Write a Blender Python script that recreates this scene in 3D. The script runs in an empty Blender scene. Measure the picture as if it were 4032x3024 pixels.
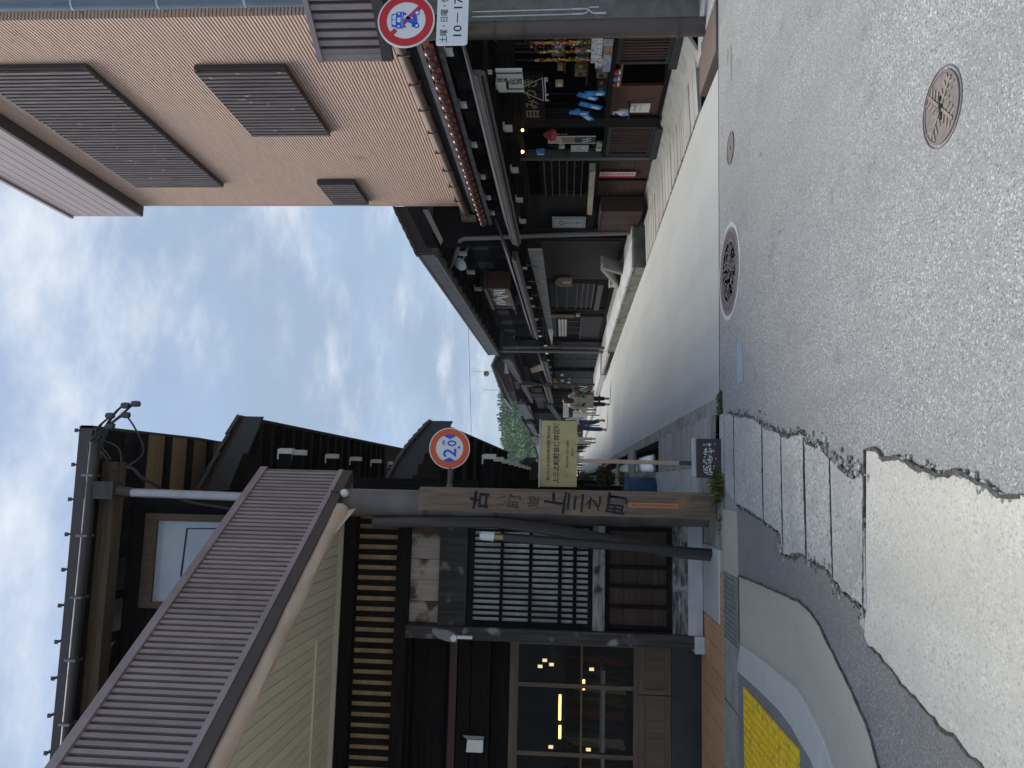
import bpy, bmesh, math, random
from mathutils import Vector, Matrix, noise
random.seed(7)
R = math.radians
SC = bpy.context.scene
COL = SC.collection

# ------------------------------------------------------------------ camera
TH, PI_, RO, CH = R(7.2), R(4.0), 0.016, 1.5
Fw = Vector((math.sin(TH)*math.cos(PI_), math.cos(TH)*math.cos(PI_), math.sin(PI_)))
R0 = Vector((math.cos(TH), -math.sin(TH), 0)); U0 = R0.cross(Fw)
Rt = R0*math.cos(RO) + U0*math.sin(RO); Up = U0*math.cos(RO) - R0*math.sin(RO)
cam = bpy.data.cameras.new('camera'); camo = bpy.data.objects.new('camera', cam); COL.objects.link(camo)
M = Matrix.Identity(4)                       # phone held sideways: the picture's left edge is up
for i in range(3):
    M[i][0], M[i][1], M[i][2] = -Up[i], Rt[i], -Fw[i]
M.translation = Vector((0, 0, CH)); camo.matrix_world = M
cam.sensor_width = 36; cam.lens = 1662/2212*36; cam.clip_end = 3000; cam.clip_start = .05
SC.camera = camo

# ------------------------------------------------------------------ world, sun, exposure
SUN_EL, SUN_AZ = R(64), R(-40)              # azimuth from +Y towards +X
w = bpy.data.worlds.new('World'); SC.world = w; w.use_nodes = True
nt = w.node_tree; N = nt.nodes; L = nt.links; N.clear()
def nn(t, **k):
    n = N.new(t)
    for a, b in k.items(): setattr(n, a, b)
    return n
out = nn('ShaderNodeOutputWorld'); bg = nn('ShaderNodeBackground'); bg.inputs[1].default_value = .071
sky = nn('ShaderNodeTexSky', sky_type='NISHITA', sun_disc=False, sun_elevation=SUN_EL, sun_rotation=SUN_AZ)
sky.air_density = 1.1; sky.dust_density = 1.5
tc = nn('ShaderNodeTexCoord'); sep = nn('ShaderNodeSeparateXYZ'); L.new(tc.outputs['Generated'], sep.inputs[0])
add = nn('ShaderNodeMath', operation='ADD'); add.inputs[1].default_value = .22; L.new(sep.outputs[2], add.inputs[0])
mx = nn('ShaderNodeMath', operation='MAXIMUM'); mx.inputs[1].default_value = .08; L.new(add.outputs[0], mx.inputs[0])
dv = nn('ShaderNodeVectorMath', operation='DIVIDE'); L.new(tc.outputs['Generated'], dv.inputs[0])
cmb = nn('ShaderNodeCombineXYZ'); cmb.inputs[2].default_value = 1
L.new(mx.outputs[0], cmb.inputs[0]); L.new(mx.outputs[0], cmb.inputs[1]); L.new(cmb.outputs[0], dv.inputs[1])
def cloud(scale, loc, detail, dist, lo, hi, rough=.55):
    mp = nn('ShaderNodeMapping'); mp.inputs['Location'].default_value = loc; mp.inputs['Scale'].default_value = (scale, scale*1.25, .25)
    L.new(dv.outputs[0], mp.inputs[0])
    t = nn('ShaderNodeTexNoise'); t.inputs['Scale'].default_value = 1; t.inputs['Detail'].default_value = detail
    t.inputs['Roughness'].default_value = rough; t.inputs['Distortion'].default_value = dist; L.new(mp.outputs[0], t.inputs['Vector'])
    r = nn('ShaderNodeMapRange', interpolation_type='SMOOTHSTEP'); r.inputs[1].default_value = lo; r.inputs[2].default_value = hi; L.new(t.outputs[0], r.inputs[0])
    return r
c1 = cloud(1.3, (5.1, 2.7, 0), 7, .15, .40, .64, .55)
c2 = cloud(2.1, (4.3, 2.9, 0), 12, .12, .46, .80, .63)
mixa = nn('ShaderNodeMix', data_type='RGBA'); L.new(c1.outputs[0], mixa.inputs[0]); L.new(sky.outputs[0], mixa.inputs[6])
mixa.inputs[7].default_value = (2.2, 2.9, 4.0, 1)
veil = nn('ShaderNodeMix', data_type='RGBA'); veil.inputs[0].default_value = .62
L.new(mixa.outputs[2], veil.inputs[6]); veil.inputs[7].default_value = (2.65, 3.45, 4.65, 1)
mixb = nn('ShaderNodeMix', data_type='RGBA'); L.new(c2.outputs[0], mixb.inputs[0]); L.new(veil.outputs[2], mixb.inputs[6])
mixb.inputs[7].default_value = (5.9, 6.25, 6.65, 1)
L.new(mixb.outputs[2], bg.inputs[0]); L.new(bg.outputs[0], out.inputs[0])

sl = bpy.data.lights.new('sun', 'SUN'); sl.energy = 1.5; sl.angle = R(30); sl.color = (1, .95, .87)
so = bpy.data.objects.new('sun', sl); COL.objects.link(so)
sd = Vector((math.sin(SUN_AZ)*math.cos(SUN_EL), math.cos(SUN_AZ)*math.cos(SUN_EL), math.sin(SUN_EL)))
so.rotation_euler = sd.to_track_quat('Z', 'Y').to_euler(); so.location = (0, 0, 40)
vs = SC.view_settings; SC.display_settings.display_device = 'sRGB'
vs.view_transform = 'Standard'; vs.look = 'None'; vs.gamma = 1; vs.use_curve_mapping = False; vs.exposure = 1.12

# ------------------------------------------------------------------ measuring helpers (photo pixel -> point on a real plane)
def ray(px, py):
    return Fw + Rt*((3024-py-1512)/3029.5) - Up*((px-2016)/3029.5)
def on_x(px, py, X):
    d = ray(px, py); return Vector((0, 0, CH)) + d*(X/d.x)
def on_y(px, py, Y):
    d = ray(px, py); return Vector((0, 0, CH)) + d*(Y/d.y)
def on_z(px, py, Z=0.):
    d = ray(px, py); return Vector((0, 0, CH)) + d*((Z-CH)/d.z)
def zoomed(ox, oy, s): return lambda x, y: (ox+x*s, oy+y*s)

# ------------------------------------------------------------------ materials
MATS = {}
class NT:
    def __init__(s, m):
        m.use_nodes = True; s.t = m.node_tree; s.b = s.t.nodes['Principled BSDF']; s.o = s.t.nodes['Material Output']
    def n(s, t, **k):
        x = s.t.nodes.new(t)
        for a, b in k.items(): setattr(x, a, b)
        return x
    def l(s, a, b): s.t.links.new(a, b)
def col4(c): return (c[0], c[1], c[2], 1)
def mul(c, f): return tuple(x*f for x in c)
def mat(name, c=(.5,.5,.5), rough=.6, metal=0, c2=None, scale=(6,6,6), detail=5, lo=.35, hi=.65, bump=0, bscale=None,
        rnd=.0, c3=None, s3=1.2, lo3=.5, hi3=.7, emit=None, alpha=None, trans=0, spec=.5, rvar=0, dist=0, bdist=.01):
    """colour c broken up with c2 by noise stretched by scale, patches of c3, per-piece brightness rnd, relief bump"""
    if name in MATS: return MATS[name]
    m = bpy.data.materials.new(name); MATS[name] = m; t = NT(m); b = t.b
    b.inputs['Roughness'].default_value = rough; b.inputs['Metallic'].default_value = metal
    b.inputs['Specular IOR Level'].default_value = spec
    if trans: b.inputs['Transmission Weight'].default_value = trans
    if alpha is not None: b.inputs['Alpha'].default_value = alpha
    geo = t.n('ShaderNodeNewGeometry'); oi = t.n('ShaderNodeObjectInfo')
    off = t.n('ShaderNodeVectorMath', operation='MULTIPLY'); off.inputs[1].default_value = (0, 0, 0)
    vec = geo.outputs['Position']
    if rnd:
        sc_ = t.n('ShaderNodeVectorMath', operation='SCALE'); sc_.inputs[0].default_value = (17, 31, 23); t.l(oi.outputs['Random'], sc_.inputs['Scale'])
        ad = t.n('ShaderNodeVectorMath', operation='ADD'); t.l(vec, ad.inputs[0]); t.l(sc_.outputs[0], ad.inputs[1]); vec = ad.outputs[0]
    outc = None
    def nz(scl, det, d=0):
        mp = t.n('ShaderNodeMapping'); mp.inputs['Scale'].default_value = scl; t.l(vec, mp.inputs[0])
        x = t.n('ShaderNodeTexNoise'); x.inputs['Scale'].default_value = 1; x.inputs['Detail'].default_value = det; x.inputs['Distortion'].default_value = d
        t.l(mp.outputs[0], x.inputs['Vector']); return x.outputs[0]
    def mr(src, a, bb, o0=0, o1=1):
        x = t.n('ShaderNodeMapRange'); x.inputs[1].default_value = a; x.inputs[2].default_value = bb; x.inputs[3].default_value = o0; x.inputs[4].default_value = o1
        t.l(src, x.inputs[0]); return x.outputs[0]
    def mixc(fac, a, bb):
        x = t.n('ShaderNodeMix', data_type='RGBA'); t.l(fac, x.inputs[0])
        for i, v in ((6, a), (7, bb)):
            if isinstance(v, tuple): x.inputs[i].default_value = col4(v)
            else: t.l(v, x.inputs[i])
        return x.outputs[2]
    if c2 is not None:
        nzo = nz(scale, detail, dist); outc = mixc(mr(nzo, lo, hi), c, c2)
        if rvar: t.l(mr(nzo, lo, hi, rough-rvar, rough+rvar), b.inputs['Roughness'])
    if c3 is not None:
        outc = mixc(mr(nz((s3, s3, s3), 5), lo3, hi3), outc if outc else c, c3)
    if rnd:
        x = t.n('ShaderNodeHueSaturation'); t.l(mr(oi.outputs['Random'], 0, 1, 1-rnd, 1+rnd), x.inputs['Value'])
        if outc: t.l(outc, x.inputs['Color'])
        else: x.inputs['Color'].default_value = col4(c)
        outc = x.outputs[0]
    if outc: t.l(outc, b.inputs['Base Color'])
    else: b.inputs['Base Color'].default_value = col4(c)
    if bump:
        bn = t.n('ShaderNodeBump'); bn.inputs['Strength'].default_value = bump; bn.inputs['Distance'].default_value = bdist
        t.l(nz(bscale or scale, 4), bn.inputs['Height']); t.l(bn.outputs[0], b.inputs['Normal'])
    if emit: b.inputs['Emission Color'].default_value = col4(emit[0]); b.inputs['Emission Strength'].default_value = emit[1]
    return m
def wood(name, c, c2, ax, rough=.75, rnd=.18, c3=None, s3=2., lo3=.52, hi3=.66, bump=.35, fine=38, lo=.35, hi=.68):
    s = [fine]*3; s['xyz'.index(ax)] = fine/16
    return mat(name, c, rough, c2=c2, scale=tuple(s), rnd=rnd, c3=c3, s3=s3, lo3=lo3, hi3=hi3, bump=bump, bdist=.006, lo=lo, hi=hi, dist=.4)

BLK = {a: wood('black_timber_'+a, (.0075,.0065,.0065), (.017,.0145,.0135), a, .7) for a in 'xyz'}
for m_ in BLK.values(): m_.node_tree.nodes['Principled BSDF'].inputs['Specular IOR Level'].default_value = .1
WTH = {a: wood('weathered_black_timber_'+a, (.016,.0135,.013), (.055,.05,.047), a, .75, c3=(.24,.225,.21), s3=5, lo3=.60, hi3=.72) for a in 'xyz'}
GRY = {a: wood('silvered_wood_'+a, (.30,.285,.26), (.44,.425,.40), a, .85, rnd=.12, bump=.6) for a in 'xyz'}
RED = {a: wood('red_brown_board_'+a, (.034,.0165,.0125), (.070,.034,.024), a, .7, rnd=.2) for a in 'xyz'}
OCH = mat('ochre_plaster', (.52,.38,.24), .9, c2=(.38,.25,.15), scale=(5,5,9), c3=(.25,.16,.11), s3=7, lo3=.58, hi3=.76)
BRN = {a: wood('mid_brown_wood_'+a, (.16,.088,.042), (.27,.155,.08), a, .55, rnd=.1) for a in 'xyz'}
SOF = {a: wood('beige_soffit_board_'+a, (.70,.63,.47), (.76,.69,.53), a, .7, rnd=.06, bump=.1) for a in 'xyz'}
PURP = mat('brown_coated_metal', (.27,.215,.225), .42, c2=(.31,.25,.258), scale=(3,3,3), metal=0.0, rnd=.07, c3=(.20,.165,.165), s3=2.4, lo3=.5, hi3=.75)
PURPD = mat('dark_brown_metal', (.058,.045,.042), .5, c2=(.065,.052,.05), scale=(4,4,4))
SIDE = mat('tan_wood_grain_siding', (.70,.49,.38), .75, c2=(.58,.395,.30), scale=(9,3.5,40), c3=(.42,.28,.21), s3=3.2, lo3=.64, hi3=.78, bump=.2, bdist=.004, dist=.6)
LOUV = wood('weathered_louvre_wood', (.10,.075,.072), (.20,.16,.155), 'z', .7, c3=(.55,.53,.55), s3=9, lo3=.67, hi3=.73)
PINK = mat('pinkish_metal_panel', (.42,.33,.315), .5, c2=(.46,.365,.345), scale=(1,1,6))
TILE = mat('glazed_red_brown_tile', (.165,.058,.038), .16, c2=(.10,.036,.025), scale=(4,4,4), rnd=.18)
ROOFT = mat('dark_roof_tile', (.055,.05,.05), .6, c2=(.10,.09,.088), scale=(5,5,5), rnd=.15)
ROOFB = mat('mossy_roof_edge', (.09,.045,.03), .85, c2=(.05,.045,.025), scale=(8,8,8))
GUT = mat('grey_gutter_metal', (.26,.25,.255), .35, metal=.5, c2=(.17,.165,.17), scale=(3,3,3))
GUTD = mat('dark_gutter_metal', (.036,.032,.031), .5, metal=.1, c2=(.062,.055,.052), scale=(3,3,9))
GUTB = mat('tan_gutter', (.33,.255,.195), .3, c2=(.26,.195,.145), scale=(3,3,3))
PIPEB = mat('brown_pipe_paint', (.10,.078,.068), .45, c2=(.075,.058,.05), scale=(3,3,3))
WHITE = mat('white_paint', (.80,.80,.78), .55, c2=(.68,.68,.66), scale=(9,9,9))
LIME = mat('white_end_paint', (.78,.76,.70), .7)
STEEL = mat('galvanised_steel', (.55,.57,.59), .3, metal=.8, c2=(.42,.44,.46), scale=(5,5,5))
CONC = mat('concrete', (.38,.375,.355), .85, c2=(.30,.298,.28), scale=(5,5,5), c3=(.22,.215,.195), s3=3, lo3=.56, hi3=.72, bump=.25, bscale=(45,45,45))
CONCW = mat('pale_concrete_plinth', (.56,.57,.575), .8, c2=(.45,.455,.46), scale=(4,4,7), c3=(.30,.29,.27), s3=2.5, lo3=.58, hi3=.74)
GLASS = mat('dark_window_glass', (.012,.014,.016), .03, spec=.6)
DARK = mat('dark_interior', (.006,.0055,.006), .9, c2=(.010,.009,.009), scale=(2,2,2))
CABLE = mat('black_cable', (.02,.02,.022), .5)
INK = mat('black_ink', (.009,.010,.018), .8)
BLACK = mat('black_plastic', (.015,.015,.017), .45)
BLUEP = mat('sign_blue', (.012,.10,.62), .4)
REDP = mat('sign_red', (.60,.012,.02), .4)
ORGP = mat('sign_orange', (.72,.105,.022), .45)
SIGNW = mat('sign_white', (.78,.80,.82), .4)

# ------------------------------------------------------------------ mesh helpers
def V(*a): return Vector(a)
def smooth(pts, k=6):
    """Catmull-Rom run through the points"""
    p = [Vector(q) for q in pts]; p = [p[0]*2-p[1]] + p + [p[-1]*2-p[-2]]; o = []
    for i in range(1, len(p)-2):
        for j in range(k):
            t = j/k; a, b, c, d = p[i-1:i+3]
            o.append(.5*((2*b) + (c-a)*t + (2*a-5*b+4*c-d)*t*t + (3*b-a-3*c+d)*t**3))
    return o + [p[-2]]
class MB:
    def __init__(s): s.v = []; s.f = []; s.m = []
    def add(s, vs, fs, mi=0):
        o = len(s.v); s.v += [Vector(p) for p in vs]; s.f += [tuple(i+o for i in f) for f in fs]; s.m += [mi]*len(fs); return s
    def box(s, x0, x1, y0, y1, z0, z1, mi=0):
        return s.obox(V((x0+x1)/2, (y0+y1)/2, (z0+z1)/2), V((x1-x0)/2,0,0), V(0,(y1-y0)/2,0), V(0,0,(z1-z0)/2), mi)
    def obox(s, c, a, b, d, mi=0):
        c = Vector(c); p = [c+i*a+j*b+k*d for k in (-1,1) for j in (-1,1) for i in (-1,1)]
        return s.add(p, [(0,2,3,1),(4,5,7,6),(0,1,5,4),(2,6,7,3),(0,4,6,2),(1,3,7,5)], mi)
    def poly(s, pts, mi=0): return s.add(pts, [tuple(range(len(pts)))], mi)
    def prism(s, pts, vec, mi=0):
        n = len(pts); vec = Vector(vec); a = [Vector(p) for p in pts]; b = [p+vec for p in a]
        return s.add(a+b, [tuple(range(n))[::-1], tuple(range(n, 2*n))] + [(i, (i+1) % n, n+(i+1) % n, n+i) for i in range(n)], mi)
    def tube(s, pts, r, n=8, mi=0, cap=True):
        pts = [Vector(p) for p in pts]; rs = r if isinstance(r, (list, tuple)) else [r]*len(pts); rings = []
        up = None
        for i, p in enumerate(pts):
            d = (pts[min(i+1, len(pts)-1)]-pts[max(i-1, 0)]).normalized()
            if up is None: up = V(0,0,1) if abs(d.z) < .9 else V(1,0,0)
            a = d.cross(up).normalized(); up = a.cross(d).normalized()
            rings.append([p + (a*math.cos(t)+up*math.sin(t))*rs[i] for t in [2*math.pi*k/n for k in range(n)]])
        vs = [q for g in rings for q in g]; fs = []
        for i in range(len(pts)-1):
            for k in range(n): fs.append((i*n+k, i*n+(k+1) % n, (i+1)*n+(k+1) % n, (i+1)*n+k))
        if cap: fs += [tuple(range(n))[::-1], tuple((len(pts)-1)*n+k for k in range(n))]
        return s.add(vs, fs, mi)
    def lathe(s, prof, c=(0,0,0), n=16, mi=0, axis='z'):
        c = Vector(c); vs = []; fs = []
        for r, h in prof:
            for k in range(n):
                t = 2*math.pi*k/n; x, y = r*math.cos(t), r*math.sin(t)
                vs.append(c + (V(x,y,h) if axis == 'z' else V(x,-h,y)))
        for i in range(len(prof)-1):
            for k in range(n): fs.append((i*n+k, i*n+(k+1) % n, (i+1)*n+(k+1) % n, (i+1)*n+k))
        fs += [tuple(range(n))[::-1], tuple((len(prof)-1)*n+k for k in range(n))]
        return s.add(vs, fs, mi)
    def ball(s, c, r, n=8, mi=0, sz=1.):
        m = max(4, n//2+1)
        return s.lathe([(max(1e-4, r*math.sin(math.pi*i/m)), -r*sz*math.cos(math.pi*i/m)) for i in range(m+1)], c, n, mi)
    def sheet(s, grid, mi=0):
        h, w_ = len(grid), len(grid[0])
        return s.add([p for g in grid for p in g], [(j*w_+i, j*w_+i+1, (j+1)*w_+i+1, (j+1)*w_+i) for j in range(h-1) for i in range(w_-1)], mi)
    def build(s, name, mats, parent=None, smooth=False, kind=None, base=None, bevel=0):
        me = bpy.data.meshes.new(name)
        o = Vector(base) if base is not None else (wloc(parent) if parent else V(0,0,0))
        me.from_pydata([p-o for p in s.v], [], s.f)
        for m_ in (mats if isinstance(mats, (list, tuple)) else [mats]): me.materials.append(m_)
        me.polygons.foreach_set('material_index', s.m)
        bm = bmesh.new(); bm.from_mesh(me); bmesh.ops.recalc_face_normals(bm, faces=bm.faces)
        if bevel: bmesh.ops.bevel(bm, geom=bm.edges[:], offset=bevel, segments=1, affect='EDGES', clamp_overlap=True)
        bm.to_mesh(me); bm.free()
        if smooth:
            me.polygons.foreach_set('use_smooth', [True]*len(me.polygons)); me.set_sharp_from_angle(angle=R(40))
        ob = bpy.data.objects.new(name, me); COL.objects.link(ob)
        if parent: ob.parent = parent
        if base is not None: ob.location = (o - wloc(parent)) if parent else o
        if kind: ob['kind'] = kind
        return ob
def wloc(o):
    p = V(0,0,0)
    while o is not None: p = p + o.location; o = o.parent
    return p
_cube = {}
def unit(m_):
    if m_.name not in _cube:
        me = bpy.data.meshes.new('box_piece')
        b = bmesh.new(); bmesh.ops.create_cube(b, size=1); b.to_mesh(me); b.free(); me.materials.append(m_); _cube[m_.name] = me
    return _cube[m_.name]
def bx(parent, name, x0, x1, y0, y1, z0, z1, m_, rot=None):
    """one box-shaped piece: shared mesh, own object"""
    o = bpy.data.objects.new(name, unit(m_)); COL.objects.link(o)
    o.location = V((x0+x1)/2, (y0+y1)/2, (z0+z1)/2) - (wloc(parent) if parent else V(0,0,0))
    o.scale = (abs(x1-x0), abs(y1-y0), abs(z1-z0))
    if rot: o.rotation_euler = rot
    if parent: o.parent = parent
    return o
def ob_piece(parent, name, c, a, b, d, m_):
    """oriented box piece: centre c, half vectors a,b,d"""
    o = bpy.data.objects.new(name, unit(m_)); COL.objects.link(o)
    if parent: o.parent = parent
    mm = Matrix.Identity(4)
    an, bn, dn = a.normalized(), b.normalized(), d.normalized()
    for i in range(3): mm[i][0], mm[i][1], mm[i][2] = an[i], bn[i], dn[i]
    o.rotation_euler = mm.to_euler(); o.scale = (2*a.length, 2*b.length, 2*d.length)
    o.location = Vector(c) - (wloc(parent) if parent else V(0,0,0))
    return o
def tag(o, label, cat, group=None):
    o['label'] = label; o['category'] = cat
    if group: o['group'] = group
    return o
def thing(name, label, cat, loc=(0,0,0), group=None):
    o = bpy.data.objects.new(name, None); COL.objects.link(o); o.location = loc; o.empty_display_size = .2
    return tag(o, label, cat, group)
def struct(o): o['kind'] = 'structure'; return o
def dup(o, loc=None, label=None):
    """copy of a thing with copies of its parts and sub-parts"""
    c = o.copy(); COL.objects.link(c)
    if loc is not None: c.location = loc
    if label: c['label'] = label
    for ch in list(o.children):
        d = ch.copy(); COL.objects.link(d); d.parent = c
        for g in ch.children:
            e = g.copy(); COL.objects.link(e); e.parent = d
    return c
def text(body, size, m_, parent, name, org, right=(1,0,0), up=(0,0,1), align='CENTER', bold=0, sx=1., thick=0.0):
    c = bpy.data.curves.new('lettering', 'FONT'); c.body = body; c.size = size; c.align_x = align; c.align_y = 'CENTER'
    c.offset = bold*size; c.resolution_u = 2; c.extrude = thick
    t = bpy.data.objects.new('lettering', c); COL.objects.link(t)
    dg = bpy.context.evaluated_depsgraph_get(); dg.update()
    me = bpy.data.meshes.new_from_object(t.evaluated_get(dg)); bpy.data.objects.remove(t); bpy.data.curves.remove(c)
    r, u = Vector(right).normalized(), Vector(up).normalized(); nrm = r.cross(u)
    o0 = Vector(org) - (wloc(parent) if parent else V(0,0,0))
    mm = Matrix.Identity(4)
    for i in range(3): mm[i][0], mm[i][1], mm[i][2] = r[i]*sx, u[i], nrm[i]
    me.transform(mm); me.materials.clear(); me.materials.append(m_)
    ob = bpy.data.objects.new(name, me); COL.objects.link(ob); ob.location = o0
    if parent: ob.parent = parent
    return ob
def vtext(body, size, m_, parent, name, top, right, up, step=1.0, **k):
    """vertical Japanese lettering: one glyph under another"""
    u = Vector(up).normalized()
    obs = [text(ch, size, m_, parent, name, Vector(top) - u*(size*step*(i+.5)), right, up, **k) for i, ch in enumerate(body) if ch != ' ']
    return join_meshes(obs)
def join_meshes(obs):
    a = obs[0]; bm = bmesh.new()
    for o in obs:
        me = o.data.copy(); me.transform(Matrix.Translation(o.location - a.location)); bm.from_mesh(me); bpy.data.meshes.remove(me)
    bm.to_mesh(a.data); bm.free()
    for o in obs[1:]: bpy.data.objects.remove(o)
    return a
# ================================================================== GROUND
def speckled(name, base, dark, light, sc=(95, 210), amt=(.5, .5), big=None, bump=.5, rough=.8, wear=.32):
    m = bpy.data.materials.new(name); MATS[name] = m; t = NT(m); b = t.b; b.inputs['Roughness'].default_value = rough; b.inputs['Specular IOR Level'].default_value = .22
    geo = t.n('ShaderNodeNewGeometry'); P = geo.outputs['Position']
    def vor(scale):
        x = t.n('ShaderNodeTexVoronoi'); x.inputs['Scale'].default_value = scale; t.l(P, x.inputs['Vector']); return x
    def mr(src, a, bb, o0=0, o1=1):
        x = t.n('ShaderNodeMapRange'); x.inputs[1].default_value = a; x.inputs[2].default_value = bb; x.inputs[3].default_value = o0; x.inputs[4].default_value = o1; t.l(src, x.inputs[0]); return x.outputs[0]
    def mixc(fac, a, bb):
        x = t.n('ShaderNodeMix', data_type='RGBA'); t.l(fac, x.inputs[0])
        for i, v in ((6, a), (7, bb)):
            if isinstance(v, tuple): x.inputs[i].default_value = col4(v)
            else: t.l(v, x.inputs[i])
        return x.outputs[2]
    def nz(s, d=5):
        x = t.n('ShaderNodeTexNoise'); x.inputs['Scale'].default_value = s; x.inputs['Detail'].default_value = d; t.l(P, x.inputs['Vector']); return x.outputs[0]
    v1, v2 = vor(sc[0]), vor(sc[1])
    g1 = t.n('ShaderNodeSeparateColor'); t.l(v1.outputs['Color'], g1.inputs[0])
    g2 = t.n('ShaderNodeSeparateColor'); t.l(v2.outputs['Color'], g2.inputs[0])
    c = mixc(mr(g1.outputs[0], 1-amt[0], 1, 0, 1), base, light)
    c = mixc(mr(g1.outputs[1], 1-amt[1], 1, 0, .95), c, dark)
    c = mixc(mr(g2.outputs[0], .6, 1, 0, .5), c, mul(light, .95))
    c = mixc(mr(g2.outputs[1], .6, 1, 0, .5), c, dark)
    c = mixc(mr(nz(1.1, 6), .35, .68, 0, .38), c, mul(base, .74))
    c = mixc(mr(nz(6.5, 4), .42, .7, 0, .25), c, mul(base, .8))
    mp = t.n('ShaderNodeMapping'); mp.inputs['Scale'].default_value = (2.2, .16, 1); t.l(P, mp.inputs[0])
    tk = t.n('ShaderNodeTexNoise'); tk.inputs['Scale'].default_value = 1; tk.inputs['Detail'].default_value = 4; t.l(mp.outputs[0], tk.inputs['Vector'])
    c = mixc(mr(tk.outputs[0], .42, .66, 0, wear), c, mul(base, .68))                       # worn tracks along the lane
    c = mixc(mr(nz(3.3, 8), .60, .70, 0, wear), c, mul(dark, 1.25))                          # dark spots and oil marks
    c = mixc(mr(nz(.55, 7), .50, .70, 0, wear*1.1), c, (base[0]*1.12, base[1]*1.07, base[2]*.98))
    if big: c = mixc(mr(nz(.9, 7), .52, .68, 0, .7), c, big)
    t.l(c, b.inputs['Base Color'])
    bn = t.n('ShaderNodeBump'); bn.inputs['Strength'].default_value = bump; bn.inputs['Distance'].default_value = .004
    t.l(v1.outputs['Distance'], bn.inputs['Height']); t.l(bn.outputs[0], b.inputs['Normal'])
    return m
ASPH = speckled('worn_pale_asphalt', (.345,.348,.34), (.12,.12,.125), (.78,.77,.74), sc=(125, 310), amt=(.25, .32))
ASPHD = speckled('fresh_grey_asphalt', (.26,.255,.245), (.13,.128,.125), (.52,.51,.49), sc=(150, 330), amt=(.28, .4), bump=.4)
LANE = speckled('smooth_lane_paving', (.53,.54,.515), (.40,.41,.39), (.60,.61,.59), sc=(170, 330), amt=(.3, .3), bump=.2, rough=.68, wear=.36)
PATCH = speckled('pale_cement_patch', (.66,.63,.555), (.40,.385,.345), (.82,.79,.70), sc=(85, 190), amt=(.3, .24), bump=.25)
GRANITE = speckled('rough_granite', (.52,.515,.49), (.20,.20,.19), (.80,.78,.74), sc=(60, 150), amt=(.32, .3), big=(.33,.325,.30), bump=.9)
TAN = speckled('tan_concrete', (.53,.50,.42), (.42,.395,.33), (.62,.59,.51), sc=(180, 400), amt=(.25, .25), bump=.15)
KERB = speckled('kerb_concrete', (.60,.59,.555), (.52,.51,.475), (.67,.66,.63), sc=(160, 360), amt=(.25, .25), bump=.15)
MOSS = mat('moss', (.075,.10,.025), .95, c2=(.13,.135,.035), scale=(30,30,30), bump=.8, bscale=(90,90,90))
JOINT = mat('dark_joint_dirt', (.055,.052,.045), .95, c2=(.10,.098,.085), scale=(20,20,20))
GRND = mat('bare_ground', (.20,.19,.165), .95, c2=(.28,.265,.235), scale=(.6,.6,.6))
MOSSC = mat('mossy_concrete', (.36,.36,.335), .85, c2=(.26,.26,.235), scale=(5,5,5), c3=(.19,.195,.095), s3=3.1, lo3=.52, hi3=.66, bump=.3, bscale=(50,50,50))

def sheet(name, pts, z, m_, parent=None, th=.02):
    b = MB(); b.prism([V(p[0], p[1], z-th) for p in pts], V(0, 0, th)); o = b.build(name, m_, parent)
    return o if parent else struct(o)
def ragged(pts, amp=.012, step=.05, seed=1):
    """break a drawn edge into short uneven runs"""
    rr = random.Random(seed); o = []
    for a, b in zip(pts, pts[1:]):
        a, b = V(*a), V(*b); n = max(1, int((b-a).length/step)); d = (b-a).normalized(); nr = V(-d.y, d.x)
        for i in range(n): o.append(tuple(a.lerp(b, i/n) + nr*rr.uniform(-amp, amp)))
    o.append(tuple(pts[-1])); return o

gm = MB(); gm.poly([V(-900,-300,-.6), V(900,-300,-.6), V(900,1500,-.6), V(-900,1500,-.6)]); struct(gm.build('ground', GRND))
# cross street: runs left-right in front of the lane mouth
sheet('street', [(-60,-30), (60,-30), (60,7.47), (4.75,7.47), (3.0,7.52), (.9,7.58), (.72,7.44), (-.8,7.40), (-60,7.62)], 0, ASPH, th=.6)
# lane
LE = [(.87,7.585), (.87,12.3), (.86,17), (.86,22), (.72,33), (.70,45), (.72,61), (.75,120)]
RE = [(4.23,7.52), (4.29,8.6), (4.25,10.2), (4.17,14.6), (4.13,19.7), (4.03,24.5), (4.02,28.6), (3.86,34), (3.6,37), (3.4,45), (3.0,61), (1.9,120)]
sheet('lane', [(.87,7.585), (3.0,7.525), (4.23,7.49)] + RE[1:] + LE[1:][::-1], -.002, LANE, th=.55)
jn = MB(); jn.prism([V(.9,7.575,-.01), V(3,7.515,-.01), V(4.25,7.478,-.01), V(4.25,7.487,-.01), V(3,7.526,-.01), V(.9,7.588,-.01)], V(0,0,.0135)); struct(jn.build('paving_joint', JOINT))
# left kerb strip along the drain, and the drain itself
kb = thing('kerb', 'low mossy concrete kerb between the lane and the open drain', 'kerb', (.78, 12, 0)); kb['kind'] = 'structure'
ys = [7.60, 8.9, 10.1, 11.4, 12.7, 14.2, 15.8, 17.4, 19.2, 21, 23, 25.5, 28, 31, 34, 38, 43, 50, 60]
def le(y):
    for a, b in zip(LE, LE[1:]):
        if y <= b[1]: return a[0] + (b[0]-a[0])*(y-a[1])/(b[1]-a[1])
    return .75
for a, b in zip(ys, ys[1:]):
    kk = MB(); g = .006
    kk.prism([V(le(a)-.175, a+g, -.55), V(le(a)-.004, a+g, -.55), V(le(b)-.004, b-g, -.55), V(le(b)-.175, b-g, -.55)], V(0, 0, .565+random.uniform(0, .006))); kk.build('kerbstone', MOSSC, kb, bevel=.004)
struct(MB().box(-.35, .20, 8.42, 60, -.6, -.02).build('drain_ledge', MOSSC))
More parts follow.
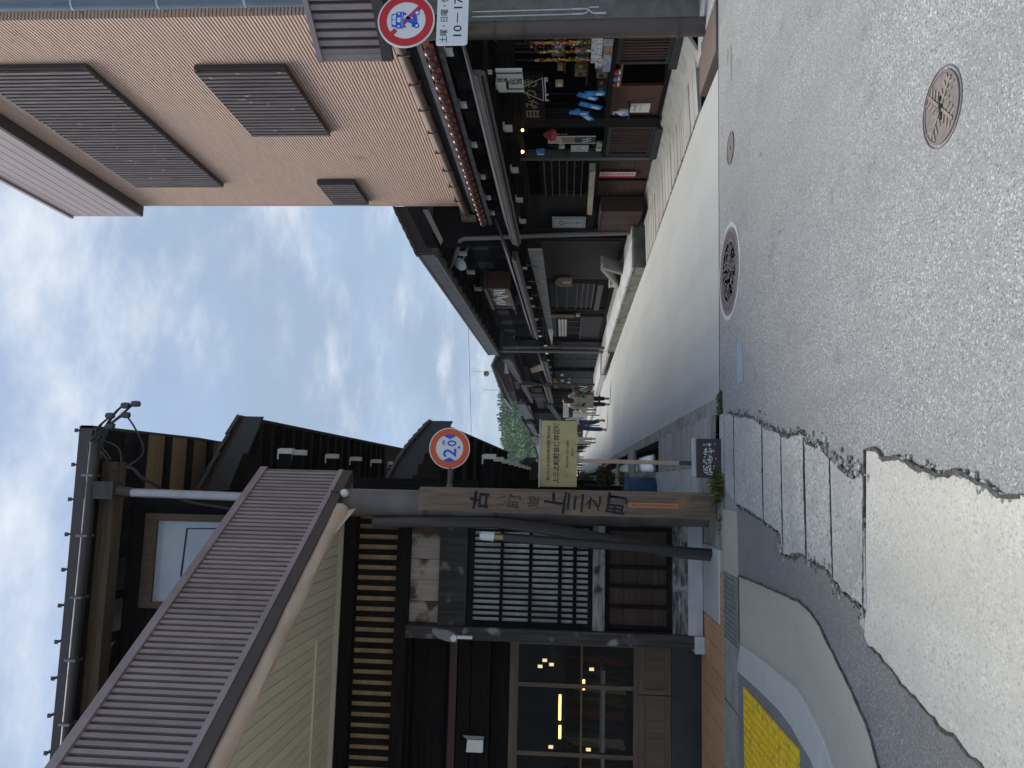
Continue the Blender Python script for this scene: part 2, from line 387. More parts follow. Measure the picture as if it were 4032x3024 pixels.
WAT = mat('drain_water', (.012,.016,.016), .03, spec=.7, bump=.25, bscale=(9,9,9))
wm = MB(); wm.poly([V(.15,7.5,-.26), V(.72,7.5,-.26), V(.72,60,-.26), V(.15,60,-.26)]); struct(wm.build('water', WAT))
# ---- main street details, left foreground
Z1 = .004
TAND = [(-.75,6.76), (-.73,6.15), (-.72,5.60), (-.71,5.11), (-.74,4.86), (-.79,4.71), (-.86,4.58), (-.93,4.43), (-1.0,4.29), (-1.07,4.16), (-1.13,4.06), (-1.20,3.98), (-1.29,3.91), (-1.5,3.74), (-1.9,3.5), (-3.2,3.1)]
CB = [(-1.30,6.70), (-1.27,6.14), (-1.26,5.64), (-1.25,5.15), (-1.29,4.99), (-1.35,4.81), (-1.40,4.65), (-1.50,4.52), (-1.72,4.32), (-2.1,4.1), (-3.2,3.75)]
CC = [(-1.54,6.83), (-1.51,6.10), (-1.50,5.58), (-1.52,5.28), (-1.56,5.08), (-1.59,4.89), (-1.66,4.75), (-1.80,4.58), (-2.18,4.36), (-3.2,4.0)]
SU = [(.67,7.30), (.67,7.15), (.55,6.21), (.47,5.90), (.35,5.30), (.35,4.93), (.27,4.87), (.26,4.62), (.18,4.43), (.11,4.25), (.08,4.11), (.09,3.95)]
SLO = [(-.03,7.33), (-.16,6.86), (-.25,5.97), (-.32,5.49), (-.44,5.50), (-.46,5.35), (-.42,4.99), (-.44,4.80), (-.46,4.55), (-.50,4.47), (-.55,4.30), (-.57,4.14), (-.60,4.02)]
PU = [(.20,3.925), (.19,3.82), (.15,3.74), (.15,3.61), (.13,3.48), (.10,3.39), (.08,3.30), (.07,3.17), (.07,3.08), (.06,2.99), (.03,2.91), (.01,2.83), (-.02,2.72), (-.01,2.65), (-.06,2.3), (-.10,1.6)]
PL = [(-.61,4.0), (-.66,4.035), (-.71,4.04), (-.75,3.98), (-.79,3.76), (-.84,3.62), (-.86,3.53), (-.87,3.44), (-.89,3.37), (-.92,3.28), (-.92,3.17), (-.94,3.11), (-.96,2.97), (-1.05,2.6), (-1.1,1.6)]
sheet('asphalt_band', [(-.2,6.86)] + ragged(SLO[1:], .006, .06, 3) + PL[1:] + [(-3.2,1.6), (-3.2,3.1)] + TAND[::-1] + [(-.78,6.83)], Z1, ASPHD)
sheet('tan_concrete_apron', TAND + CB[::-1] + [(-1.30,6.83), (-.76,6.82)], 2*Z1, TAN)
JB = MB()
def strip(pts, wd, z, seed, amp=.01, step=.04):
    p = ragged(pts, amp, step, seed); rr = random.Random(seed)
    for i, (a, b) in enumerate(zip(p, p[1:])):
        a, b = V(*a), V(*b); d = (b-a).normalized(); nr = V(-d.y, d.x)*wd*rr.uniform(.5, 1.3)
        JB.prism([V(*(a-nr), z-.02), V(*(a+nr), z-.02), V(*(b+nr), z-.02), V(*(b-nr), z-.02)], V(0, 0, .02+rr.uniform(0, .003)))
strip(SU[1:], .007, 3.2*Z1, 11); strip(SLO[1:], .007, 3.2*Z1, 12); strip(PU[:-2], .010, 3.9*Z1, 13); strip(PL[3:], .007, 3.9*Z1, 14)
strip(TAND[:-2], .006, 3.3*Z1, 15, .003); strip([(.2,3.95), (-.6,4.03)], .008, 3.9*Z1, 16, .003); strip([(-.75,6.80), (-1.3,6.80)], .008, 3.5*Z1, 17, .002)
struct(JB.build('edge_dirt', mat('edge_dirt_moss', (.05,.048,.043), .95, c2=(.15,.145,.125), scale=(25,25,25), c3=(.085,.088,.045), s3=9, lo3=.5, hi3=.6)))
sheet('cement_patch', ragged(PU, .010, .05, 4) + PL[::-1], 3*Z1, PATCH)
# granite crossing slabs
sp = thing('granite_strip', 'row of rough granite slabs set flush in the asphalt', 'stone paving', (0, 5.5, 0)); sp['kind'] = 'structure'
def xat(pts, y):
    for a, b in zip(pts, pts[1:]):
        if min(a[1], b[1]) <= y <= max(a[1], b[1]) and a[1] != b[1]: return a[0] + (b[0]-a[0])*(y-a[1])/(b[1]-a[1])
    return pts[0][0] if y > pts[0][1] else pts[-1][0]
JB2 = []
cuts = [7.32, 6.90, 5.93, 5.42, 4.92, 4.45, 3.97]
for i, (ya, yb) in enumerate(zip(cuts, cuts[1:])):
    g = .011; n = 7; rr = random.Random(40+i)
    up = [(xat(SU, y) - .02 + rr.uniform(-.012, .012), y) for y in [ya-g+(yb-ya+2*g)*k/n for k in range(n+1)]]
    lo_ = [(xat(SLO, y) + .02 + rr.uniform(-.012, .012), y) for y in [ya-g+(yb-ya+2*g)*k/n for k in range(n+1)]]
    JB2.append((ya, xat(SU, ya), xat(SLO, ya)))
    b = MB(); b.prism([V(x, y + rr.uniform(-.004, .004), -.06) for x, y in up + lo_[::-1]], V(0, 0, .06+3*Z1+rr.uniform(0, .005))); b.build('stone', GRANITE, sp)
JB = MB()
for i, (y_, xa_, xb_) in enumerate(JB2[1:]): strip([(xa_-.02, y_), ((xa_+xb_)/2, y_+.01), (xb_+.02, y_)], 0.0055, 4.4*Z1, 60+i, .006, .03)
struct(JB.build('slab_joint', MATS['edge_dirt_moss']))
# crumbled bits along the broken slab edges
cr = MB(); rr = random.Random(77)
for edge, n_, sp_ in ((SU[1:], 150, .055), (SLO[1:], 110, .045), (PU[1:-3], 40, .02)):
    for k in range(n_):
        i = rr.randrange(len(edge)-1); p = V(*edge[i]).lerp(V(*edge[i+1]), rr.random()); x, y = p.x + rr.gauss(.0, sp_)*.6, p.y + rr.gauss(0, sp_)*.6; q_ = rr.uniform(.006, .024) if rr.random() < .85 else rr.uniform(.02, .042)
        m0 = rr.randint(4, 6); a0 = rr.uniform(0, 6.28); hgt = rr.uniform(.0012, .0032)
        cr.prism([V(x+q_*rr.uniform(.55, 1.1)*math.cos(a0+6.283*j/m0), y+q_*rr.uniform(.55, 1.1)*math.sin(a0+6.283*j/m0), .004) for j in range(m0)], V(0, 0, 3*Z1+hgt-.004), 0 if rr.random() < .35 else 1)
o = cr.build('rubble', [GRANITE, ASPHD]); o['kind'] = 'stuff'
# kerb stones round the pavement corner
kt = thing('pavement_kerb', 'dropped concrete kerb curving round the tactile paving', 'kerb', (-1.4, 5.5, 0)); kt['kind'] = 'structure'
def along(p, q, i0, i1): return p[i0:i1+1], q[i0:i1+1]
for (a, b) in ((0, 3), (3, 6), (6, 8), (8, 10)):
    u_ = CB[a:b+1]; lw = CC[min(a, len(CC)-1):min(b, len(CC)-1)+1]
    pts = [V(x, y, -.1) for x, y in u_] + [V(x, y, -.1) for x, y in lw[::-1]]
    bb = MB(); bb.prism([p + (V(0,.006,0) if k == 0 or k == len(pts)-1 else V(0,0,0)) for k, p in enumerate(pts)], V(0, 0, .128)); bb.build('kerbstone', KERB, kt, bevel=.006)
sheet('pavement', CC + [(-3.2,6.83)], 4*Z1, ASPHD)
# yellow tactile paving tiles
YEL = mat('yellow_tactile', (.95,.66,.03), .55, c2=(.90,.57,.02), scale=(5,5,5), c3=(.50,.33,.08), s3=16, lo3=.54, hi3=.70, rnd=.05)
tp = thing('tactile_paving', 'yellow dotted tactile paving beside the kerb', 'tactile paving', (-1.9, 5.9, .02)); tp['kind'] = 'structure'
tb = MB(); tb.box(-.146, .146, -.146, .146, -.004, .006)
for i in range(5):
    for j in range(5):
        x, y = -.12+.06*i, -.12+.06*j
        tb.lathe([(.0155, .006), (.014, .0095), (.009, .011)], (x, y, 0), 7)
tile_me = None
for i in range(5):
    for j in range(5):
        c = V(-1.755-.297*i, 6.47-.297*j, .019)
        if c.x < -3.0 or c.y < 5.0: continue
        if tile_me is None:
            q = MB(); q.v = [p + c for p in tb.v]; q.f = tb.f; q.m = tb.m; o = q.build('tile', YEL, tp, base=c); tile_me = o.data
        else:
            o = bpy.data.objects.new('tile', tile_me); COL.objects.link(o); o.parent = tp; o.location = c - wloc(tp)
# gutter lids, grate and orange tile strip before the corner shop
gl = thing('gutter_cover', 'concrete gutter lids with a slotted grate along the shop front', 'gutter cover', (-1.2, 7.1, 0)); gl['kind'] = 'structure'
for a, b in ((-.78, -.21), (-1.9, -1.36), (-2.5, -1.91), (-3.1, -2.51), (-3.7, -3.11)):
    bx(gl, 'lid', a+.004, b-.004, 6.86, 7.41, -.1, .014, TAN if a > -1 else CONC)
gr = MB(); gr.box(-1.35, -.785, 6.86, 6.885, -.05, .016); gr.box(-1.35, -.785, 7.39, 7.41, -.05, .016)
gr.box(-1.35, -.785, 7.13, 7.145, -.03, .013)
for k in range(13): gr.box(-1.345+.0455*k, -1.328+.0455*k, 6.885, 7.39, -.05, .015)
gr.build('grate', mat('grey_painted_grate', (.30,.305,.305), .6, c2=(.22,.225,.225), scale=(9,9,9)), gl)
bx(gl, 'grate_pit', -1.35, -.785, 6.886, 7.389, -.10, -.055, DARK)
tsp = thing('tile_strip', 'orange brown clay tile border along the shop front', 'tiled paving', (-2, 8, 0)); tsp['kind'] = 'structure'
ORT = mat('orange_clay_tile', (.56,.28,.135), .6, c2=(.66,.37,.20), scale=(30,2.2,30), rnd=.10, lo=.3, hi=.7)
bx(tsp, 'grout_bed', -4.2, -1.25, 7.43, 8.6, -.1, .010, mat('grey_grout', (.16,.155,.15), .9))
for k in range(10):
    for j in range(2):
        a = -1.31-.232*k; y0 = 7.44+.575*j
        o = bx(tsp, 'tile', a-.224, a, y0, y0+.567, -.02, .0185, ORT)
for k in range(3): bx(tsp, 'tile', -.975-.165*k, -.815-.165*k, 7.43, 7.56, -.02, .0185, ORT)
struct(MB().box(-1.30, -.60, 7.575, 8.5, -.1, .026).build('cement_step', KERB, bevel=.008))
b = MB(); b.prism([V(*p, -.3) for p in ((-.60,7.42), (-.42,7.44), (.06,7.46), (.06,7.62), (.02,8.0), (.19,8.3), (.19,8.5), (-.6,8.5))], V(0,0,.32)); struct(b.build('stone_footing', MOSSC, bevel=.01))
b = MB(); b.prism([V(*p, -.3) for p in ((.06,7.44), (.69,7.42), (.69,7.56), (.06,7.60))], V(0,0,.31)); struct(b.build('stone_footing', GRANITE, bevel=.008))

# weeds at the foot of the post
def leaf_fan(mb, c, n, h, sp, rr, mi=0, wd=.008):
    for i in range(n):
        a = rr.uniform(0, 6.28); t = rr.uniform(.3, 1); p = Vector(c) + V(math.cos(a), math.sin(a), 0)*sp*rr.random(); d = V(math.cos(a)*t*.7, math.sin(a)*t*.7, rr.uniform(.5, 1)).normalized()*h*rr.uniform(.5, 1)
        s_ = V(-math.sin(a), math.cos(a), 0)*wd*rr.uniform(.6, 1.4); q = p + d*.6 + V(0,0,h*.05); e = p + d + V(math.cos(a), math.sin(a), -.6)*h*.18
        mb.add([p-s_*.5, p+s_*.5, q+s_, q-s_, e], [(0,1,2,3), (3,2,4)], mi)
WEED = mat('weed_leaf', (.075,.105,.025), .8, c2=(.20,.19,.06), scale=(16,16,16), lo=.4, hi=.6)
wd_ = MB(); rr = random.Random(5)
for k in range(40): leaf_fan(wd_, (rr.uniform(-.10, .11), rr.uniform(7.42, 7.58), .012), 14, rr.uniform(.07,.16), .06, rr)
for k in range(5): leaf_fan(wd_, (rr.uniform(-.42, -.30), rr.uniform(7.46, 7.54), .012), 8, .05, .03, rr)
o = wd_.build('weeds', WEED); o['kind'] = 'stuff'
ms = MB(); rr = random.Random(6)
for k in range(60):
    x, y = rr.uniform(.70, .90), rr.uniform(7.44, 7.66)
    leaf_fan(ms, (x, y, .004), 6, .028, .02, rr, wd=.01)
o = ms.build('moss', MOSS); o['kind'] = 'stuff'

# ---- manhole covers and plates in the street
IRON = mat('rusty_cast_iron', (.20,.17,.17), .75, metal=.2, c2=(.26,.215,.205), scale=(18,18,18), bump=.3)
def manhole(name, label, cx, cy, r, ring, pattern):
    t = thing(name, label, 'manhole cover', (cx, cy, 0), None)
    b = MB(); b.lathe([(r+ring, -.02), (r+ring, .0045), (r+.012, .0055), (r+.012, -.02)], (cx, cy, 0), 40)
    b.build('collar' if ring > .03 else 'rim', CONCW if ring > .03 else IRON, t)
    b = MB(); b.lathe([(r, -.02), (r, .007), (r*.93, .008), (r*.93, .004), (.001, .004)], (cx, cy, 0), 40); b.build('lid', IRON, t)
    pattern(t, cx, cy, r); return t
def pat_big(t, cx, cy, r):
    b = MB()
    for k in range(44):
        a = 2*math.pi*k/44; d = V(math.cos(a), math.sin(a), 0); n_ = V(-d.y, d.x, 0)
        b.obox(V(cx, cy, .0065) + d*r*.83, d*r*.075, n_*r*.03, V(0,0,.003))
    b.lathe([(r*.74, .004), (r*.74, .009), (r*.70, .009), (r*.70, .004)], (cx, cy, 0), 40)
    b.build('rim_teeth', IRON, t)
    b = MB(); rr = random.Random(2)
    for k in range(170):
        a, q = rr.uniform(0, 6.28), r*.66*math.sqrt(rr.random()); c = V(cx+q*math.cos(a), cy+q*math.sin(a), .005)
        e = rr.uniform(0, 6.28); b.obox(c, V(math.cos(e), math.sin(e), 0)*.022, V(-math.sin(e), math.cos(e), 0)*.009, V(0,0,.0015))
    b.build('relief', IRON, t)
def pat_small(t, cx, cy, r):
    b = MB(); CRM = mat('dusty_iron', (.33,.27,.21), .8, c2=(.22,.185,.16), scale=(25,25,25))
    for k in range(4):
        a = math.pi/4 + k*math.pi/2; d = V(math.cos(a), math.sin(a), 0); n_ = V(-d.y, d.x, 0)
        b.obox(V(cx, cy, .006)+d*r*.5, d*r*.38, n_*r*.045, V(0,0,.004))
        for q in (-1, 1):
            for h in (.35, .58, .78): b.obox(V(cx, cy, .0055)+d*r*h+n_*q*r*.16*(1.25-h*.3), (d*.5+n_*q*.85).normalized()*r*.13, (n_*.5-d*q*.85).normalized()*r*.035, V(0,0,.003))
    b.build('rib', CRM, t)
    kb_ = MB(); kb_.box(cx-.05, cx+.05, cy-.007, cy+.007, .003, .0075); kb_.lathe([(.014, .003), (.014, .0078)], (cx, cy, 0), 12); kb_.build('keyhole', DARK, t)
manhole('manhole_cover', 'large round iron manhole cover in a pale collar at the lane mouth', 1.98, 7.08, .40, .055, pat_big)
manhole('manhole_cover', 'small round rusty valve cover with cross ribs in the near asphalt', 1.54, 3.055, .145, .018, pat_small)
manhole('manhole_cover', 'small plain round cover sunk by the lane edge, right of the large manhole', 3.13, 6.96, .14, .012, lambda t, x, y, r: MB().box(x-.02, x+.02, y-.006, y+.006, .003, .007).build('keyhole', DARK, t))
t = thing('drain_plate', 'blue grey steel plate set in the asphalt near the kerb corner', 'metal plate', (1.06, 6.69, 0))
b = MB(); b.prism([V(1.235,6.60,-.01), V(1.235,6.79,-.01), V(.88,6.79,-.01), V(.885,6.565,-.01)], V(0,0,.015)); b.build('plate', mat('blue_grey_steel', (.30,.36,.42), .45, metal=.3, c2=(.26,.31,.36), scale=(5,5,5)), t)
b = MB()
for x, y in ((1.2,6.62), (1.2,6.77), (.91,6.77), (.91,6.59)): b.lathe([(.008, .004), (.008, .007)], (x, y, 0), 8)
b.build('bolt', STEEL, t)
# asphalt scars
b = MB()
for i, (cx, cy, l, w_) in enumerate(((3.95,6.9,.20,.05), (4.1,7.05,.1,.035), (2.6,5.9,.02,.04), (1.8,5.4,.02,.03), (3.3,4.9,.03,.05))):
    rr = random.Random(i); b.prism([V(cx+l*math.cos(k)*rr.uniform(.6, 1), cy+w_*math.sin(k)*rr.uniform(.6, 1), -.01) for k in [i_*.6 for i_ in range(10)]], V(0,0,.0125))
struct(b.build('asphalt_scar', ASPHD))

# ---- right-hand edge: plank-covered drain and concrete apron
apr = MB(); apr.add([V(4.98,8.5,-.02), V(4.98,14.6,-.02), V(5.34,14.6,.05), V(5.34,8.5,.20), V(4.98,8.5,.02), V(4.98,14.6,.02), V(5.34,14.6,.10), V(5.34,8.5,.25)], [(4,5,6,7), (0,1,5,4), (0,4,7,3), (1,2,6,5)]); struct(apr.build('apron', CONC))
struct(MB().box(4.98, 40, 7.48, 8.5, -.6, .03).build('pavement', GRANITE))
dk = thing('drain_decking', 'silvered planks covering the drain before the souvenir shop', 'decking', (4.6, 11.5, 0)); dk['kind'] = 'structure'
n = 44
for i in range(n):
    y = 8.62 + (14.38-8.62)*i/n; d = (14.38-8.62)/n
    x0 = 4.315 - .15*i/n + random.uniform(-.012, .012)
    b = MB(); s0 = .004; t0 = random.uniform(.038, .05)
    b.prism([V(x0, y+s0, -.03), V(4.975, y+s0+.05, -.01), V(4.975, y+d-s0+.05, -.01), V(x0, y+d-s0, -.03)], V(0, 0, t0)); b.build('plank', GRY['x'], dk)
dl = thing('drain_decking', 'grey plank deck over the drain behind the black box', 'decking', (.45, 10, 0)); dl['kind'] = 'structure'
yy = 7.80
while yy < 12.0:
    wd = random.uniform(.11, .30); x0 = .19 + random.uniform(-.02, .01) - max(0, (yy-11)*.03); x1 = .70 + random.uniform(-.02, .015)
    b = MB(); b.prism([V(x0, yy+.004, .0), V(x1, yy+.004-.03, .0), V(x1, yy+wd-.004-.03, .0), V(x0, yy+wd-.004, .0)], V(0, 0, .045+random.uniform(0, .008))); b.build('plank', GRY['x'], dl); yy += wd
for y0, y1, lab in ((16.4, 17.9, 'short plank bridge over the open drain beyond the blue bin'), (21.2, 21.7, 'narrow white edged plank laid over the far drain')):
    d2 = thing('plank_bridge', lab, 'plank bridge', (.45, y0, 0)); yy = y0; k = 0
    while yy < y1 - .05:
        bx(d2, 'plank', .05, .74, yy+.004, yy+.245, .0, .05, GRY['x']); yy += .25
# ================================================================== LEFT CORNER SHOP HOUSE (front on the cross street, Y = 8.5)
ch = thing('corner_house', 'black timber corner shop house with lattice window behind the brown canopy', 'house', (-2.3, 10, 0))
# lane-side wall and back, shell round the dark shop room
def shell(name, x0, x1, y0, y1, z0, z1, m_, par): return MB().box(x0, x1, y0, y1, z0, z1).build(name, m_, par)
shell('side_wall', -.55, -.36, 8.62, 13.6, -.1, 4.9, BLK['z'], ch)
shell('upper_wall', -6.4, -.22, 8.56, 13.6, 4.72, 6.42, BLK['x'], ch)
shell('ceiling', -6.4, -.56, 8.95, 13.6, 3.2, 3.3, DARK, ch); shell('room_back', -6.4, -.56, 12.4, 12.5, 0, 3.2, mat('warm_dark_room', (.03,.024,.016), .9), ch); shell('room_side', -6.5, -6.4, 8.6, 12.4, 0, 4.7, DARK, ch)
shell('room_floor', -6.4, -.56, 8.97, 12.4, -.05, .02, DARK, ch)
# ochre slits under the soffit: dark slats over plaster
bx(ch, 'plaster_band', -6.4, -.37, 8.599, 8.62, 3.30, 3.80, OCH)
bx(ch, 'beam', -6.4, -.36, 8.44, 8.62, 3.765, 3.93, BLK['x'])
bx(ch, 'beam', -6.4, -.36, 8.44, 8.62, 3.165, 3.305, BLK['x'])
for k in range(32):
    x = -.455 - .1113*k
    bx(ch, 'slat', x-.061, x, 8.572, 8.598, 3.305, 3.765, BLK['z'])
bx(ch, 'post', -.46, -.36, 8.47, 8.62, .18, 3.165, WTH['z'])
# pale weathered board panel
PALE = wood('stained_pale_board', (.40,.35,.31), (.30,.235,.19), 'z', .8, rnd=.14, c3=(.085,.045,.035), s3=4.2, lo3=.50, hi3=.60)
for k, (a, b) in enumerate(((-.64,-.465), (-.87,-.645), (-1.10,-.875), (-1.32,-1.105), (-1.545,-1.325))): bx(ch, 'board', a, b, 8.535+.004*(k % 2), 8.57, 2.845, 3.163, PALE)
bx(ch, 'backing', -1.55, -.46, 8.572, 8.62, 2.53, 3.165, BLK['x'])
bx(ch, 'lintel', -1.56, -.45, 8.46, 8.57, 2.535, 2.838, WTH['z'])
# lattice window: frosted pane, its bright reflections painted in white and grey
FROST_REFL = mat('frosted_reflection_pane', (.88,.90,.92), .2, c2=(.70,.72,.73), scale=(9,9,26), c3=(.48,.48,.465), s3=2.0, lo3=.47, hi3=.60, spec=.9)
wn = MB().box(-1.545, -.45, 8.485, 8.56, 2.47, 2.532).box(-1.545, -.45, 8.485, 8.56, 1.181, 1.228).box(-1.56, -1.505, 8.485, 8.56, 1.228, 2.47).box(-.485, -.45, 8.485, 8.56, 1.228, 2.47).build('window', BLK['x'], ch)
bx(wn, 'pane', -1.505, -.485, 8.562, 8.57, 1.228, 2.47, FROST_REFL)
for z0, z1 in ((2.148, 2.180), (1.832, 1.868), (1.51, 1.55), (1.35, 1.39)): bx(wn, 'lattice_rail', -1.505, -.485, 8.512, 8.548, z0, z1, BLK['x'])
for k in range(18): 
    x = -.470 - .0605*k
    bx(wn, 'lattice_bar', x-.022, x, 8.492, 8.530, 1.228, 2.47, BLK['z'])
bx(ch, 'sill', -1.55, -.46, 8.43, 8.56, 1.053, 1.18, mat('silvered_sill', (.13,.125,.12), .8, c2=(.36,.345,.33), scale=(4,40,40), c3=(.03,.028,.028), s3=6, lo3=.55, hi3=.65))
# red-brown panel under the window
bx(ch, 'backing', -1.55, -.46, 8.56, 8.62, .34, 1.06, BLK['x'])
for z0, z1 in ((1.003, 1.053), (.34, .385)): bx(ch, 'rail', -1.55, -.46, 8.49, 8.56, z0, z1, BLK['x'])
for x in (-1.515, -1.30, -1.09, -.89, -.69, -.49): bx(ch, 'muntin', x-.018, x+.018, 8.50, 8.535, .385, 1.003, BLK['z'])
for za, zb in ((.852, 1.0), (.702, .848), (.545, .698), (.388, .541)):
    for xa, xb in ((-1.515,-1.30), (-1.30,-1.09), (-1.09,-.89), (-.89,-.69), (-.69,-.49)): bx(ch, 'board', xa, xb, 8.536+random.uniform(0,.004), 8.56, za, zb, RED['x'])
bx(ch, 'base_beam', -1.55, -.40, 8.41, 8.6, .185, .338, mat('peeling_base_beam', (.045,.042,.042), .75, c2=(.30,.295,.29), scale=(5,30,30), c3=(.40,.40,.40), s3=5, lo3=.52, hi3=.64, lo=.42, hi=.66))
MB().box(-1.56, -.38, 8.39, 8.6, .03, .183).build('plinth', CONCW, ch, bevel=.006)
# corner column on its stone
bx(ch, 'column', -1.685, -1.555, 8.38, 8.54, .125, 3.165, WTH['z'])
MB().box(-1.73, -1.555, 8.35, 8.56, .02, .123).build('footing_stone', CONCW, ch, bevel=.006)
# recessed shop front left of the column
Yw = 8.9
bx(ch, 'return_wall', -1.70, -1.56, 8.545, 9.2, 0, 3.165, BLK['z'])
for z0, z1, m_ in ((2.80, 3.165, BLK['x']), (2.655, 2.735, mat('dark_red_beam', (.055,.012,.010), .5, c2=(.03,.010,.009), scale=(3,20,20))), (2.50, 2.64, BLK['x']), (2.28, 2.49, BLK['x'])):
    bx(ch, 'transom_beam', -6.4, -1.70, Yw-.10 if z0 < 2.7 else Yw+.05, Yw+.1, z0, z1, m_)
bx(ch, 'transom_board', -6.4, -1.70, Yw+.1, Yw+.13, 2.06, 3.165, BLK['x'])
SWF = {a: wood('dark_shop_frame_'+a, (.085,.054,.034), (.15,.098,.062), a, .55, rnd=.1) for a in 'xyz'}
sw = MB().box(-6.3, -1.72, Yw-.02, Yw+.05, 1.975, 2.07).box(-6.3, -1.72, Yw-.02, Yw+.05, .655, .705).box(-1.80, -1.72, Yw-.02, Yw+.05, .705, 1.975).build('shop_window', SWF['x'], ch)
for x in (-2.235, -2.96, -3.7): bx(sw, 'mullion', x-.022, x+.022, Yw-.01, Yw+.04, .705, 1.975, SWF['z'])
bx(sw, 'glazing_bar', -6.3, -1.80, Yw-.006, Yw+.03, 1.262, 1.285, SWF['x'])
sg = mat('shop_glass', (.004,.005,.005), .02, alpha=.30, spec=.3)
for a, b in ((-2.215,-1.80), (-2.94,-2.257), (-3.68,-2.98), (-6.3,-3.72)): bx(sw, 'pane', a, b, Yw+.006, Yw+.011, .705, 1.975, sg)
for a, b in ((-2.29,-1.78), (-3.4,-2.30), (-4.5,-3.41)):
    bx(ch, 'apron_panel', a, b, Yw+.01, Yw+.05, .305, .652, SWF['z'])
    bx(ch, 'panel_rail', a, b, Yw-.008, Yw+.01, .585, .655, SWF['x']); bx(ch, 'panel_rail', a, b, Yw-.008, Yw+.01, .295, .36, SWF['x'])
    bx(ch, 'panel_stile', a, a+.055, Yw-.006, Yw+.01, .36, .585, SWF['z']); bx(ch, 'panel_stile', b-.055, b, Yw-.006, Yw+.01, .36, .585, SWF['z'])
bx(ch, 'shop_base', -6.4, -1.72, Yw-.03, Yw+.06, -.05, .292, mat('black_stone_base', (.022,.0215,.021), .5, c2=(.036,.035,.034), scale=(4,4,4)))
# things inside the shop
REFLW = mat('warm_tube_reflection', (1,.8,.3), .4, emit=((1,.72,.18), 3.2)); SPOTL = mat('spot_light', (1,.9,.7), .4, emit=((1,.78,.42), .9))
for (x, z, l, y, lab) in ((-3.05,1.51,.33,11,'long warm glowing tube standing for a reflection in the corner shop window'), (-3.37,1.505,.17,11,'short warm tube reflection beside the long one in the corner shop'), (-2.74,1.19,.13,11,'small warm tube reflection low behind the corner shop glass')):
    t = thing('tube_reflection', lab, 'lamp', (x, y, z)); MB().tube([(x-l/2,y,z), (x+l/2,y,z)], .017).build('tube', REFLW, t)  # glowing tubes stand for yellow tube-light reflections in the shop glass
    MB().box(x-l/2, x+l/2, y-.012, y+.012, z+.018, z+.05).tube([(x,y,z+.05), (x,y,3.2)], .004, 5).build('fitting', BLACK, t)
for i, (px, pz, where_) in enumerate(((-2.4,1.63,'lower of the upper pair near the column'), (-2.43,1.78,'topmost near the column'), (-2.44,1.1,'lowest near the column'), (-3.44,1.62,'upper of the far pair from the column'), (-3.45,1.13,'lower of the far pair from the column'), (-2.35,1.72,'closest to the column'))):
    t = thing('spot_lamp', 'tiny spot light in the corner shop, ' + where_, 'lamp', (px, 10.6, pz), 'spot lights in the corner shop')
    MB().box(px-.018, px+.018, 10.59, 10.61, pz-.03, pz+.03).build('lens', SPOTL, t); MB().box(px-.022, px+.022, 10.612, 10.66, pz-.034, pz+.034).tube([(px,10.64,pz), (px,10.64,3.2)], .003, 5).build('housing', BLACK, t)
CLO = [mat('cloth_red', (.22,.02,.025), .8), mat('cloth_navy', (.02,.03,.10), .8), mat('cloth_cream', (.5,.47,.40), .8), mat('cloth_olive', (.10,.11,.05), .8)]
t = thing('display_rack', 'clothes rack with red and navy garments inside the corner shop', 'clothes rack', (-3.0, 10.2, 0))
MB().tube([(-4.2,11.9,0), (-4.2,11.9,1.45), (-2.4,11.9,1.45), (-2.4,11.9,0)], .014, 6).build('rail', BLACK, t)
for k in range(9):
    x = -4.1+.19*k; b = MB(); b.prism([V(x-.08,11.7,.55), V(x+.07,11.7,.6), V(x+.05,11.75,1.3), V(x,11.9,1.43), V(x-.05,11.75,1.3)], V(.0,.3,0)); b.build('garment', CLO[(k*7) % 4], t)
t = thing('display_table', 'white topped table behind the corner shop glass', 'table', (-2.8, 9.9, 0))
bx(t, 'tabletop', -3.3, -2.2, 9.5, 9.95, .98, 1.02, WHITE)
for x in (-3.25, -2.25):
    for y in (9.55, 9.9): bx(t, 'leg', x-.02, x+.02, y-.02, y+.02, .02, .98, BLK['z'])
# notice holder on the dark wall, and round lamp box at the column
t = thing('notice_box', 'white open topped holder on the dark shop wall', 'leaflet holder', (-2.86, 8.79, 2.33))
b = MB(); b.prism([V(-2.925,8.72,2.345), V(-2.79,8.72,2.335), V(-2.79,8.72,2.505), V(-2.925,8.72,2.515)], V(0,.012,0)); b.box(-2.925, -2.79, 8.73, 8.80, 2.335, 2.345); b.prism([V(-2.79,8.72,2.33), V(-2.78,8.80,2.33), V(-2.78,8.80,2.56), V(-2.79,8.72,2.50)], V(-.006,0,0)); b.build('holder', WHITE, t)
t = thing('sign_lamp', 'curved grey hood lamp with a round emblem by the corner column', 'lamp', (-1.63, 8.3, 2.6))
b = MB(); pr = [V(-1.56,8.3,2.86), V(-1.60,8.3,2.87), V(-1.66,8.3,2.80), V(-1.69,8.3,2.70), V(-1.70,8.3,2.60), V(-1.62,8.3,2.60), V(-1.575,8.3,2.70), V(-1.57,8.3,2.80)]; b.prism(pr, V(0,.08,0)); b.build('hood', mat('lamp_grey', (.20,.20,.21), .5), t)
b = MB(); b.lathe([(.033, .0), (.033, .006), (.027, .007), (.027, .003), (.001, .003)], (-1.655,8.3,2.635), 24, axis='y'); b.build('ring', WHITE, t)
MB().box(-1.66, -1.632, 8.31, 8.36, 2.44, 2.60).build('paper_tag', WHITE, t)
text('営業', .026, WHITE, t, 'emblem', V(-1.655,8.292,2.635)); 
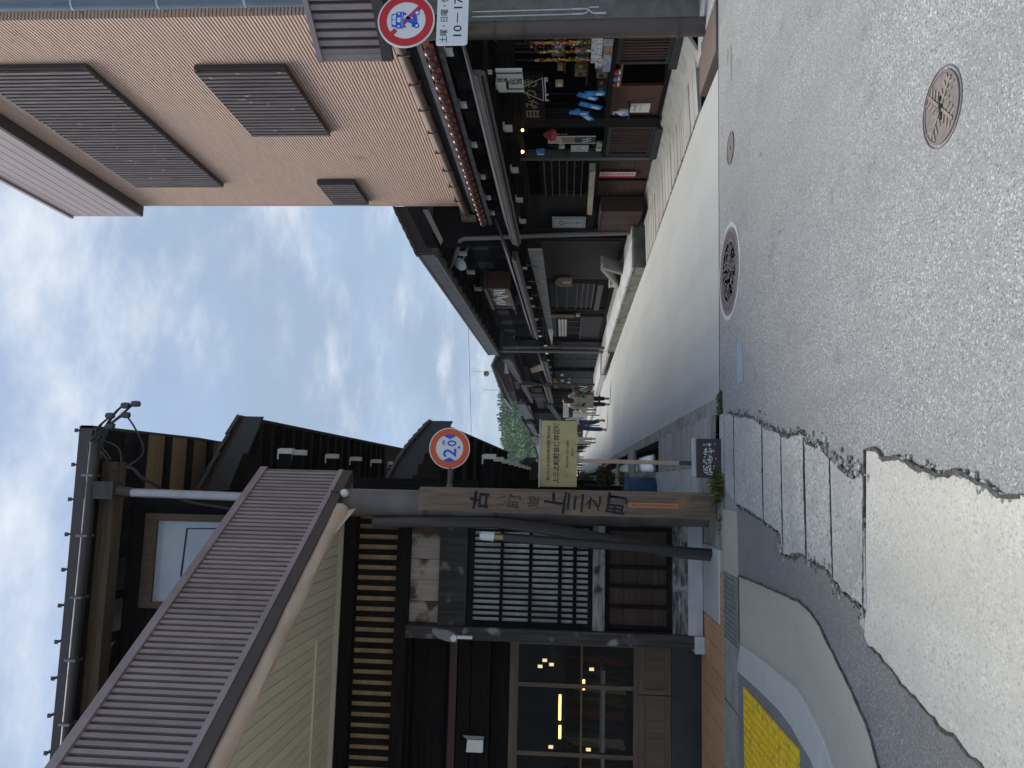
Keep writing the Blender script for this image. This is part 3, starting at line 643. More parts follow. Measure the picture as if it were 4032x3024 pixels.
# ---------- upper floor
bx(ch, 'wall_plate', -6.4, .1, 7.98, 8.16, 6.28, 6.44, wood('rough_log_beam', (.085,.063,.041), (.15,.112,.073), 'x', .8))
uw = MB().box(-1.50, -.46, 8.49, 8.55, 6.06, 6.2).box(-1.50, -.46, 8.49, 8.55, 4.92, 5.0).box(-1.50, -1.43, 8.49, 8.55, 5.0, 6.06).box(-.54, -.46, 8.49, 8.55, 5.0, 6.06).build('upper_window', BRN['x'], ch)
UGL = mat('sky_painted_glass', (.33,.37,.41), .10, spec=1, c2=(.42,.46,.50), scale=(2,2,2))  # pale blue-grey base puts the reflected sky into the glass colour
bx(uw, 'pane', -1.43, -.54, 8.525, 8.535, 5.0, 6.06, UGL); DBW = wood('dark_brown_frame', (.075,.05,.032), (.12,.085,.055), 'z', .6)
for q_ in (uw,): q_.data.materials[0] = DBW
b = MB(); b.tube([(-1.15,8.515,5.75), (-.62,8.515,5.72), (-.61,8.515,5.3)], .008, 6); b.build('latch_rod', CABLE, uw)
bx(ch, 'post', -.36, -.23, 8.46, 8.555, 4.72, 6.22, BLK['z'])
# roof: corner plate with eaves over the street and the lane
b = MB()
top = [V(-6.8,7.86,6.60), V(.47,7.86,6.66), V(.46,10.0,6.55), V(.38,13.9,6.62), V(-2.6,13.9,7.9), V(-2.6,10.6,7.9), V(-6.8,10.6,7.9)]
b.add(top + [p - V(0,0,.07) for p in top], [(0,1,5,6), (1,2,3,4,5), (7,13,12,8), (8,12,11,10,9), (0,7,8,1), (1,8,9,2), (2,9,10,3), (3,10,11,4), (6,13,7,0), (4,11,12,5), (5,12,13,6)])
rf = b.build('roof', ROOFT, ch)
b = MB(); b.box(-6.8, .475, 7.84, 7.875, 6.50, 6.63); b.prism([V(.475,7.84,6.5), V(.475,10.0,6.40), V(.39,13.9,6.47), V(.39,13.9,6.60), V(.475,10.0,6.53), V(.475,7.84,6.63)], V(-.03,0,0)); b.build('fascia', PURPD, rf)
for k in range(16):
    x = .42-.362*k; b = MB(); b.box(x-.009, x+.009, 7.83, 7.93, 6.648, 6.68); b.box(x-.02, x+.02, 7.826, 7.838, 6.655, 6.69); b.build('snow_guard', PURPD, rf)
# lane-side soffit: ochre boards between black rafters
for k in range(8):
    y = 8.62+.56*k; bx(ch, 'rafter', -.22, .44, y, y+.11, 6.37, 6.43, BLK['x'])
    bx(ch, 'soffit_board', -.22, .44, y+.11, y+.34, 6.415, 6.44, wood('ochre_soffit', (.20,.135,.075), (.27,.19,.11), 'x', .8)); bx(ch, 'soffit_board', -.22, .44, y+.343, y+.56, 6.415, 6.44, MATS['ochre_soffit'])
bx(ch, 'soffit_board', -6.4, .44, 7.88, 8.36, 6.44, 6.46, BLK['x'])
for k in range(12): x = -.45-.45*k; bx(ch, 'rafter', x-.045, x+.045, 8.17, 8.55, 6.38, 6.44, BLK['y'])
# front eave gutter, hopper and silver downpipe
gt = MB().tube([(-6.8,7.80,6.47), (.30,7.80,6.43)], .052, 12).build('gutter', GUTD, ch, True)
for k in range(9): x = -.05-.62*k; bx(gt, 'gutter_strap', x-.012, x+.012, 7.735, 7.865, 6.39, 6.51, GUT)
b = MB(); b.obox(V(-.20,7.86,6.34), V(.09,0,0), V(0,.09,0), V(0,0,.16)); b.tube([(-.20,7.86,6.2), (-.22,7.95,6.05)], .05, 10); b.build('hopper', GUTD, ch)
MB().tube([(-.22,7.93,6.06), (-.245,8.02,4.2)], .045, 12).build('downpipe', mat('silver_downpipe', (.42,.41,.43), .35, metal=.3, c2=(.34,.33,.345), scale=(3,3,6)), ch, True)
MB().tube([(-.42,8.48,5.1), (-.50,8.45,5.0), (-.52,8.47,4.7)], .03, 8).build('vent_pipe', BLACK, ch, True)

# ---------- electric service drop at the roof corner
ec = thing('service_cable', 'bundle of looped black cables with insulators at the upper roof corner', 'cable', (.45, 7.8, 6.3))
pods = [(.71,7.8,6.03), (.69,7.8,6.14), (.59,7.8,6.13), (.58,7.8,6.30), (.47,7.8,6.29)]
INS = mat('insulator_black', (.05,.06,.062), .35)
for i, p in enumerate(pods):
    q = V(.18-.02*i, 7.80, 6.50-.05*i); a = V(*p)
    b = MB(); pts = [q.lerp(a, s) + V(0, 0, .10*math.sin(math.pi*s)+.03*math.sin(7*s+i)) for s in [k/9 for k in range(10)]]
    b.tube(pts, .009, 6); b.tube([pp + V(.02,.01,-.025) for pp in pts], .007, 6); b.build('cable', CABLE, ec, True)
    b = MB(); b.lathe([(.012,-.05), (.03,-.045), (.034,0), (.030,.035), (.012,.045)], p, 10); b.build('insulator', INS, ec, True)
b = MB(); b.tube(smooth([(.45,7.8,6.45), (.33,7.83,6.38), (.24,7.85,6.2), (.02,7.86,6.15)]), .010, 6); b.tube(smooth([(.62,7.8,6.15), (.45,7.82,6.02), (.22,7.84,5.92), (.08,7.86,6.05), (.0,7.88,6.25)]), .009, 6)
b.tube(smooth([(.0,7.88,6.3), (.04,7.9,6.08), (-.06,7.95,5.98), (-.14,8.1,5.9), (-.3,8.42,5.75), (-.4,8.47,5.1)]), .016, 8); b.build('cable', CABLE, ec, True)

# ================================================================== CANOPY over the pavement corner
cp = thing('canopy', 'brown ribbed metal canopy over the left pavement corner', 'canopy', (-1, 7, 3.9))
A, B = V(.05, 8.40, 0), V(-2.9, 3.62, 0)          # outer edge on plan
dr = (B-A).normalized(); nr = V(-dr.y, dr.x, 0)
if nr.x < 0: nr = -nr                              # outward, towards the street
ln = (B-A).length; zb, zt = 3.93, 4.81
zt2 = lambda s: zt + .10*s/ln
def seg(name, s0, s1, z0, z1, off0, off1, m_):
    c = A + dr*((s0+s1)/2) + nr*((off0+off1)/2) + V(0,0,(z0+z1)/2)
    return ob_piece(cp, name, c, dr*((s1-s0)/2), nr*((off1-off0)/2), V(0,0,(z1-z0)/2), m_)
seg('fascia_sheet', 0, ln, zb, zt, -.05, -.02, PURP)
s = .05
while s < ln-.1:
    seg('rib', s, s+.038, zb+.05, zt-.02, -.02, .024, PURP); s += .066
seg('bottom_trim', -.01, ln, zb-.0, zb+.05, -.06, .03, PURP); seg('bottom_lip', -.01, ln, zb-.10, zb-.002, -.10, .022, PURPD)
seg('top_cap', -.01, ln, zt-.02, zt+.055, -.06, .045, PURP)
b = MB(); b.prism([A+nr*.02+V(0,0,zb-.1), A+nr*.02+V(0,0,zt+.03), A+V(-.35,.05,zt+.03), A+V(-.35,.05,zb-.1)], V(0,.02,0)); b.build('end_panel', PURP, cp)
b = MB(); b.prism([A+V(0,0,4.70), B+V(0,0,4.80), V(-6.4,3.62,4.85), V(-6.4,8.45,4.75), V(-.36,8.45,4.72)], V(0,0,.04)); b.build('roof_sheet', PURPD, cp)
# soffit boards run back to the shop front
yb = lambda x: A.y + (B.y-A.y)*(x-A.x)/(B.x-A.x) + .06
x = -.02
while x > -4.6:
    x2 = x-.104; y0a, y0b = max(3.66, yb(x)), max(3.66, yb(x2))
    b = MB(); b.prism([V(x-.003,y0a,3.955), V(x2+.003,y0b,3.955), V(x2+.003,8.455,3.955), V(x-.003,8.455,3.955)], V(0,0,.02)); b.build('soffit_board', SOF['y'], cp); x = x2
seg('soffit_backing', .05, ln, 3.98, 3.985, -.5, -.06, SOF['x'])
bx(cp, 'wall_trim', -6.4, -.36, 8.42, 8.455, 3.90, 3.953, mat('pale_trim', (.50,.47,.40), .6))
bx(cp, 'soffit_batten', -4.6, -1.62, 7.80, 7.83, 3.935, 3.953, SOF['x'])
# rolled fabric awning under the canopy
fa = thing('rolled_awning', 'beige fabric awning rolled up under the brown canopy edge', 'awning', (-1.2, 6.5, 3.85))
g = []; P0, P1 = on_z(1335, 2000, 3.81), on_z(842, 3023, 3.81); P1 = P0 + (P1-P0)*1.35; P0.z = P1.z = 0; d_ = (P1-P0).normalized(); n_ = V(-d_.y, d_.x, 0); n_ = n_ if n_.x > 0 else -n_
L_ = (P1-P0).length
for i in range(33):
    s = L_*i/32; rad = .078 + .003*math.sin(i*1.7); row = []
    for k in range(13):
        a = 2*math.pi*k/12; rr_ = rad*(1+.06*math.sin(3*a+i*.6))
        row.append(P0 + d_*s + n_*(rr_*.75*math.cos(a)) + V(0,0,3.80 + rr_*1.0*math.sin(a) - .003*math.sin(i*.5)))
    g.append(row)
FAB = mat('beige_awning_fabric', (.60,.47,.36), .8, c2=(.50,.385,.29), scale=(3,3,7), bump=.2, bscale=(12,12,25))
MB().sheet(g).build('fabric', FAB, fa, True)
b = MB(); b.prism([P0+d_*.0+n_*.06+V(0,0,3.86), P0+d_*.0-n_*.05+V(0,0,3.84), P0-d_*.03-n_*.02+V(0,0,3.64), P0+d_*.45+n_*.01+V(0,0,3.72)], d_*.02+n_*.01); b.build('flap', FAB, fa)
MB().tube([P0-d_*.05+V(0,0,3.79), P1+V(0,0,3.79)], .03, 8).build('roller', STEEL, fa, True)
bl = thing('canopy_bulb', 'white globe bulb under the canopy corner', 'lamp', (-.17, 8.02, 3.87)); MB().ball((-.17,8.02,3.80), .045, 12).build('globe', WHITE, bl, True); MB().lathe([(.03,0), (.03,.10)], (-.17,8.02,3.84), 10).build('socket', BLACK, bl)

# ================================================================== UTILITY POLE, WELCOME POST, SIGNS at the left corner
up = thing('utility_pole', 'grey brown utility pole rising behind the lettered wooden post', 'utility pole', (-.27, 8.2, 0))
POLE = mat('utility_pole_grey', (.155,.140,.135), .5, c2=(.10,.09,.088), scale=(2,2,5))
MB().tube([(-.27,8.18,0), (-.27,8.2,4.0)], [.155,.145], 20).build('pole', POLE, up, True)
MB().tube([(-.47,8.12,3.5), (-.45,8.1,3.1), (-.43,8.08,2.2), (-.50,8.05,1.5), (-.60,8.02,.9), (-.68,8.0,.3), (-.70,8.0,.02)], [.06,.06,.06,.062,.065,.055,.05], 12).build('cable_guard', mat('brown_guard', (.055,.045,.042), .5), up, True)
for z in (2.95, 2.2): MB().lathe([(.16,-.02), (.16,.02)], (-.27,8.19,z), 20).build('band', PURPD, up)
rs = thing('width_limit_sign', 'round orange ringed width limit sign reading 2.0 m', 'traffic sign', (.32, 8.3, 2.75))
def disc(r0, r1, y, m_, nm, par, c, n=48):
    b = MB(); vs = []; fs = []
    for k in range(n):
        a = 2*math.pi*k/n; vs += [V(c[0]+r1*math.cos(a), y, c[1]+r1*math.sin(a)), V(c[0]+r0*math.cos(a), y, c[1]+r0*math.sin(a))]
    for k in range(n): j = (k+1) % n; fs.append((2*k, 2*j, 2*j+1, 2*k+1))
    if r0 < 1e-4: vs = vs[0::2]; fs = [tuple(range(n))]
    b.add(vs, fs); return b.build(nm, m_, par)
sc_ = (.335, 2.745); r = .222
b = MB(); b.lathe([(r,0), (r,.012)], (sc_[0], 8.29, sc_[1]), 48, axis='y'); b.v = [V(p.x, 8.29+(8.29-p.y), p.z) for p in b.v]; b.build('plate', SIGNW, rs)
disc(.150, r*.955, 8.287, ORGP, 'ring', rs, sc_)
b = MB()
for sg_ in (-1, 1):
    pts = [V(sc_[0]+sg_*.1495*math.cos(a), 8.2865, sc_[1]+.1495*math.sin(a)) for a in [R(-27+54*k/8) for k in range(9)]] + [V(sc_[0]+sg_*.098, 8.2865, sc_[1])]
    b.poly(pts)
b.build('side_mark', BLUEP, rs)
text('2', .20, BLUEP, rs, 'numeral', V(sc_[0]-.048, 8.2860, sc_[1]-.012), bold=.012); text('.', .20, BLUEP, rs, 'numeral', V(sc_[0]+.012, 8.2860, sc_[1]-.055), bold=.01); text('0', .14, BLUEP, rs, 'numeral', V(sc_[0]+.055, 8.2860, sc_[1]-.030), bold=.012); text('m', .065, BLUEP, rs, 'numeral', V(sc_[0]+.062, 8.2860, sc_[1]+.068), bold=.02)
b = MB(); b.tube([(.34,8.33,2.73), (-.12,8.30,2.73)], .03, 12); b.build('arm', PIPEB, rs, True)
b = MB(); b.tube([(-.06,8.30,2.73), (-.14,8.27,2.73)], [.03,.055], 10); b.build('arm_bracket', PIPEB, rs, True)
bx(rs, 'clamp', .30, .37, 8.305, 8.345, 2.66, 2.82, STEEL)

wp = thing('lettered_post', 'tall weathered wooden welcome post with black brushed characters', 'sign post', (-.19, 7.65, 0))
PW = wood('weathered_post_wood', (.195,.138,.092), (.105,.073,.052), 'z', .75, rnd=0, c3=(.28,.175,.075), s3=2.2, lo3=.56, hi3=.72, bump=.5)
b = MB(); x0, x1 = -.325, -.068
b.prism([V(x0,7.64,.03), V(x1,7.64,.03), V(x1-.012,7.64,2.93), V(x0+.018,7.64,2.93)], V(0,.20,0)); c0 = [V(x0+.018,7.64,2.93), V(x1-.012,7.64,2.93), V(x1-.012,7.84,2.93), V(x0+.018,7.84,2.93)]
b.add(c0 + [V(-.195,7.74,2.985)], [(0,1,4), (1,2,4), (2,3,4), (3,0,4)]); b.build('shaft', PW, wp)
Yp = 7.636
INKF = mat('faded_ink', (.06,.045,.045), .8)
def brush(ch_, z, s, m_, bold, sx=1.0, x=-.195):
    o = text(ch_, s, m_, wp, 'character', V(x, Yp, z), bold=bold*.8, sx=sx)
    bm = bmesh.new(); bm.from_mesh(o.data); bmesh.ops.subdivide_edges(bm, edges=[e for e in bm.edges if e.is_boundary and e.calc_length() > s*.08], cuts=3)
    for v in bm.verts:                     # hand-brushed: strokes swell, thin out and lean
        q = V(v.co.x*13/s*.2, 0, v.co.z*13/s*.2) + V(z*7, 3, 0); v.co.x += s*.055*noise.noise(q) + v.co.z*.10; v.co.z += s*.055*noise.noise(q+V(9,4,2)) - v.co.x*.12
    bm.to_mesh(o.data); bm.free(); return o
brush('古', 2.32, .19, INK, .040); brush('い', 2.10, .12, INKF, .0); brush('町', 1.98, .15, INKF, .012); brush('並', 1.79, .13, INKF, .016)
brush('上', 1.565, .24, INK, .022, .95); brush('三', 1.375, .20, INK, .020); brush('之', 1.20, .15, INK, .022); brush('町', .975, .23, INK, .018, .95)
b = MB(); b.prism([V(-.228,7.634,.86), V(-.222,7.634,.872), V(-.186,7.634,.872), V(-.180,7.634,.86), V(-.178,7.634,.40), V(-.184,7.634,.39), V(-.220,7.634,.39), V(-.226,7.634,.40)], V(0,.006,0)); b.build('plaque', mat('copper_orange_plaque', (.52,.20,.085), .5), wp)
vtext('重要伝統的建造物群保存地区', .030, mat('plaque_ink', (.10,.035,.02), .7), wp, 'plaque_lettering', V(-.203,7.6325,.838), (1,0,0), (0,0,1), step=1.08)
for z in (.852, .405): MB().lathe([(.004,0), (.004,.004)], (-.203,7.633,z), 8, axis='y').build('plaque_screw', BLACK, wp)

nb = thing('notice_board', 'yellowed wooden district notice board on a thin post', 'sign', (.24, 8.0, 0))
YB = mat('yellowed_board', (.52,.43,.19), .7, c2=(.40,.335,.17), scale=(9,9,2), c3=(.20,.165,.12), s3=3.4, lo3=.55, hi3=.72)
b = MB(); b.prism([V(-.045,7.99,1.372), V(.632,7.99,1.374), V(.634,7.99,1.745), V(-.048,7.99,1.755)], V(0,.022,0)); b.build('board', YB, nb)
b = MB(); b.box(-.055, .645, 7.982, 8.016, 1.752, 1.766); b.build('top_trim', CONCW, nb)
bx(nb, 'edge_frame', .633, .640, 7.985, 8.012, 1.38, 1.752, BLACK)
BI = mat('board_ink', (.05,.04,.035), .8)
text('高山市三町伝統的建造物群保存地区', .036, BI, nb, 'lettering', V(.30,7.988,1.665), align='CENTER', bold=.008); text('上三之町町並保存区域', .063, BI, nb, 'lettering', V(.30,7.988,1.583), bold=.02)
text('昭和五四年二月三日選定', .026, BI, nb, 'lettering', V(.29,7.988,1.47), bold=.008); text('高山市', .028, BI, nb, 'lettering', V(.31,7.988,1.42), bold=.008)
b = MB(); b.box(.205, .245, 8.014, 8.05, .30, 1.75); b.build('post', wood('peach_post_wood', (.50,.33,.20), (.42,.30,.20), 'z', .7, rnd=0, c3=(.42,.38,.31), s3=1.2, lo3=.45, hi3=.6), nb)
b = MB(); b.box(.203, .247, 8.01, 8.054, .02, .33); b.build('post_sleeve', mat('sleeve_brown', (.075,.065,.065), .6), nb)
bb = thing('notice_box', 'low dark brown box with worn white lettering on the kerb corner', 'ground sign', (.26, 7.55, .01))
BXM = mat('dark_brown_box', (.036,.029,.029), .6, c2=(.046,.038,.037), scale=(8,8,8))
b = MB(); b.prism([V(.075,7.49,.012), V(.448,7.49,.012), V(.448,7.50,.232), V(.075,7.50,.226)], V(0,.10,0)); b.build('body', BXM, bb, bevel=.003)
b = MB(); b.prism([V(.08,7.60,.012), V(.448,7.60,.012), V(.46,7.62,.27), V(.09,7.62,.262)], V(0,.012,0)); b.build('back_sheet', CONCW, bb)
b = MB(); rr = random.Random(9)
for k in range(120):
    x = rr.uniform(.105, .405); z = rr.uniform(.10, .175) if rr.random() < .75 else rr.uniform(.055, .18)
    if rr.random() < .35 and .2 < x < .3: continue
    e = rr.uniform(0, 3.1); l = rr.uniform(.004, .014); c = V(x, 7.4875+.0455*z, z); u_ = V(math.cos(e), 0, math.sin(e))*l; v_ = V(-math.sin(e), 0, math.cos(e))*rr.uniform(.002, .005)
    b.add([c-u_-v_, c+u_-v_*.4, c+u_*.8+v_, c-u_*.7+v_], [(0,1,2,3)])
o = b.build('worn_lettering', WHITE, bb); o['kind'] = 'stuff'
bo = thing('corner_bollard', 'dark steel tube standing before the lattice window with a clear cap', 'post', (-.62, 7.9, 0))
MB().tube([(-.665,7.92,.02), (-.56,7.80,2.10)], .045, 14).build('tube', mat('dark_tube', (.025,.027,.032), .4), bo, True)
MB().tube([(-.56,7.80,2.10), (-.556,7.796,2.20)], [.035,.033], 12).build('brass_collar', mat('brass', (.30,.22,.09), .35, metal=.7), bo, True)
MB().tube([(-.557,7.797,2.195), (-.554,7.794,2.215), (-.551,7.79,2.31), (-.550,7.789,2.335)], [.052,.046,.046,.03], 14).build('cap', mat('milky_plastic', (.62,.66,.70), .25), bo, True)

# ================================================================== LEFT ROW along the lane
def ribbed_roof(name, par, pts, th, m_):
    b = MB(); b.prism(pts, V(0,0,th)); return b.build(name, m_, par)
lh = thing('lane_house', 'black timber house with white tipped brackets along the left of the lane', 'house', (-2, 14, 0))
shell('wall', -6, -.10, 13.65, 27, -.1, 5.75, BLK['z'], lh)
shell('near_wall', -6, .0, 9.75, 13.6, 3.0, 5.6, BLK['z'], lh).location.z += 0
# upper roof with stepped tile gable, eave at X = .75
BARGE = mat('slate_black_bargeboard', (.036,.036,.040), .55, c2=(.055,.054,.058), scale=(3,3,3))
def lane_roof(par, Y0, Y1, Xe, ze, Xi, zi, lab=None, drop=0., gable=True, curve=0., tilemat=ROOFB, board=BARGE):
    n = 7; g0, g1 = [], []
    def prof(s): return V(Xe+(Xi-Xe)*s, 0, ze+(zi-ze)*s + curve*math.sin(math.pi*s))
    b = MB()
    top = [prof(i/n) for i in range(n+1)]
    for Yq, dz in ((Y0, 0), (Y1, drop)): g0.append([V(p.x, Yq, p.z+dz) for p in top]); g1.append([V(p.x, Yq, p.z+dz-.09) for p in top])
    b.sheet(g0); b.sheet(g1)
    for q in (0, n): b.add([g0[0][q], g0[1][q], g1[1][q], g1[0][q]], [(0,1,2,3)])
    for q in (0, 1): b.add(g0[q]+g1[q], [(i, i+1, n+2+i, n+1+i) for i in range(n)])
    rf_ = b.build('roof', tilemat, par)
    if gable:
        bb_ = MB()
        for i in range(n): bb_.prism([g0[0][i]+V(0,-.03,-.07), g0[0][i+1]+V(0,-.03,-.07), g0[0][i+1]+V(0,-.03,-.36), g0[0][i]+V(0,-.03,-.30)], V(0,.05,0))
        bb_.build('bargeboard', board, rf_)
        for i in range(n*2):
            p = prof((i+.5)/(2*n)); dq = (prof((i+1)/(2*n)) - prof(i/(2*n)))*.5
            ob_piece(rf_, 'verge_tile', V(p.x, Y0+.05, p.z+.02), dq*1.08 + V(0,0,.012 if dq.z > 0 else -.012), V(0,.13,0), V(0,0,.02), ROOFT)
    return rf_
def tip_brackets(par, ys_, X, zf, Xi, m_=LIME, w_=.032, drop=.10, k=1.):
    for y in ys_:
        z = zf(y); a = MB(); a.box(min(X,Xi), max(X,Xi), y-.055, y+.055, z-.13, z+.015); br = a.build('bracket', BLK['x'], par)
        sgn = 1 if X > Xi else -1
        c = MB(); xt = X + sgn*.004
        c.box(min(X-sgn*.055*k, xt+sgn*.012), max(X-sgn*.055*k, xt+sgn*.012), y-.059, y+.059, z-.17*k, z+.004); c.box(min(X-sgn*.13*k, xt), max(X-sgn*.13*k, xt), y-.059, y+.057, z+.006, z+.026); c.build('white_tip', m_, br)
lane_roof(lh, 9.75, 27, .75, 5.72, -2.6, 7.3, drop=-.15)
for k in range(18): y = 9.85+.42*k; bx(lh, 'rafter', -.1, .70, y, y+.10, 5.50, 5.62, BLK['x'])
tip_brackets(lh, (10.05, 10.55, 12.1, 13.5, 15, 16.5), .34, lambda y: 5.27, -.15)
bx(lh, 'wall_beam', -.12, -.02, 9.8, 27, 4.95, 5.12, BLK['y'])
for k in range(9):
    y = 10.3+1.4*k; bx(lh, 'wall_panel', -.095, -.07, y, y+1.1, 4.1, 4.93, RED['y'])
# ground floor roof with its swept gable end
lane_roof(lh, 10.55, 21.5, .80, 3.35, -.25, 3.98, drop=-.22, curve=.10, tilemat=ROOFT)
for k in range(8):
    y = 10.75+1.32*k; bx(lh, 'rafter', -.2, .74, y, y+.12, 3.13-.02*k, 3.24-.02*k, BLK['x'])
tip_brackets(lh, (11.1, 12.4, 13.7, 15, 16.3, 17.6, 19, 20.3), .36, lambda y: 2.66-.012*(y-11), -.1)
for k in range(11):
    y = 13.75+.95*k; bx(lh, 'wall_post', -.10, -.06, y, y+.10, 0, 3.1, BLK['z'])
    for q in range(5): bx(lh, 'lattice_bar', -.10, -.075, y+.16+.15*q, y+.20+.15*q, .85, 2.2, BLK['z'])
bx(lh, 'sill_beam', -.10, -.05, 13.7, 27, .7, .82, BLK['y'])
shell('lower_wall', -6, -.36, 13.61, 13.64, 0, 3, BLK['x'], lh)
lh2 = thing('lane_house', 'far left lane house with dark swept roof end beyond the notice board', 'house', (-2, 24, 0))
shell('wall', -6, .05, 27.05, 44, -.1, 3.6, BLK['z'], lh2)
lane_roof(lh2, 24.3, 40, .75, 2.66, -.3, 3.35, drop=-.10, curve=.12, tilemat=ROOFT); lane_roof(lh2, 27.1, 44, .70, 3.05, -2.2, 4.1, tilemat=ROOFT)
tip_brackets(lh2, (25, 27, 29, 31, 33, 36), .42, lambda y: 2.3, .0)
for k in range(12): y = 27.3+1.3*k; bx(lh2, 'wall_post', .05, .09, y, y+.12, 0, 2.3, BLK['z'])
lh3 = thing('lane_house', 'low dark house closing the far left end of the lane', 'house', (-2, 50, 0))
shell('wall', -6, .30, 44.1, 75, -.1, 3.3, BLK['z'], lh3); lane_roof(lh3, 44.1, 75, .78, 2.75, -2, 3.9, tilemat=ROOFT)
for k in range(8): y = 45+2.2*k; bx(lh3, 'wall_post', .30, .34, y, y+.15, 0, 2.6, BLK['z'])
# cement ledge, bin and plants against the left houses
struct(MB().box(-.36, .19, 8.55, 12.4, -.1, .05).build('cement_ledge', CONCW)); struct(MB().box(-.1, .19, 12.9, 16.3, -.1, .22).build('stone_ledge', MOSSC, bevel=.015))
bn = thing('blue_bin', 'blue plastic bucket bin by the drain wall', 'bin', (-.13, 12.45, .05))
BLUEB = mat('faded_blue_plastic', (.022,.075,.165), .4, c2=(.03,.095,.20), scale=(5,5,5))
MB().lathe([(.185,0), (.20,.02), (.225,.42), (.255,.425), (.26,.50), (.245,.50), (.235,.44), (.01,.44)], (-.10,12.45,.05), 24).build('body', BLUEB, bn, True)
MB().lathe([(.262,.44), (.268,.46), (.262,.48)], (-.10,12.45,.05), 24).build('rim', BLUEB, bn, True)
def leafy(par, name, c, rx, ry, rz, n, m_, rr, size=.05):
    b = MB()
    for k in range(n):
        while True:
            p = V(rr.uniform(-1,1), rr.uniform(-1,1), rr.uniform(-1,1))
            if .35 < p.length < 1: break
        p = V(p.x*rx, p.y*ry, p.z*rz)*(.75+.5*noise.noise(p*2.3+V(*c))); q = Vector(c)+p
        a = V(rr.uniform(-1,1), rr.uniform(-1,1), rr.uniform(-.6,.6)).normalized()*size*rr.uniform(.6,1.4); d = a.cross(V(rr.uniform(-1,1), rr.uniform(-1,1), rr.uniform(-1,1))).normalized()*size*.45
        b.add([q-a, q+d, q+a, q-d], [(0,1,2,3)])
    o = b.build(name, m_, par); return o
LEAFG = mat('green_leaf', (.055,.105,.022), .7, c2=(.10,.155,.035), scale=(14,14,14), lo=.4, hi=.6); LEAFR = mat('red_leaf', (.25,.045,.03), .7, c2=(.30,.10,.05), scale=(14,14,14)); LEAFD = mat('dark_leaf', (.03,.05,.016), .75, c2=(.075,.095,.03), scale=(12,12,12)); LEAFB = mat('dry_leaf', (.17,.11,.055), .85, c2=(.10,.09,.04), scale=(12,12,12))
POT = mat('clay_pot', (.16,.075,.05), .7)
for (x, y, h, lab, tip, nm) in ((.12, 17.4, .55, 'dark bushy potted plant with dry tips right above the blue bin', LEAFB, 'potted_plant'), (.15, 27.5, .95, 'bright green potted shrub with red leaf tips at the end of the plank bridges', LEAFR, 'potted_plant')):
    t = thing(nm, lab, 'plant', (x, y, .05)); rr = random.Random(int(y*3))
    MB().lathe([(.11,0), (.15,.24), (.165,.24), (.165,.27), (.14,.27), (.02,.25)], (x,y,.0), 14).build('pot', POT, t, True)
    MB().tube([(x,y,.25), (x+.02,y,.25+h*.5)], .012, 6).build('stem', BRN['z'], t)
    leafy(t, 'foliage', (x, y, .30+h*.5), .30, .34, h*.5, 520, LEAFG if tip is LEAFR else LEAFD, rr, .045)
    leafy(t, 'leaf_tips', (x+.16, y-.02, .32+h*.62), .20, .24, h*.30, 130, tip, rr, .04)
# ================================================================== RIGHT: TAN SIDED BUILDING over the souvenir shop
sb = thing('sided_building', 'tall tan building with ribbed siding and dark louvred window boxes', 'building', (7, 11, 0))
XW, YF, YE = 5.40, 8.28, 14.60
shell('core', XW+.04, 12, YF+.04, YE-.02, 3.3, 11.4, PURPD, sb)
def siding(fn, z0, z1, pitch=.046):
    b = MB(); n = int((z1-z0)/pitch); prof = []
    for k in range(n):
        z = z0+k*pitch; prof += [(.0, z), (.005, z+pitch*.74), (.024, z+pitch*.76), (.024, z+pitch*.98)]
    g = [[fn(s, d, z) for s in (0, 1)] for d, z in prof]
    b.sheet(g); return b
o = siding(lambda s, d, z: V(XW+d, YF+.004+(YE-YF-.004)*s, z), 3.66, 10.45).build('siding', SIDE, sb); o['kind'] = 'stuff'
o = siding(lambda s, d, z: V(XW+.002+(12-XW)*s, YF+d, z), 4.4, 10.45).build('siding', SIDE, sb); o['kind'] = 'stuff'
o = siding(lambda s, d, z: V(XW+(12-XW)*s, YE-d, z), 3.66, 10.45).build('siding', SIDE, sb); o['kind'] = 'stuff'
bx(sb, 'corner_trim', XW-.006, XW+.04, YE-.02, YE+.02, 3.6, 10.4, SIDE)
# overhanging cornice of seamed panels
bx(sb, 'cornice_soffit', XW-.20, 12, YF-.3, YE+.10, 10.22, 10.27, PURPD)
for k in range(7):
    z = 10.275+.205*k; bx(sb, 'cornice_panel', XW-.20, XW-.15, YF-.3, YE+.085, z+.010, z+.198, PINK)
    bx(sb, 'cornice_panel', XW-.15, 12, YF-.3, YF-.26, z+.010, z+.198, PINK); bx(sb, 'cornice_panel', XW-.15, 12, YE+.045, YE+.085, z+.010, z+.198, PINK)
bx(sb, 'cornice_back', XW-.147, 12, YF-.25, YE+.04, 10.27, 11.74, PURPD)
bx(sb, 'cornice_cap', XW-.24, 12, YF-.34, YE+.12, 11.72, 11.79, PINK)
def louvre(y0, y1, z0, z1, n):
    xo = XW-.085
    f = MB().box(xo+.01, XW, y0-.03, y1+.03, z0-.05, z0-.0).box(xo+.01, XW, y0-.03, y1+.03, z1, z1+.05).box(xo+.02, XW, y1, y1+.03, z0, z1).box(xo+.02, XW, y0-.03, y0, z0, z1).build('window_box', PURPD, sb)
    bx(f, 'window_pane', xo+.075, xo+.08, y0, y1, z0, z1, GLASS)
    p = (y1-y0)/n
    for k in range(n):
        y = y0+p*k; bx(f, 'louvre_slat', xo-.012, xo+.024, y+p*.18, y+p*.74, z0-.055, z1+.055, LOUV)
    return f
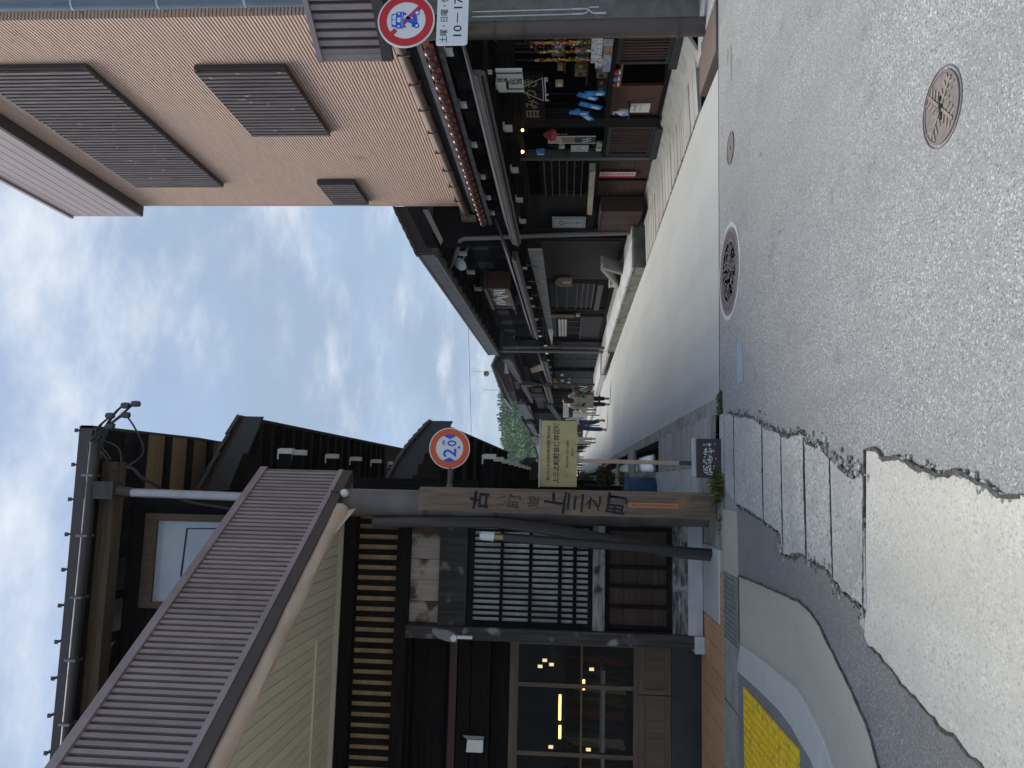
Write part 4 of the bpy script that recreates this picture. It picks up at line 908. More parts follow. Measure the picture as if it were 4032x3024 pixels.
louvre(9.29, 13.42, 8.01, 9.58, 42); louvre(9.36, 11.31, 5.32, 6.46, 20); louvre(13.28, 14.34, 5.48, 6.06, 11)
# gutter with straps and end piece at the foot of the siding
g_ = MB().tube([(XW-.10, 8.35, 3.615), (XW-.10, 14.95, 3.56)], .068, 14).build('gutter', GUTB, sb, True)
MB().tube([(XW-.04, 8.4, 3.50), (XW-.04, 14.8, 3.46)], .03, 8).build('conduit', GUTB, sb, True)
for k in range(9): y = 8.9+.72*k; bx(g_, 'gutter_strap', XW-.175, XW-.02, y-.01, y+.01, 3.50, 3.665, PIPEB)
MB().box(XW-.19, XW+.0, 14.86, 15.05, 3.36, 3.66).build('gutter_outlet', GUTB, sb, bevel=.01)
# blue grey downpipe on the cross-street face
dp = MB().tube([(5.485, 8.12, 12), (5.475, 8.12, 4.6)], .062, 14).build('downpipe', mat('blue_grey_pipe', (.155,.20,.25), .4, c2=(.125,.165,.205), scale=(3,3,3)), sb, True)
for z in (5.3, 6.35, 7.4, 8.45): MB().lathe([(.067,-.012), (.067,.012)], (5.48,8.12,z), 14).tube([(5.48,8.12,z), (5.48,8.29,z)], .012, 6).build('pipe_clip', STEEL, dp)
# small brown canopy on the cross-street side
rc = thing('canopy', 'small dark ribbed metal canopy at the tan building corner above the round no entry sign', 'canopy', (5.6, 8, 3.75))
A, B = V(5.06, 8.66, 0), V(6.1, 6.9, 0); dr = (B-A).normalized(); nr = V(-dr.y, dr.x, 0); nr = -nr if nr.x > 0 else nr; ln = (B-A).length
def seg2(name, s0, s1, z0, z1, o0, o1, m_): return ob_piece(rc, name, A+dr*((s0+s1)/2)+nr*((o0+o1)/2)+V(0,0,(z0+z1)/2), dr*((s1-s0)/2), nr*((o1-o0)/2), V(0,0,(z1-z0)/2), m_)
seg2('fascia_sheet', 0, ln, 3.74, 4.55, -.05, -.02, PURPD)
for k in range(18): seg2('rib', .07+.108*k, .07+.108*k+.064, 3.79, 4.52, -.02, .016, PURP)
seg2('end_trim', -.02, .07, 3.70, 4.56, -.04, .022, PURP); seg2('bottom_trim', -.02, ln, 3.66, 3.79, -.06, .03, PURPD); seg2('top_cap', -.02, ln, 4.52, 4.585, -.06, .04, PURP)
b = MB(); b.prism([A+V(0,0,3.76), B+V(0,0,3.76), V(12,6.9,3.76), V(12,8.7,3.76)], V(0,0,.05)); b.prism([A+V(0,0,4.5), B+V(0,0,4.5), V(12,6.9,4.5), V(12,8.7,4.5)], V(0,0,.03)); b.prism([A+V(0,.0,3.7), A+V(.9,0.02,3.7), A+V(.9,.02,4.55), A+V(0,0,4.55)], V(0,.02,0)); b.build('roof_sheet', PURPD, rc)
# ================================================================== SOUVENIR SHOP (ground floor)
sh = thing('souvenir_shop', 'black timber souvenir shop front with glazed brown tile eave', 'shop', (6, 12, 0))
XS = 5.30
def rail(name, y0, y1, z0, z1, x0, x1, m_): return bx(sh, name, x0, x1, y0, y1, z0, z1, m_)
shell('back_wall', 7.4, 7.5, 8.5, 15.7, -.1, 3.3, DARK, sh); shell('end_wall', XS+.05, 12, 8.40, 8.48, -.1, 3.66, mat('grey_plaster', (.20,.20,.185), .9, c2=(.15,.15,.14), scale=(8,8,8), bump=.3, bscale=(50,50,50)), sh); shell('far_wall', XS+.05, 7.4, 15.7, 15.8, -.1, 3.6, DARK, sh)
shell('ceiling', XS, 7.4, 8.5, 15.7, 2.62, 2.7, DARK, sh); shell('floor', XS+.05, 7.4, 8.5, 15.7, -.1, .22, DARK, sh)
bx(sh, 'wall_board', 5.7, 12, 8.36, 8.398, 1.9, 2.9, BRN['x']); bx(sh, 'wall_frame', 5.62, 12, 8.34, 8.398, 1.84, 1.9, BLK['x']); bx(sh, 'wall_panel', 5.62, 12, 8.34, 8.398, .1, 1.0, BLK['x'])
shell('header_wall', XS, XS+.1, 8.5, 15.7, 2.42, 3.62, BLK['y'], sh)
bx(sh, 'grey_board', XS-.03, XS-.001, 8.6, 14.2, 2.86, 3.02, mat('grey_header_board', (.05,.05,.054), .6))
# tiled eave
for k in range(24):
    y = 8.38+.262*k
    if k == 0:
        b = MB(); b.v = []
        g = []
        for x, z in ((4.99, 3.135), (5.05, 3.155), (5.20, 3.225), (5.42, 3.33)):
            row = []
            for q in range(13):
                t_ = q/12; yy = -.131+.262*t_
                h = .062*math.sin(math.pi*min(1, t_/.62)) if t_ < .62 else -.030*math.sin(math.pi*(t_-.62)/.38)
                row.append(V(x, 8.38+yy, z+h))
            g.append(row)
        b.sheet(g); b.sheet([[p - V(0,0,.016) for p in r_] for r_ in g][:2]); b.add([p for p in g[0]] + [p - V(0,0,.016) for p in g[0]], [(i, i+1, 14+i, 13+i) for i in range(12)])
        r1 = [p.copy() for p in g[0]]; vs = [V(p.x-.002, p.y, p.z) for p in g[0][:9]] + [V(4.988, g[0][4].y, 3.12)]
        b.add(vs, [(i, i+1, 9) for i in range(8)]); b.ball((4.995, 8.38-.05, 3.16), .074, 12)
        b.add([V(4.986, 8.38-.131, 3.095), V(4.986, 8.38+.131, 3.095), V(4.988, 8.38+.131, 3.14), V(4.988, 8.38-.131, 3.14)], [(0,1,2,3)])
        t0 = b.build('roof_tile', TILE, sh, True, base=V(5.2, 8.38, 3.2))
    else:
        o = bpy.data.objects.new('roof_tile', t0.data); COL.objects.link(o); o.parent = sh; o.location = V(5.2, y, 3.2+.0) - wloc(sh); o.scale = (1, -1, 1)
t0.scale = (1, -1, 1)
bx(sh, 'eave_board', 5.0, 5.36, 8.25, 14.55, 3.06, 3.085, BLK['y']); bx(sh, 'flashing', 5.28, 5.36, 8.3, 14.65, 3.335, 3.40, GUT); bx(sh, 'fascia', 5.0, 5.03, 8.25, 14.6, 2.995, 3.06, GUTD)
tip_brackets(sh, (8.55, 9.85, 11.1, 12.35, 13.3, 14.1), 5.06, lambda y: 2.99, XS, k=.5)
for k in range(6): y = 8.75+1.05*k; bx(sh, 'joist_block', 5.2, XS-.03, y, y+.5, 2.84, 2.99, BLK['y'])
# lower metal eave with its layered gutter
b = MB(); b.prism([V(4.52,8.06,2.59), V(5.30,8.06,2.825), V(5.30,14.35,2.80), V(4.52,14.35,2.54)], V(0,0,.03)); b.build('pent_roof', GUTD, sh)
for k in range(5): 
    b = MB(); x = 4.515-.012*k; z = 2.585-.02*k; b.prism([V(x,8.06,z+.005), V(x+.02,8.06,z+.005), V(x+.02,8.06,z+.015), V(x,8.06,z+.015)], V(0,6.24,-.06)); b.build('gutter_rib', GUT if k % 2 == 0 else GUTD, sh)
b = MB(); b.prism([V(4.48,8.06,2.495), V(4.56,8.06,2.495), V(4.56,8.06,2.59), V(4.50,8.06,2.59)], V(0,6.24,-.06)); b.build('gutter', GUTD, sh)
b = MB(); b.tube([(4.52,8.06,2.48), (4.52,14.2,2.42)], .028, 8); b.build('gutter_pipe', PURPD, sh, True)
for k in range(12): y = 8.5+.5*k; bx(sh, 'rafter', 4.6, XS, y, y+.08, 2.49, 2.54, BLK['x'])
tip_brackets(sh, (9.0, 10.15, 11.6, 12.9, 14.0), 4.86, lambda y: 2.40, XS, k=.6)
# shop front, bay by bay (Y runs up the lane)
rail('sill', 8.5, 10.70, .935, 1.0, XS-.06, XS+.10, BLK['y']); rail('post', 10.70, 10.97, .2, 2.45, XS-.03, XS+.14, BLK['z']); rail('post', 8.48, 8.56, .2, 2.45, XS-.02, XS+.1, BLK['z'])
rail('ground_beam', 8.5, 9.30, .14, .265, XS-.07, XS+.1, mat('blue_black_beam', (.02,.0225,.027), .55)); rail('ground_beam', 10.97, 12.05, .10, .21, XS-.07, XS+.1, MATS['blue_black_beam'])
def lattice_panel(y0, y1, z0, z1, n):
    bb_ = MATS['blue_black_beam']
    rail('panel_frame', y0, y0+.05, z0, z1, XS-.025, XS+.03, bb_); rail('panel_frame', y1-.05, y1, z0, z1, XS-.025, XS+.03, bb_); rail('panel_frame', y0+.05, y1-.05, z1-.05, z1, XS-.025, XS+.03, bb_); rail('panel_frame', y0+.05, y1-.05, z0, z0+.05, XS-.025, XS+.03, bb_)
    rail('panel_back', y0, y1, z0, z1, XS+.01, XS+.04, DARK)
    for k in range(n): y = y0+.06+(y1-y0-.12)*k/n; rail('lattice_bar', y, y+(y1-y0-.12)/n*.55, z0+.05, z1-.05, XS-.01, XS+.01, RED['z'])
lattice_panel(8.56, 9.24, .265, .932, 9); lattice_panel(10.99, 11.98, .21, .92, 13)
rail('case_back', 9.26, 9.85, .25, .93, XS+.45, XS+.5, wood('yellow_brown_board', (.12,.072,.025), (.165,.10,.04), 'z', .7)); rail('case_shelf', 9.26, 9.85, .83, .86, XS, XS+.45, BRN['y'])
rail('counter_front', 9.86, 10.69, .25, .93, XS+.02, XS+.06, mat('counter_red_brown', (.085,.028,.015), .5, c2=(.065,.02,.011), scale=(3,3,8)))
rail('dark_step', 9.26, 10.69, .2, .25, XS, XS+.4, BLK['y'])
rail('sill', 10.97, 12.02, .92, .97, XS-.03, XS+.10, BLK['y']); rail('post', 12.03, 12.13, .14, 2.45, XS-.05, XS+.1, mat('grey_green_post', (.085,.09,.087), .6))
for z0, z1 in ((.15,.40), (.405,.66), (.665,.98)): rail('board', 12.14, 13.8, z0, z1, XS+.0, XS+.03, RED['y'])
rail('board_frame', 12.14, 12.20, .14, .99, XS-.03, XS, BLK['z']); rail('board_frame', 13.0, 13.05, .14, .99, XS-.03, XS, BLK['z']); rail('mid_beam', 12.14, 15.6, .985, 1.18, XS-.02, XS+.05, BLK['y'])
rail('window_back', 12.14, 13.85, 1.19, 2.0, XS+.06, XS+.08, GLASS)
for k in range(17): y = 12.2+.097*k; rail('lattice_bar', y, y+.028, 1.19, 2.0, XS+.02, XS+.045, BLK['z'])
for k in range(6): z = 1.27+.13*k; rail('lattice_rail', 12.14, 13.85, z, z+.018, XS+.0, XS+.02, mat('worn_lattice_rail', (.10,.085,.08), .6))
rail('header_beam', 8.5, 15.6, 2.22, 2.44, XS-.04, XS+.02, BLK['y']); rail('wall_board', 13.85, 15.6, .1, 2.3, XS+.04, XS+.08, BLK['z']); rail('post', 15.58, 15.80, .06, 2.6, XS-.04, XS+.1, BLK['z'])
b = MB(); b.prism([V(5.12,12.30,1.065), V(5.12,14.34,1.05), V(5.12,14.37,1.10), V(5.12,14.30,1.14), V(5.12,12.30,1.165)], V(.16,0,0)); b.build('worn_beam', mat('pale_worn_beam', (.44,.39,.32), .8, c2=(.33,.29,.235), scale=(20,2,20), c3=(.22,.18,.13), s3=4), sh)
cb = thing('cabinet', 'dark red brown wooden box cabinet beside the shop under the white sign', 'cabinet', (5.2, 14.4, .1))
MB().box(5.02, 5.28, 13.8, 14.95, .12, .88).build('carcass', RED['z'], cb); bx(cb, 'top', 4.99, 5.28, 13.77, 14.98, .882, .91, WTH['y'])
for k in range(3): bx(cb, 'door_board', 5.0, 5.018, 13.83+.37*k, 14.19+.37*k, .14, .87, RED['z'])
# ---------- things in and on the shop
t = thing('hanging_sign', 'white vertical shop sign with black brush characters under the eave', 'sign', (4.9, 8.95, 2.25))
MB().box(4.895, 4.92, 8.67, 9.20, 2.085, 2.405).build('board', mat('off_white_board', (.74,.73,.69), .7), t)
for y in (8.735, 9.115): bx(t, 'stripe', 4.8905, 4.8945, y-.012, y+.012, 2.085, 2.405, BLACK)
vtext('飛騨民芸', .078, INK, t, 'characters', V(4.8925, 8.93, 2.40), (0,-1,0), (0,0,1), bold=.012, sx=2.2)
bx(t, 'hanger', 4.90, 4.915, 8.7, 8.71, 2.405, 2.52, CABLE); bx(t, 'hanger', 4.90, 4.915, 9.16, 9.17, 2.405, 2.52, CABLE)
t = thing('shop_name_board', 'dark board with faded gold characters over the shop window', 'sign', (5.22, 9.9, 2.0))
MB().box(5.21, 5.25, 9.35, 10.66, 1.86, 2.20).build('board', BLK['y'], t)
text('目みつき', .21, mat('faded_gold', (.30,.225,.11), .5), t, 'characters', V(5.206, 9.98, 2.02), (0,-1,0), (0,0,1), bold=.02, sx=1.35)
t = thing('lantern_rack', 'thin white hanging rail with rings in the shop window', 'hanging rack', (5.1, 9.5, 1.85))
MB().tube([(5.1,9.23,1.83), (5.1,9.82,1.83)], .007, 6).tube([(5.1,9.23,1.86), (5.1,9.82,1.86)], .005, 6).tube([(5.1,9.52,2.2), (5.1,9.23,1.86)], .003, 5).tube([(5.1,9.52,2.2), (5.1,9.82,1.86)], .003, 5).build('rail', LIME, t)
for y in (9.24, 9.30, 9.66, 9.81):
    b = MB(); b.tube([V(5.1, y+.018*math.cos(k*.63), 1.81+.018*math.sin(k*.63)) for k in range(11)], .004, 5, cap=False); b.build('ring', LIME, t)
# colourful hanging charms, one cord per thing
CHM = [mat('charm_'+n_, c_, .55) for n_, c_ in (('orange', (.62,.13,.02)), ('yellow', (.62,.40,.03)), ('green', (.05,.13,.025)), ('red', (.38,.02,.02)), ('white', (.66,.63,.56)), ('brown', (.22,.10,.05)), ('purple', (.10,.03,.10)))]
clab = ['orange and yellow charms', 'green leafy charms with orange tops', 'mixed red and white charms', 'yellow charms and pale tags', 'dark green charms with yellow balls', 'brown and orange charms']
cmix = [(0,1,1,0), (2,2,0), (3,4,2), (1,4,5), (2,2,1), (5,0,2)]
where = ['nearest the brown pole', 'second from the brown pole', 'third from the brown pole', 'fourth from the brown pole', 'fifth from the brown pole', 'sixth from the brown pole', 'seventh from the brown pole', 'eighth from the brown pole', 'farthest from the brown pole']
rr = random.Random(21)
for i in range(9):
    y = 8.60+.062*i; x = 5.20+.03*(i % 3); t = thing('charm_string', 'string of %s, %s' % (clab[i % 6], where[i]), 'charm', (x, y, 1.95), 'strings of charms in the souvenir shop window')
    MB().tube([(x,y,2.2), (x,y,1.22)], .0025, 5).build('cord', CABLE, t)
    z = 1.93-.03*(i % 2)
    while z > 1.27:
        m_ = CHM[cmix[i % 6][rr.randrange(len(cmix[i % 6]))]] if rr.random() < .7 else CHM[rr.randrange(7)]
        b = MB(); r_ = rr.uniform(.010, .019)
        if rr.random() < .45: b.ball((x+rr.uniform(-.02,.02), y, z), r_, 8)
        elif rr.random() < .5: b.lathe([(.003,.03), (r_,.0), (r_*.8,-.03), (.003,-.034)], (x, y, z), 8)
        else: b.lathe([(.004,.02), (r_*.9,-.035), (.002,-.036)], (x, y, z), 8)
        b.build('charm', m_, t, True); z -= rr.uniform(.024, .046)
for i in range(8):
    y = 8.63+.062*i; x = 5.42; lab_ = 'back row cord of tiny charms and tags, %s from the brown pole' % ['nearest', 'second', 'third', 'fourth', 'fifth', 'sixth', 'seventh', 'farthest'][i]
    t = thing('charm_string', lab_, 'charm', (x, y, 1.95), 'strings of charms in the souvenir shop window'); MB().tube([(x,y,2.2), (x,y,1.15)], .0025, 5).build('cord', CABLE, t); z = 2.0
    while z > 1.2:
        b = MB(); r_ = rr.uniform(.010, .022)
        if rr.random() < .5: b.ball((x, y+rr.uniform(-.015,.015), z), r_, 7)
        else: b.box(x-.004, x+.004, y-r_, y+r_, z-r_*1.3, z+r_*1.3)
        b.build('charm', CHM[rr.randrange(7)], t); z -= rr.uniform(.04, .08)
# display goods on shelves
sf = thing('goods_shelf', 'dark stepped shelf of small goods behind the shop sill', 'shelf', (5.9, 9.8, 1.0))
for z, x in ((1.0, 5.5), (1.28, 5.75), (1.6, 5.95)): bx(sf, 'shelf', x, x+.28, 9.15, 10.65, z-.02, z, BRN['y'])
bx(sf, 'upright', 6.25, 6.28, 9.15, 10.65, .3, 2.4, BLK['z'])
GM = [mat('goods_'+n_, c_, .5) for n_, c_ in (('teal', (.10,.24,.20)), ('maroon', (.30,.05,.05)), ('cream', (.60,.52,.38)), ('olive', (.26,.24,.05)), ('blue', (.09,.20,.40)), ('grey', (.46,.47,.50)))]
gn = {0: 'teal', 1: 'maroon', 2: 'cream', 3: 'olive', 4: 'blue', 5: 'grey'}
k_ = 0
for z, x, nq in ((1.0, 5.6, 7), (1.28, 5.85, 7), (1.6, 6.05, 6)):
    for i in range(nq):
        y = 9.22+.2*i; c = (i*5+k_) % 6; h = rr.uniform(.10, .19)
        t = thing('gift_box', '%s gift box, %s from the pole on the %s shop shelf' % (gn[c], ['nearest', 'second', 'third', 'fourth', 'fifth', 'sixth', 'seventh'][i], {1.0:'lowest', 1.28:'middle', 1.6:'top'}[z]), 'box', (x, y, z), 'gift boxes on the shop shelves')
        MB().box(x, x+.12, y, y+.14, z, z+h).build('carton', GM[c], t); bx(t, 'wrapper_label', x-.003, x, y+.03, y+.11, z+h*.35, z+h*.75, GM[2] if c != 2 else GM[1])
    k_ += 2
t = thing('wooden_toy', 'pale wooden mask toy hanging in the shop window', 'toy', (5.25, 9.72, 1.66)); MB().box(5.24, 5.28, 9.60, 9.72, 1.60, 1.70).box(5.235, 5.24, 9.63, 9.69, 1.62, 1.68).build('block', mat('pale_wood', (.5,.36,.2), .6), t); bx(t, 'label', 5.232, 5.2345, 9.635, 9.685, 1.63, 1.67, WHITE); MB().tube([(5.26,9.66,1.70), (5.26,9.66,2.2)], .002, 5).build('string', CABLE, t)
t = thing('wooden_toy', 'brown wooden box toy hanging beside the rail rings', 'toy', (5.25, 9.25, 1.66)); MB().box(5.24, 5.29, 9.20, 9.31, 1.60, 1.67).build('block', mat('toy_brown', (.26,.16,.08), .6), t); MB().tube([(5.26,9.25,1.67), (5.26,9.25,2.2)], .002, 5).build('string', CABLE, t)
# blue packets
PKB = mat('shiny_blue_film', (.02,.20,.62), .25, c2=(.10,.42,.85), scale=(22,9,22)); PKW = mat('pale_blue_print', (.55,.70,.85), .3)
for (y0, z0, y1, z1, lab) in ((9.84,1.40,9.98,1.14,'blue packet hanging nearest the dark doorway case'), (9.82,1.31,9.83,1.04,'thin blue packet seen edge on behind another blue packet'), (10.10,1.37,10.24,1.07,'blue packet hanging alone in the middle of the shop opening'), (10.35,1.51,10.40,1.24,'upright blue packet behind the slanted blue packet'), (10.28,1.42,10.59,1.19,'slanted blue packet tilted across the upright one')):
    a, e = V(5.2, y0, z0), V(5.2, y1, z1); d_ = (e-a); s_ = V(0, -d_.z, d_.y).normalized()*.038
    t = thing('blue_packet', lab, 'packet', a, 'blue packets hanging in the souvenir shop'); ob_piece(t, 'film', (a+e)/2, d_*.5, s_, V(.012,0,0), PKB)
    ob_piece(t, 'print', a+d_*.72-V(.0135,0,0), d_*.16, s_*.8, V(.0008,0,0), PKW); MB().tube([a, (5.2, y0, 2.2)], .0015, 4).build('string', CABLE, t)
# post cards and prints on the sill front
PR = [mat('print_'+n_, c_, .6, c2=d_, scale=(30,30,30), lo=.5, hi=.58) for n_, c_, d_ in (('sketch', (.66,.66,.62), (.35,.35,.35)), ('grey', (.62,.64,.66), (.25,.28,.3)), ('cream', (.62,.58,.42), (.3,.27,.2)), ('lilac', (.50,.50,.62), (.25,.24,.3)), ('mountain', (.22,.26,.36), (.40,.40,.44)), ('autumn', (.30,.20,.12), (.12,.14,.06)), ('valley', (.35,.40,.45), (.15,.18,.12)), ('sunset', (.20,.28,.48), (.45,.22,.14)))]
for i, (y0, y1, z0, z1, lab) in enumerate(((8.57,8.86,1.125,1.26,'white print with a sketched roof on the shop sill'), (8.86,9.10,1.125,1.255,'pale print of thatched gables on the shop sill'), (8.99,9.13,1.115,1.20,'cream card with small dark windows among the prints'), (9.03,9.23,1.11,1.195,'white card with lilac drawing low among the prints'), (8.58,8.76,1.0,1.118,'violet mountain photo card nearest the brown pole'), (8.72,8.92,1.0,1.11,'autumn village photo card under the sketched roof print'), (8.92,9.16,1.0,1.11,'grey valley photo card in the lower row of prints'), (9.15,9.31,1.0,1.10,'blue sunset photo card at the end of the lower row'))):
    t = thing('picture_card', lab, 'picture card', (5.22, y0, z0), 'prints pinned along the souvenir shop sill')
    bx(t, 'card', 5.222-.004*(i % 3), 5.226-.004*(i % 3), y0, y1, z0, z1, PR[i]); bx(t, 'holder', 5.227, 5.235, y0+.02, y1-.02, z0, z1-.01, WHITE)
for i, (y, m_, lab) in enumerate(((9.39, CHM[3], 'red round cap doll under the shop sill, nearest the pole'), (9.55, GM[4], 'blue round cap doll between the two red ones'), (9.69, CHM[3], 'red round cap doll under the shop sill, farthest from the pole'))):
    t = thing('doll', lab, 'doll', (5.26, y, .86)); MB().ball((5.26,y,.91), .042, 10).build('head', m_, t, True); MB().lathe([(.03,0), (.034,.02), (.02,.05)], (5.26,y,.86), 8).build('body', WHITE, t, True)
t = thing('sanitiser_bottle', 'white pump bottle on the red brown counter front', 'bottle', (5.2, 10.36, .68))
MB().lathe([(.045,0), (.048,.01), (.048,.12), (.02,.155), (.018,.17)], (5.2,10.36,.68), 12).build('body', mat('milky_bottle', (.6,.63,.68), .3), t, True); MB().tube([(5.2,10.36,.85), (5.2,10.36,.90), (5.16,10.33,.90), (5.15,10.32,.88)], .009, 6).build('pump', WHITE, t, True); bx(t, 'label', 5.150, 5.153, 10.34, 10.39, .72, .77, GM[4])
bx(t, 'bracket_shelf', 5.13, 5.33, 10.28, 10.46, .668, .68, BLACK)
t = thing('paper_notice', 'white paper notice taped to the red brown counter', 'notice', (5.3, 10.45, .5)); bx(t, 'paper', 5.312, 5.316, 10.34, 10.60, .37, .645, WHITE)
text('手指の消毒に', .030, GUTD, t, 'lettering', V(5.3105, 10.47, .58), (0,-1,0), (0,0,1)); text('ご協力ください', .028, GUTD, t, 'lettering', V(5.3105, 10.47, .50), (0,-1,0), (0,0,1))
GLOW = mat('warm_bulb', (1,.8,.5), .4, emit=((1,.58,.18), 3))
for y, z, lab in ((10.82, 2.20, 'dim warm bulb hanging above the pillar of the shop'), (11.57, 2.24, 'bright warm bulb hanging above the banner bay of the shop')):
    t = thing('bulb_lamp', lab, 'lamp', (5.16, y, z)); MB().ball((5.16,y,z), .026 if y > 11 else .022, 10).build('bulb', GLOW, t, True); MB().tube([(5.16,y,z+.02), (5.16,y,z+.06)], .016, 8).tube([(5.16,y,z+.06), (5.16,y,2.5)], .004, 5).build('socket', BLACK, t)
t = thing('banner', 'vertical cloth banner with food pictures and white edges in the second bay', 'banner', (5.28, 11.42, 1.5))
for a, e, m_ in ((1.62,1.84, PR[2]), (1.42,1.62, mat('tan_print', (.30,.22,.13), .7)), (1.10,1.42, mat('dark_green_print', (.02,.045,.04), .6))): bx(t, 'panel', 5.28, 5.285, 11.31, 11.53, a, e, m_)
for y in (11.30, 11.53): bx(t, 'edge', 5.277, 5.286, y-.008, y+.008, 1.10, 1.84, WHITE)
for i, (y, h) in enumerate(((11.36,.07), (11.40,.09), (11.44,.06), (11.48,.08))): bx(t, 'printed_bottle', 5.2770, 5.2795, y-.012, y+.012, 1.17+.05*(i % 2), 1.17+.05*(i % 2)+h, WHITE)
vtext('飛騨の酒', .055, mat('cream_ink', (.45,.40,.28), .7), t, 'lettering', V(5.278, 11.22, 1.75), (0,-1,0), (0,0,1))
t = thing('price_list', 'small framed price list beside the bottles in the second bay', 'price list', (5.28, 11.72, 1.33)); bx(t, 'frame', 5.275, 5.285, 11.61, 11.84, 1.20, 1.48, mat('cream_frame', (.55,.50,.38), .6)); bx(t, 'sheet', 5.270, 5.2745, 11.63, 11.82, 1.22, 1.46, PR[1])
for y, z, lab in ((11.67,.97,'dark sake bottle with pale label, left of a pair on the sill'), (11.84,.97,'dark sake bottle with pale label, right of a pair on the sill'), (11.74,1.56,'single sake bottle on the upper ledge of the second bay')):
    t = thing('sake_bottle', lab, 'bottle', (5.33, y, z)); MB().lathe([(.042,0), (.044,.02), (.044,.13), (.016,.18), (.015,.24), (.018,.245)], (5.33,y,z), 12).build('glass', mat('bottle_glass', (.012,.016,.012), .1), t, True); MB().lathe([(.0455,.02), (.0455,.11)], (5.33,y,z), 12).build('label', PR[2], t)
bx(sh, 'ledge', 5.29, 5.45, 11.2, 12.0, 1.54, 1.558, BLK['y'])
t = thing('pink_cloth', 'crumpled pink cloth bag hanging by the shop pillar', 'cloth bag', (5.25, 11.15, 1.75)); b = MB(); b.lathe([(.02,.10), (.06,.04), (.10,-.03), (.08,-.09), (.02,-.10)], (5.25,11.17,1.80), 9); b.build('cloth', mat('pink_cloth', (.42,.06,.085), .85), t); MB().tube([(5.25,11.17,1.90), (5.25,11.17,2.3)], .004, 5).build('strap', CABLE, t)
t = thing('blue_pouch', 'small blue pouch hanging high in the second bay', 'pouch', (5.25, 11.8, 1.95)); bx(t, 'pouch', 5.24, 5.27, 11.70, 11.88, 1.90, 2.03, PKB); bx(t, 'tag', 5.236, 5.24, 11.83, 11.87, 1.91, 2.02, WHITE); MB().tube([(5.255,11.79,2.03), (5.255,11.79,2.3)], .003, 5).build('strap', CABLE, t)
t = thing('red_banner', 'red and white hygiene notice banner on the brown boards', 'banner', (5.27, 12.75, .65)); bx(t, 'cloth', 5.262, 5.268, 12.63, 12.86, .36, .985, mat('banner_red', (.50,.035,.06), .6)); bx(t, 'white_field', 5.2585, 5.2615, 12.63, 12.79, .37, .975, mat('banner_pink_white', (.68,.55,.56), .6)); vtext('感染症対策実施店', .070, MATS['banner_red'], t, 'lettering', V(5.2575, 12.71, .955), (0,-1,0), (0,0,1), bold=.01, sx=1.5)
t = thing('hanging_tablet', 'white framed vertical shop sign with a round crest', 'sign', (5.24, 15.15, 1.5)); MB().box(5.235, 5.26, 14.85, 15.46, 1.155, 1.825).build('board', mat('tablet_white', (.50,.53,.53), .6), t)
b = MB()
for y0, y1, z0, z1 in ((14.89,15.42,1.79,1.797), (14.89,15.42,1.185,1.192), (14.89,14.905,1.185,1.797), (15.405,15.42,1.185,1.797)): b.box(5.232, 5.2345, y0, y1, z0, z1)
b.build('border', BLACK, t); b = MB(); b.tube([V(5.233, 15.15+.10*math.cos(k*.3142), 1.645+.042*math.sin(k*.3142)) for k in range(21)], .008, 5, cap=False); b.build('crest', BLACK, t)
vtext('みたらし団子', .058, INK, t, 'lettering', V(5.2335, 15.15, 1.575), (0,-1,0), (0,0,1), bold=.01, sx=2.2)
t = thing('price_tag', 'small white tag hanging under the shop gutter behind the pole', 'tag', (4.85, 8.62, 2.5)); bx(t, 'card', 4.848, 4.852, 8.58, 8.68, 2.44, 2.49, WHITE); MB().tube([(4.85,8.63,2.49), (4.85,8.63,2.6)], .002, 5).build('string', CABLE, t)

# ================================================================== ROUND SIGN ON THE BROWN POLE
pp = thing('sign_pole', 'thick brown steel pole at the right kerb carrying the round sign', 'utility pole', (5.05, 8.1, 0))
MB().tube([(5.06,8.10,.0), (5.05,8.10,3.55)], [.105,.092], 20).build('pole', PIPEB, pp, True)
for z in (2.02, 2.36, .32): MB().lathe([(.108,-.012), (.108,.012)], (5.05,8.10,z), 20).build('band', PURPD, pp)
for x, zt_, zb2 in ((5.215, 2.62, 1.30), (5.155, 2.62, 1.36)):
    b = MB(); b.tube([(x,8.0,zt_), (x+.012,8.0,1.5)], .0085, 8); b.tube([(x+.012,8.0,1.5), (x+.012,8.0,1.38)], .015, 8); b.build('steel_rod', STEEL, pp, True)
b = MB(); b.tube([(5.227,8.0,1.38), (5.227,8.0,1.33), (5.17,7.99,1.27), (5.165,7.99,1.14)], .012, 8); b.tube([(5.167,8.0,1.40), (5.175,8.0,1.35), (5.21,8.0,1.31), (5.245,8.0,1.31), (5.245,8.0,1.20)], .011, 8); b.tube([(5.165,7.99,1.25), (5.165,7.99,1.12)], .016, 8); b.build('turnbuckle', STEEL, pp, True)
bx(pp, 'base_grate', 4.42, 5.02, 7.50, 8.45, -.1, .022, mat('brown_grate', (.14,.10,.088), .7, c2=(.19,.145,.125), scale=(60,60,60)))
MB().box(4.86, 4.98, 8.30, 8.60, -.3, .03).build('stone_block', GRANITE, pp)
ns = thing('no_entry_sign', 'round red ringed sign barring cars and motorcycles on the brown pole', 'traffic sign', (4.98, 7.8, 3.32))
SC2 = (4.995, 3.315); r = .318; Y0 = 7.79
b = MB(); b.lathe([(r,0), (r,.012)], (SC2[0], 0, SC2[1]), 56, axis='y'); b.v = [V(p.x, Y0-p.y, p.z) for p in b.v]; b.build('plate', SIGNW, ns)
disc(.215, r*.945, Y0-.003, REDP, 'ring', ns, SC2, 56)
b = MB(); d_ = V(math.cos(R(-45)), 0, math.sin(R(-45))); n_ = V(-d_.z, 0, d_.x)
c_ = V(SC2[0], Y0-.0035, SC2[1])
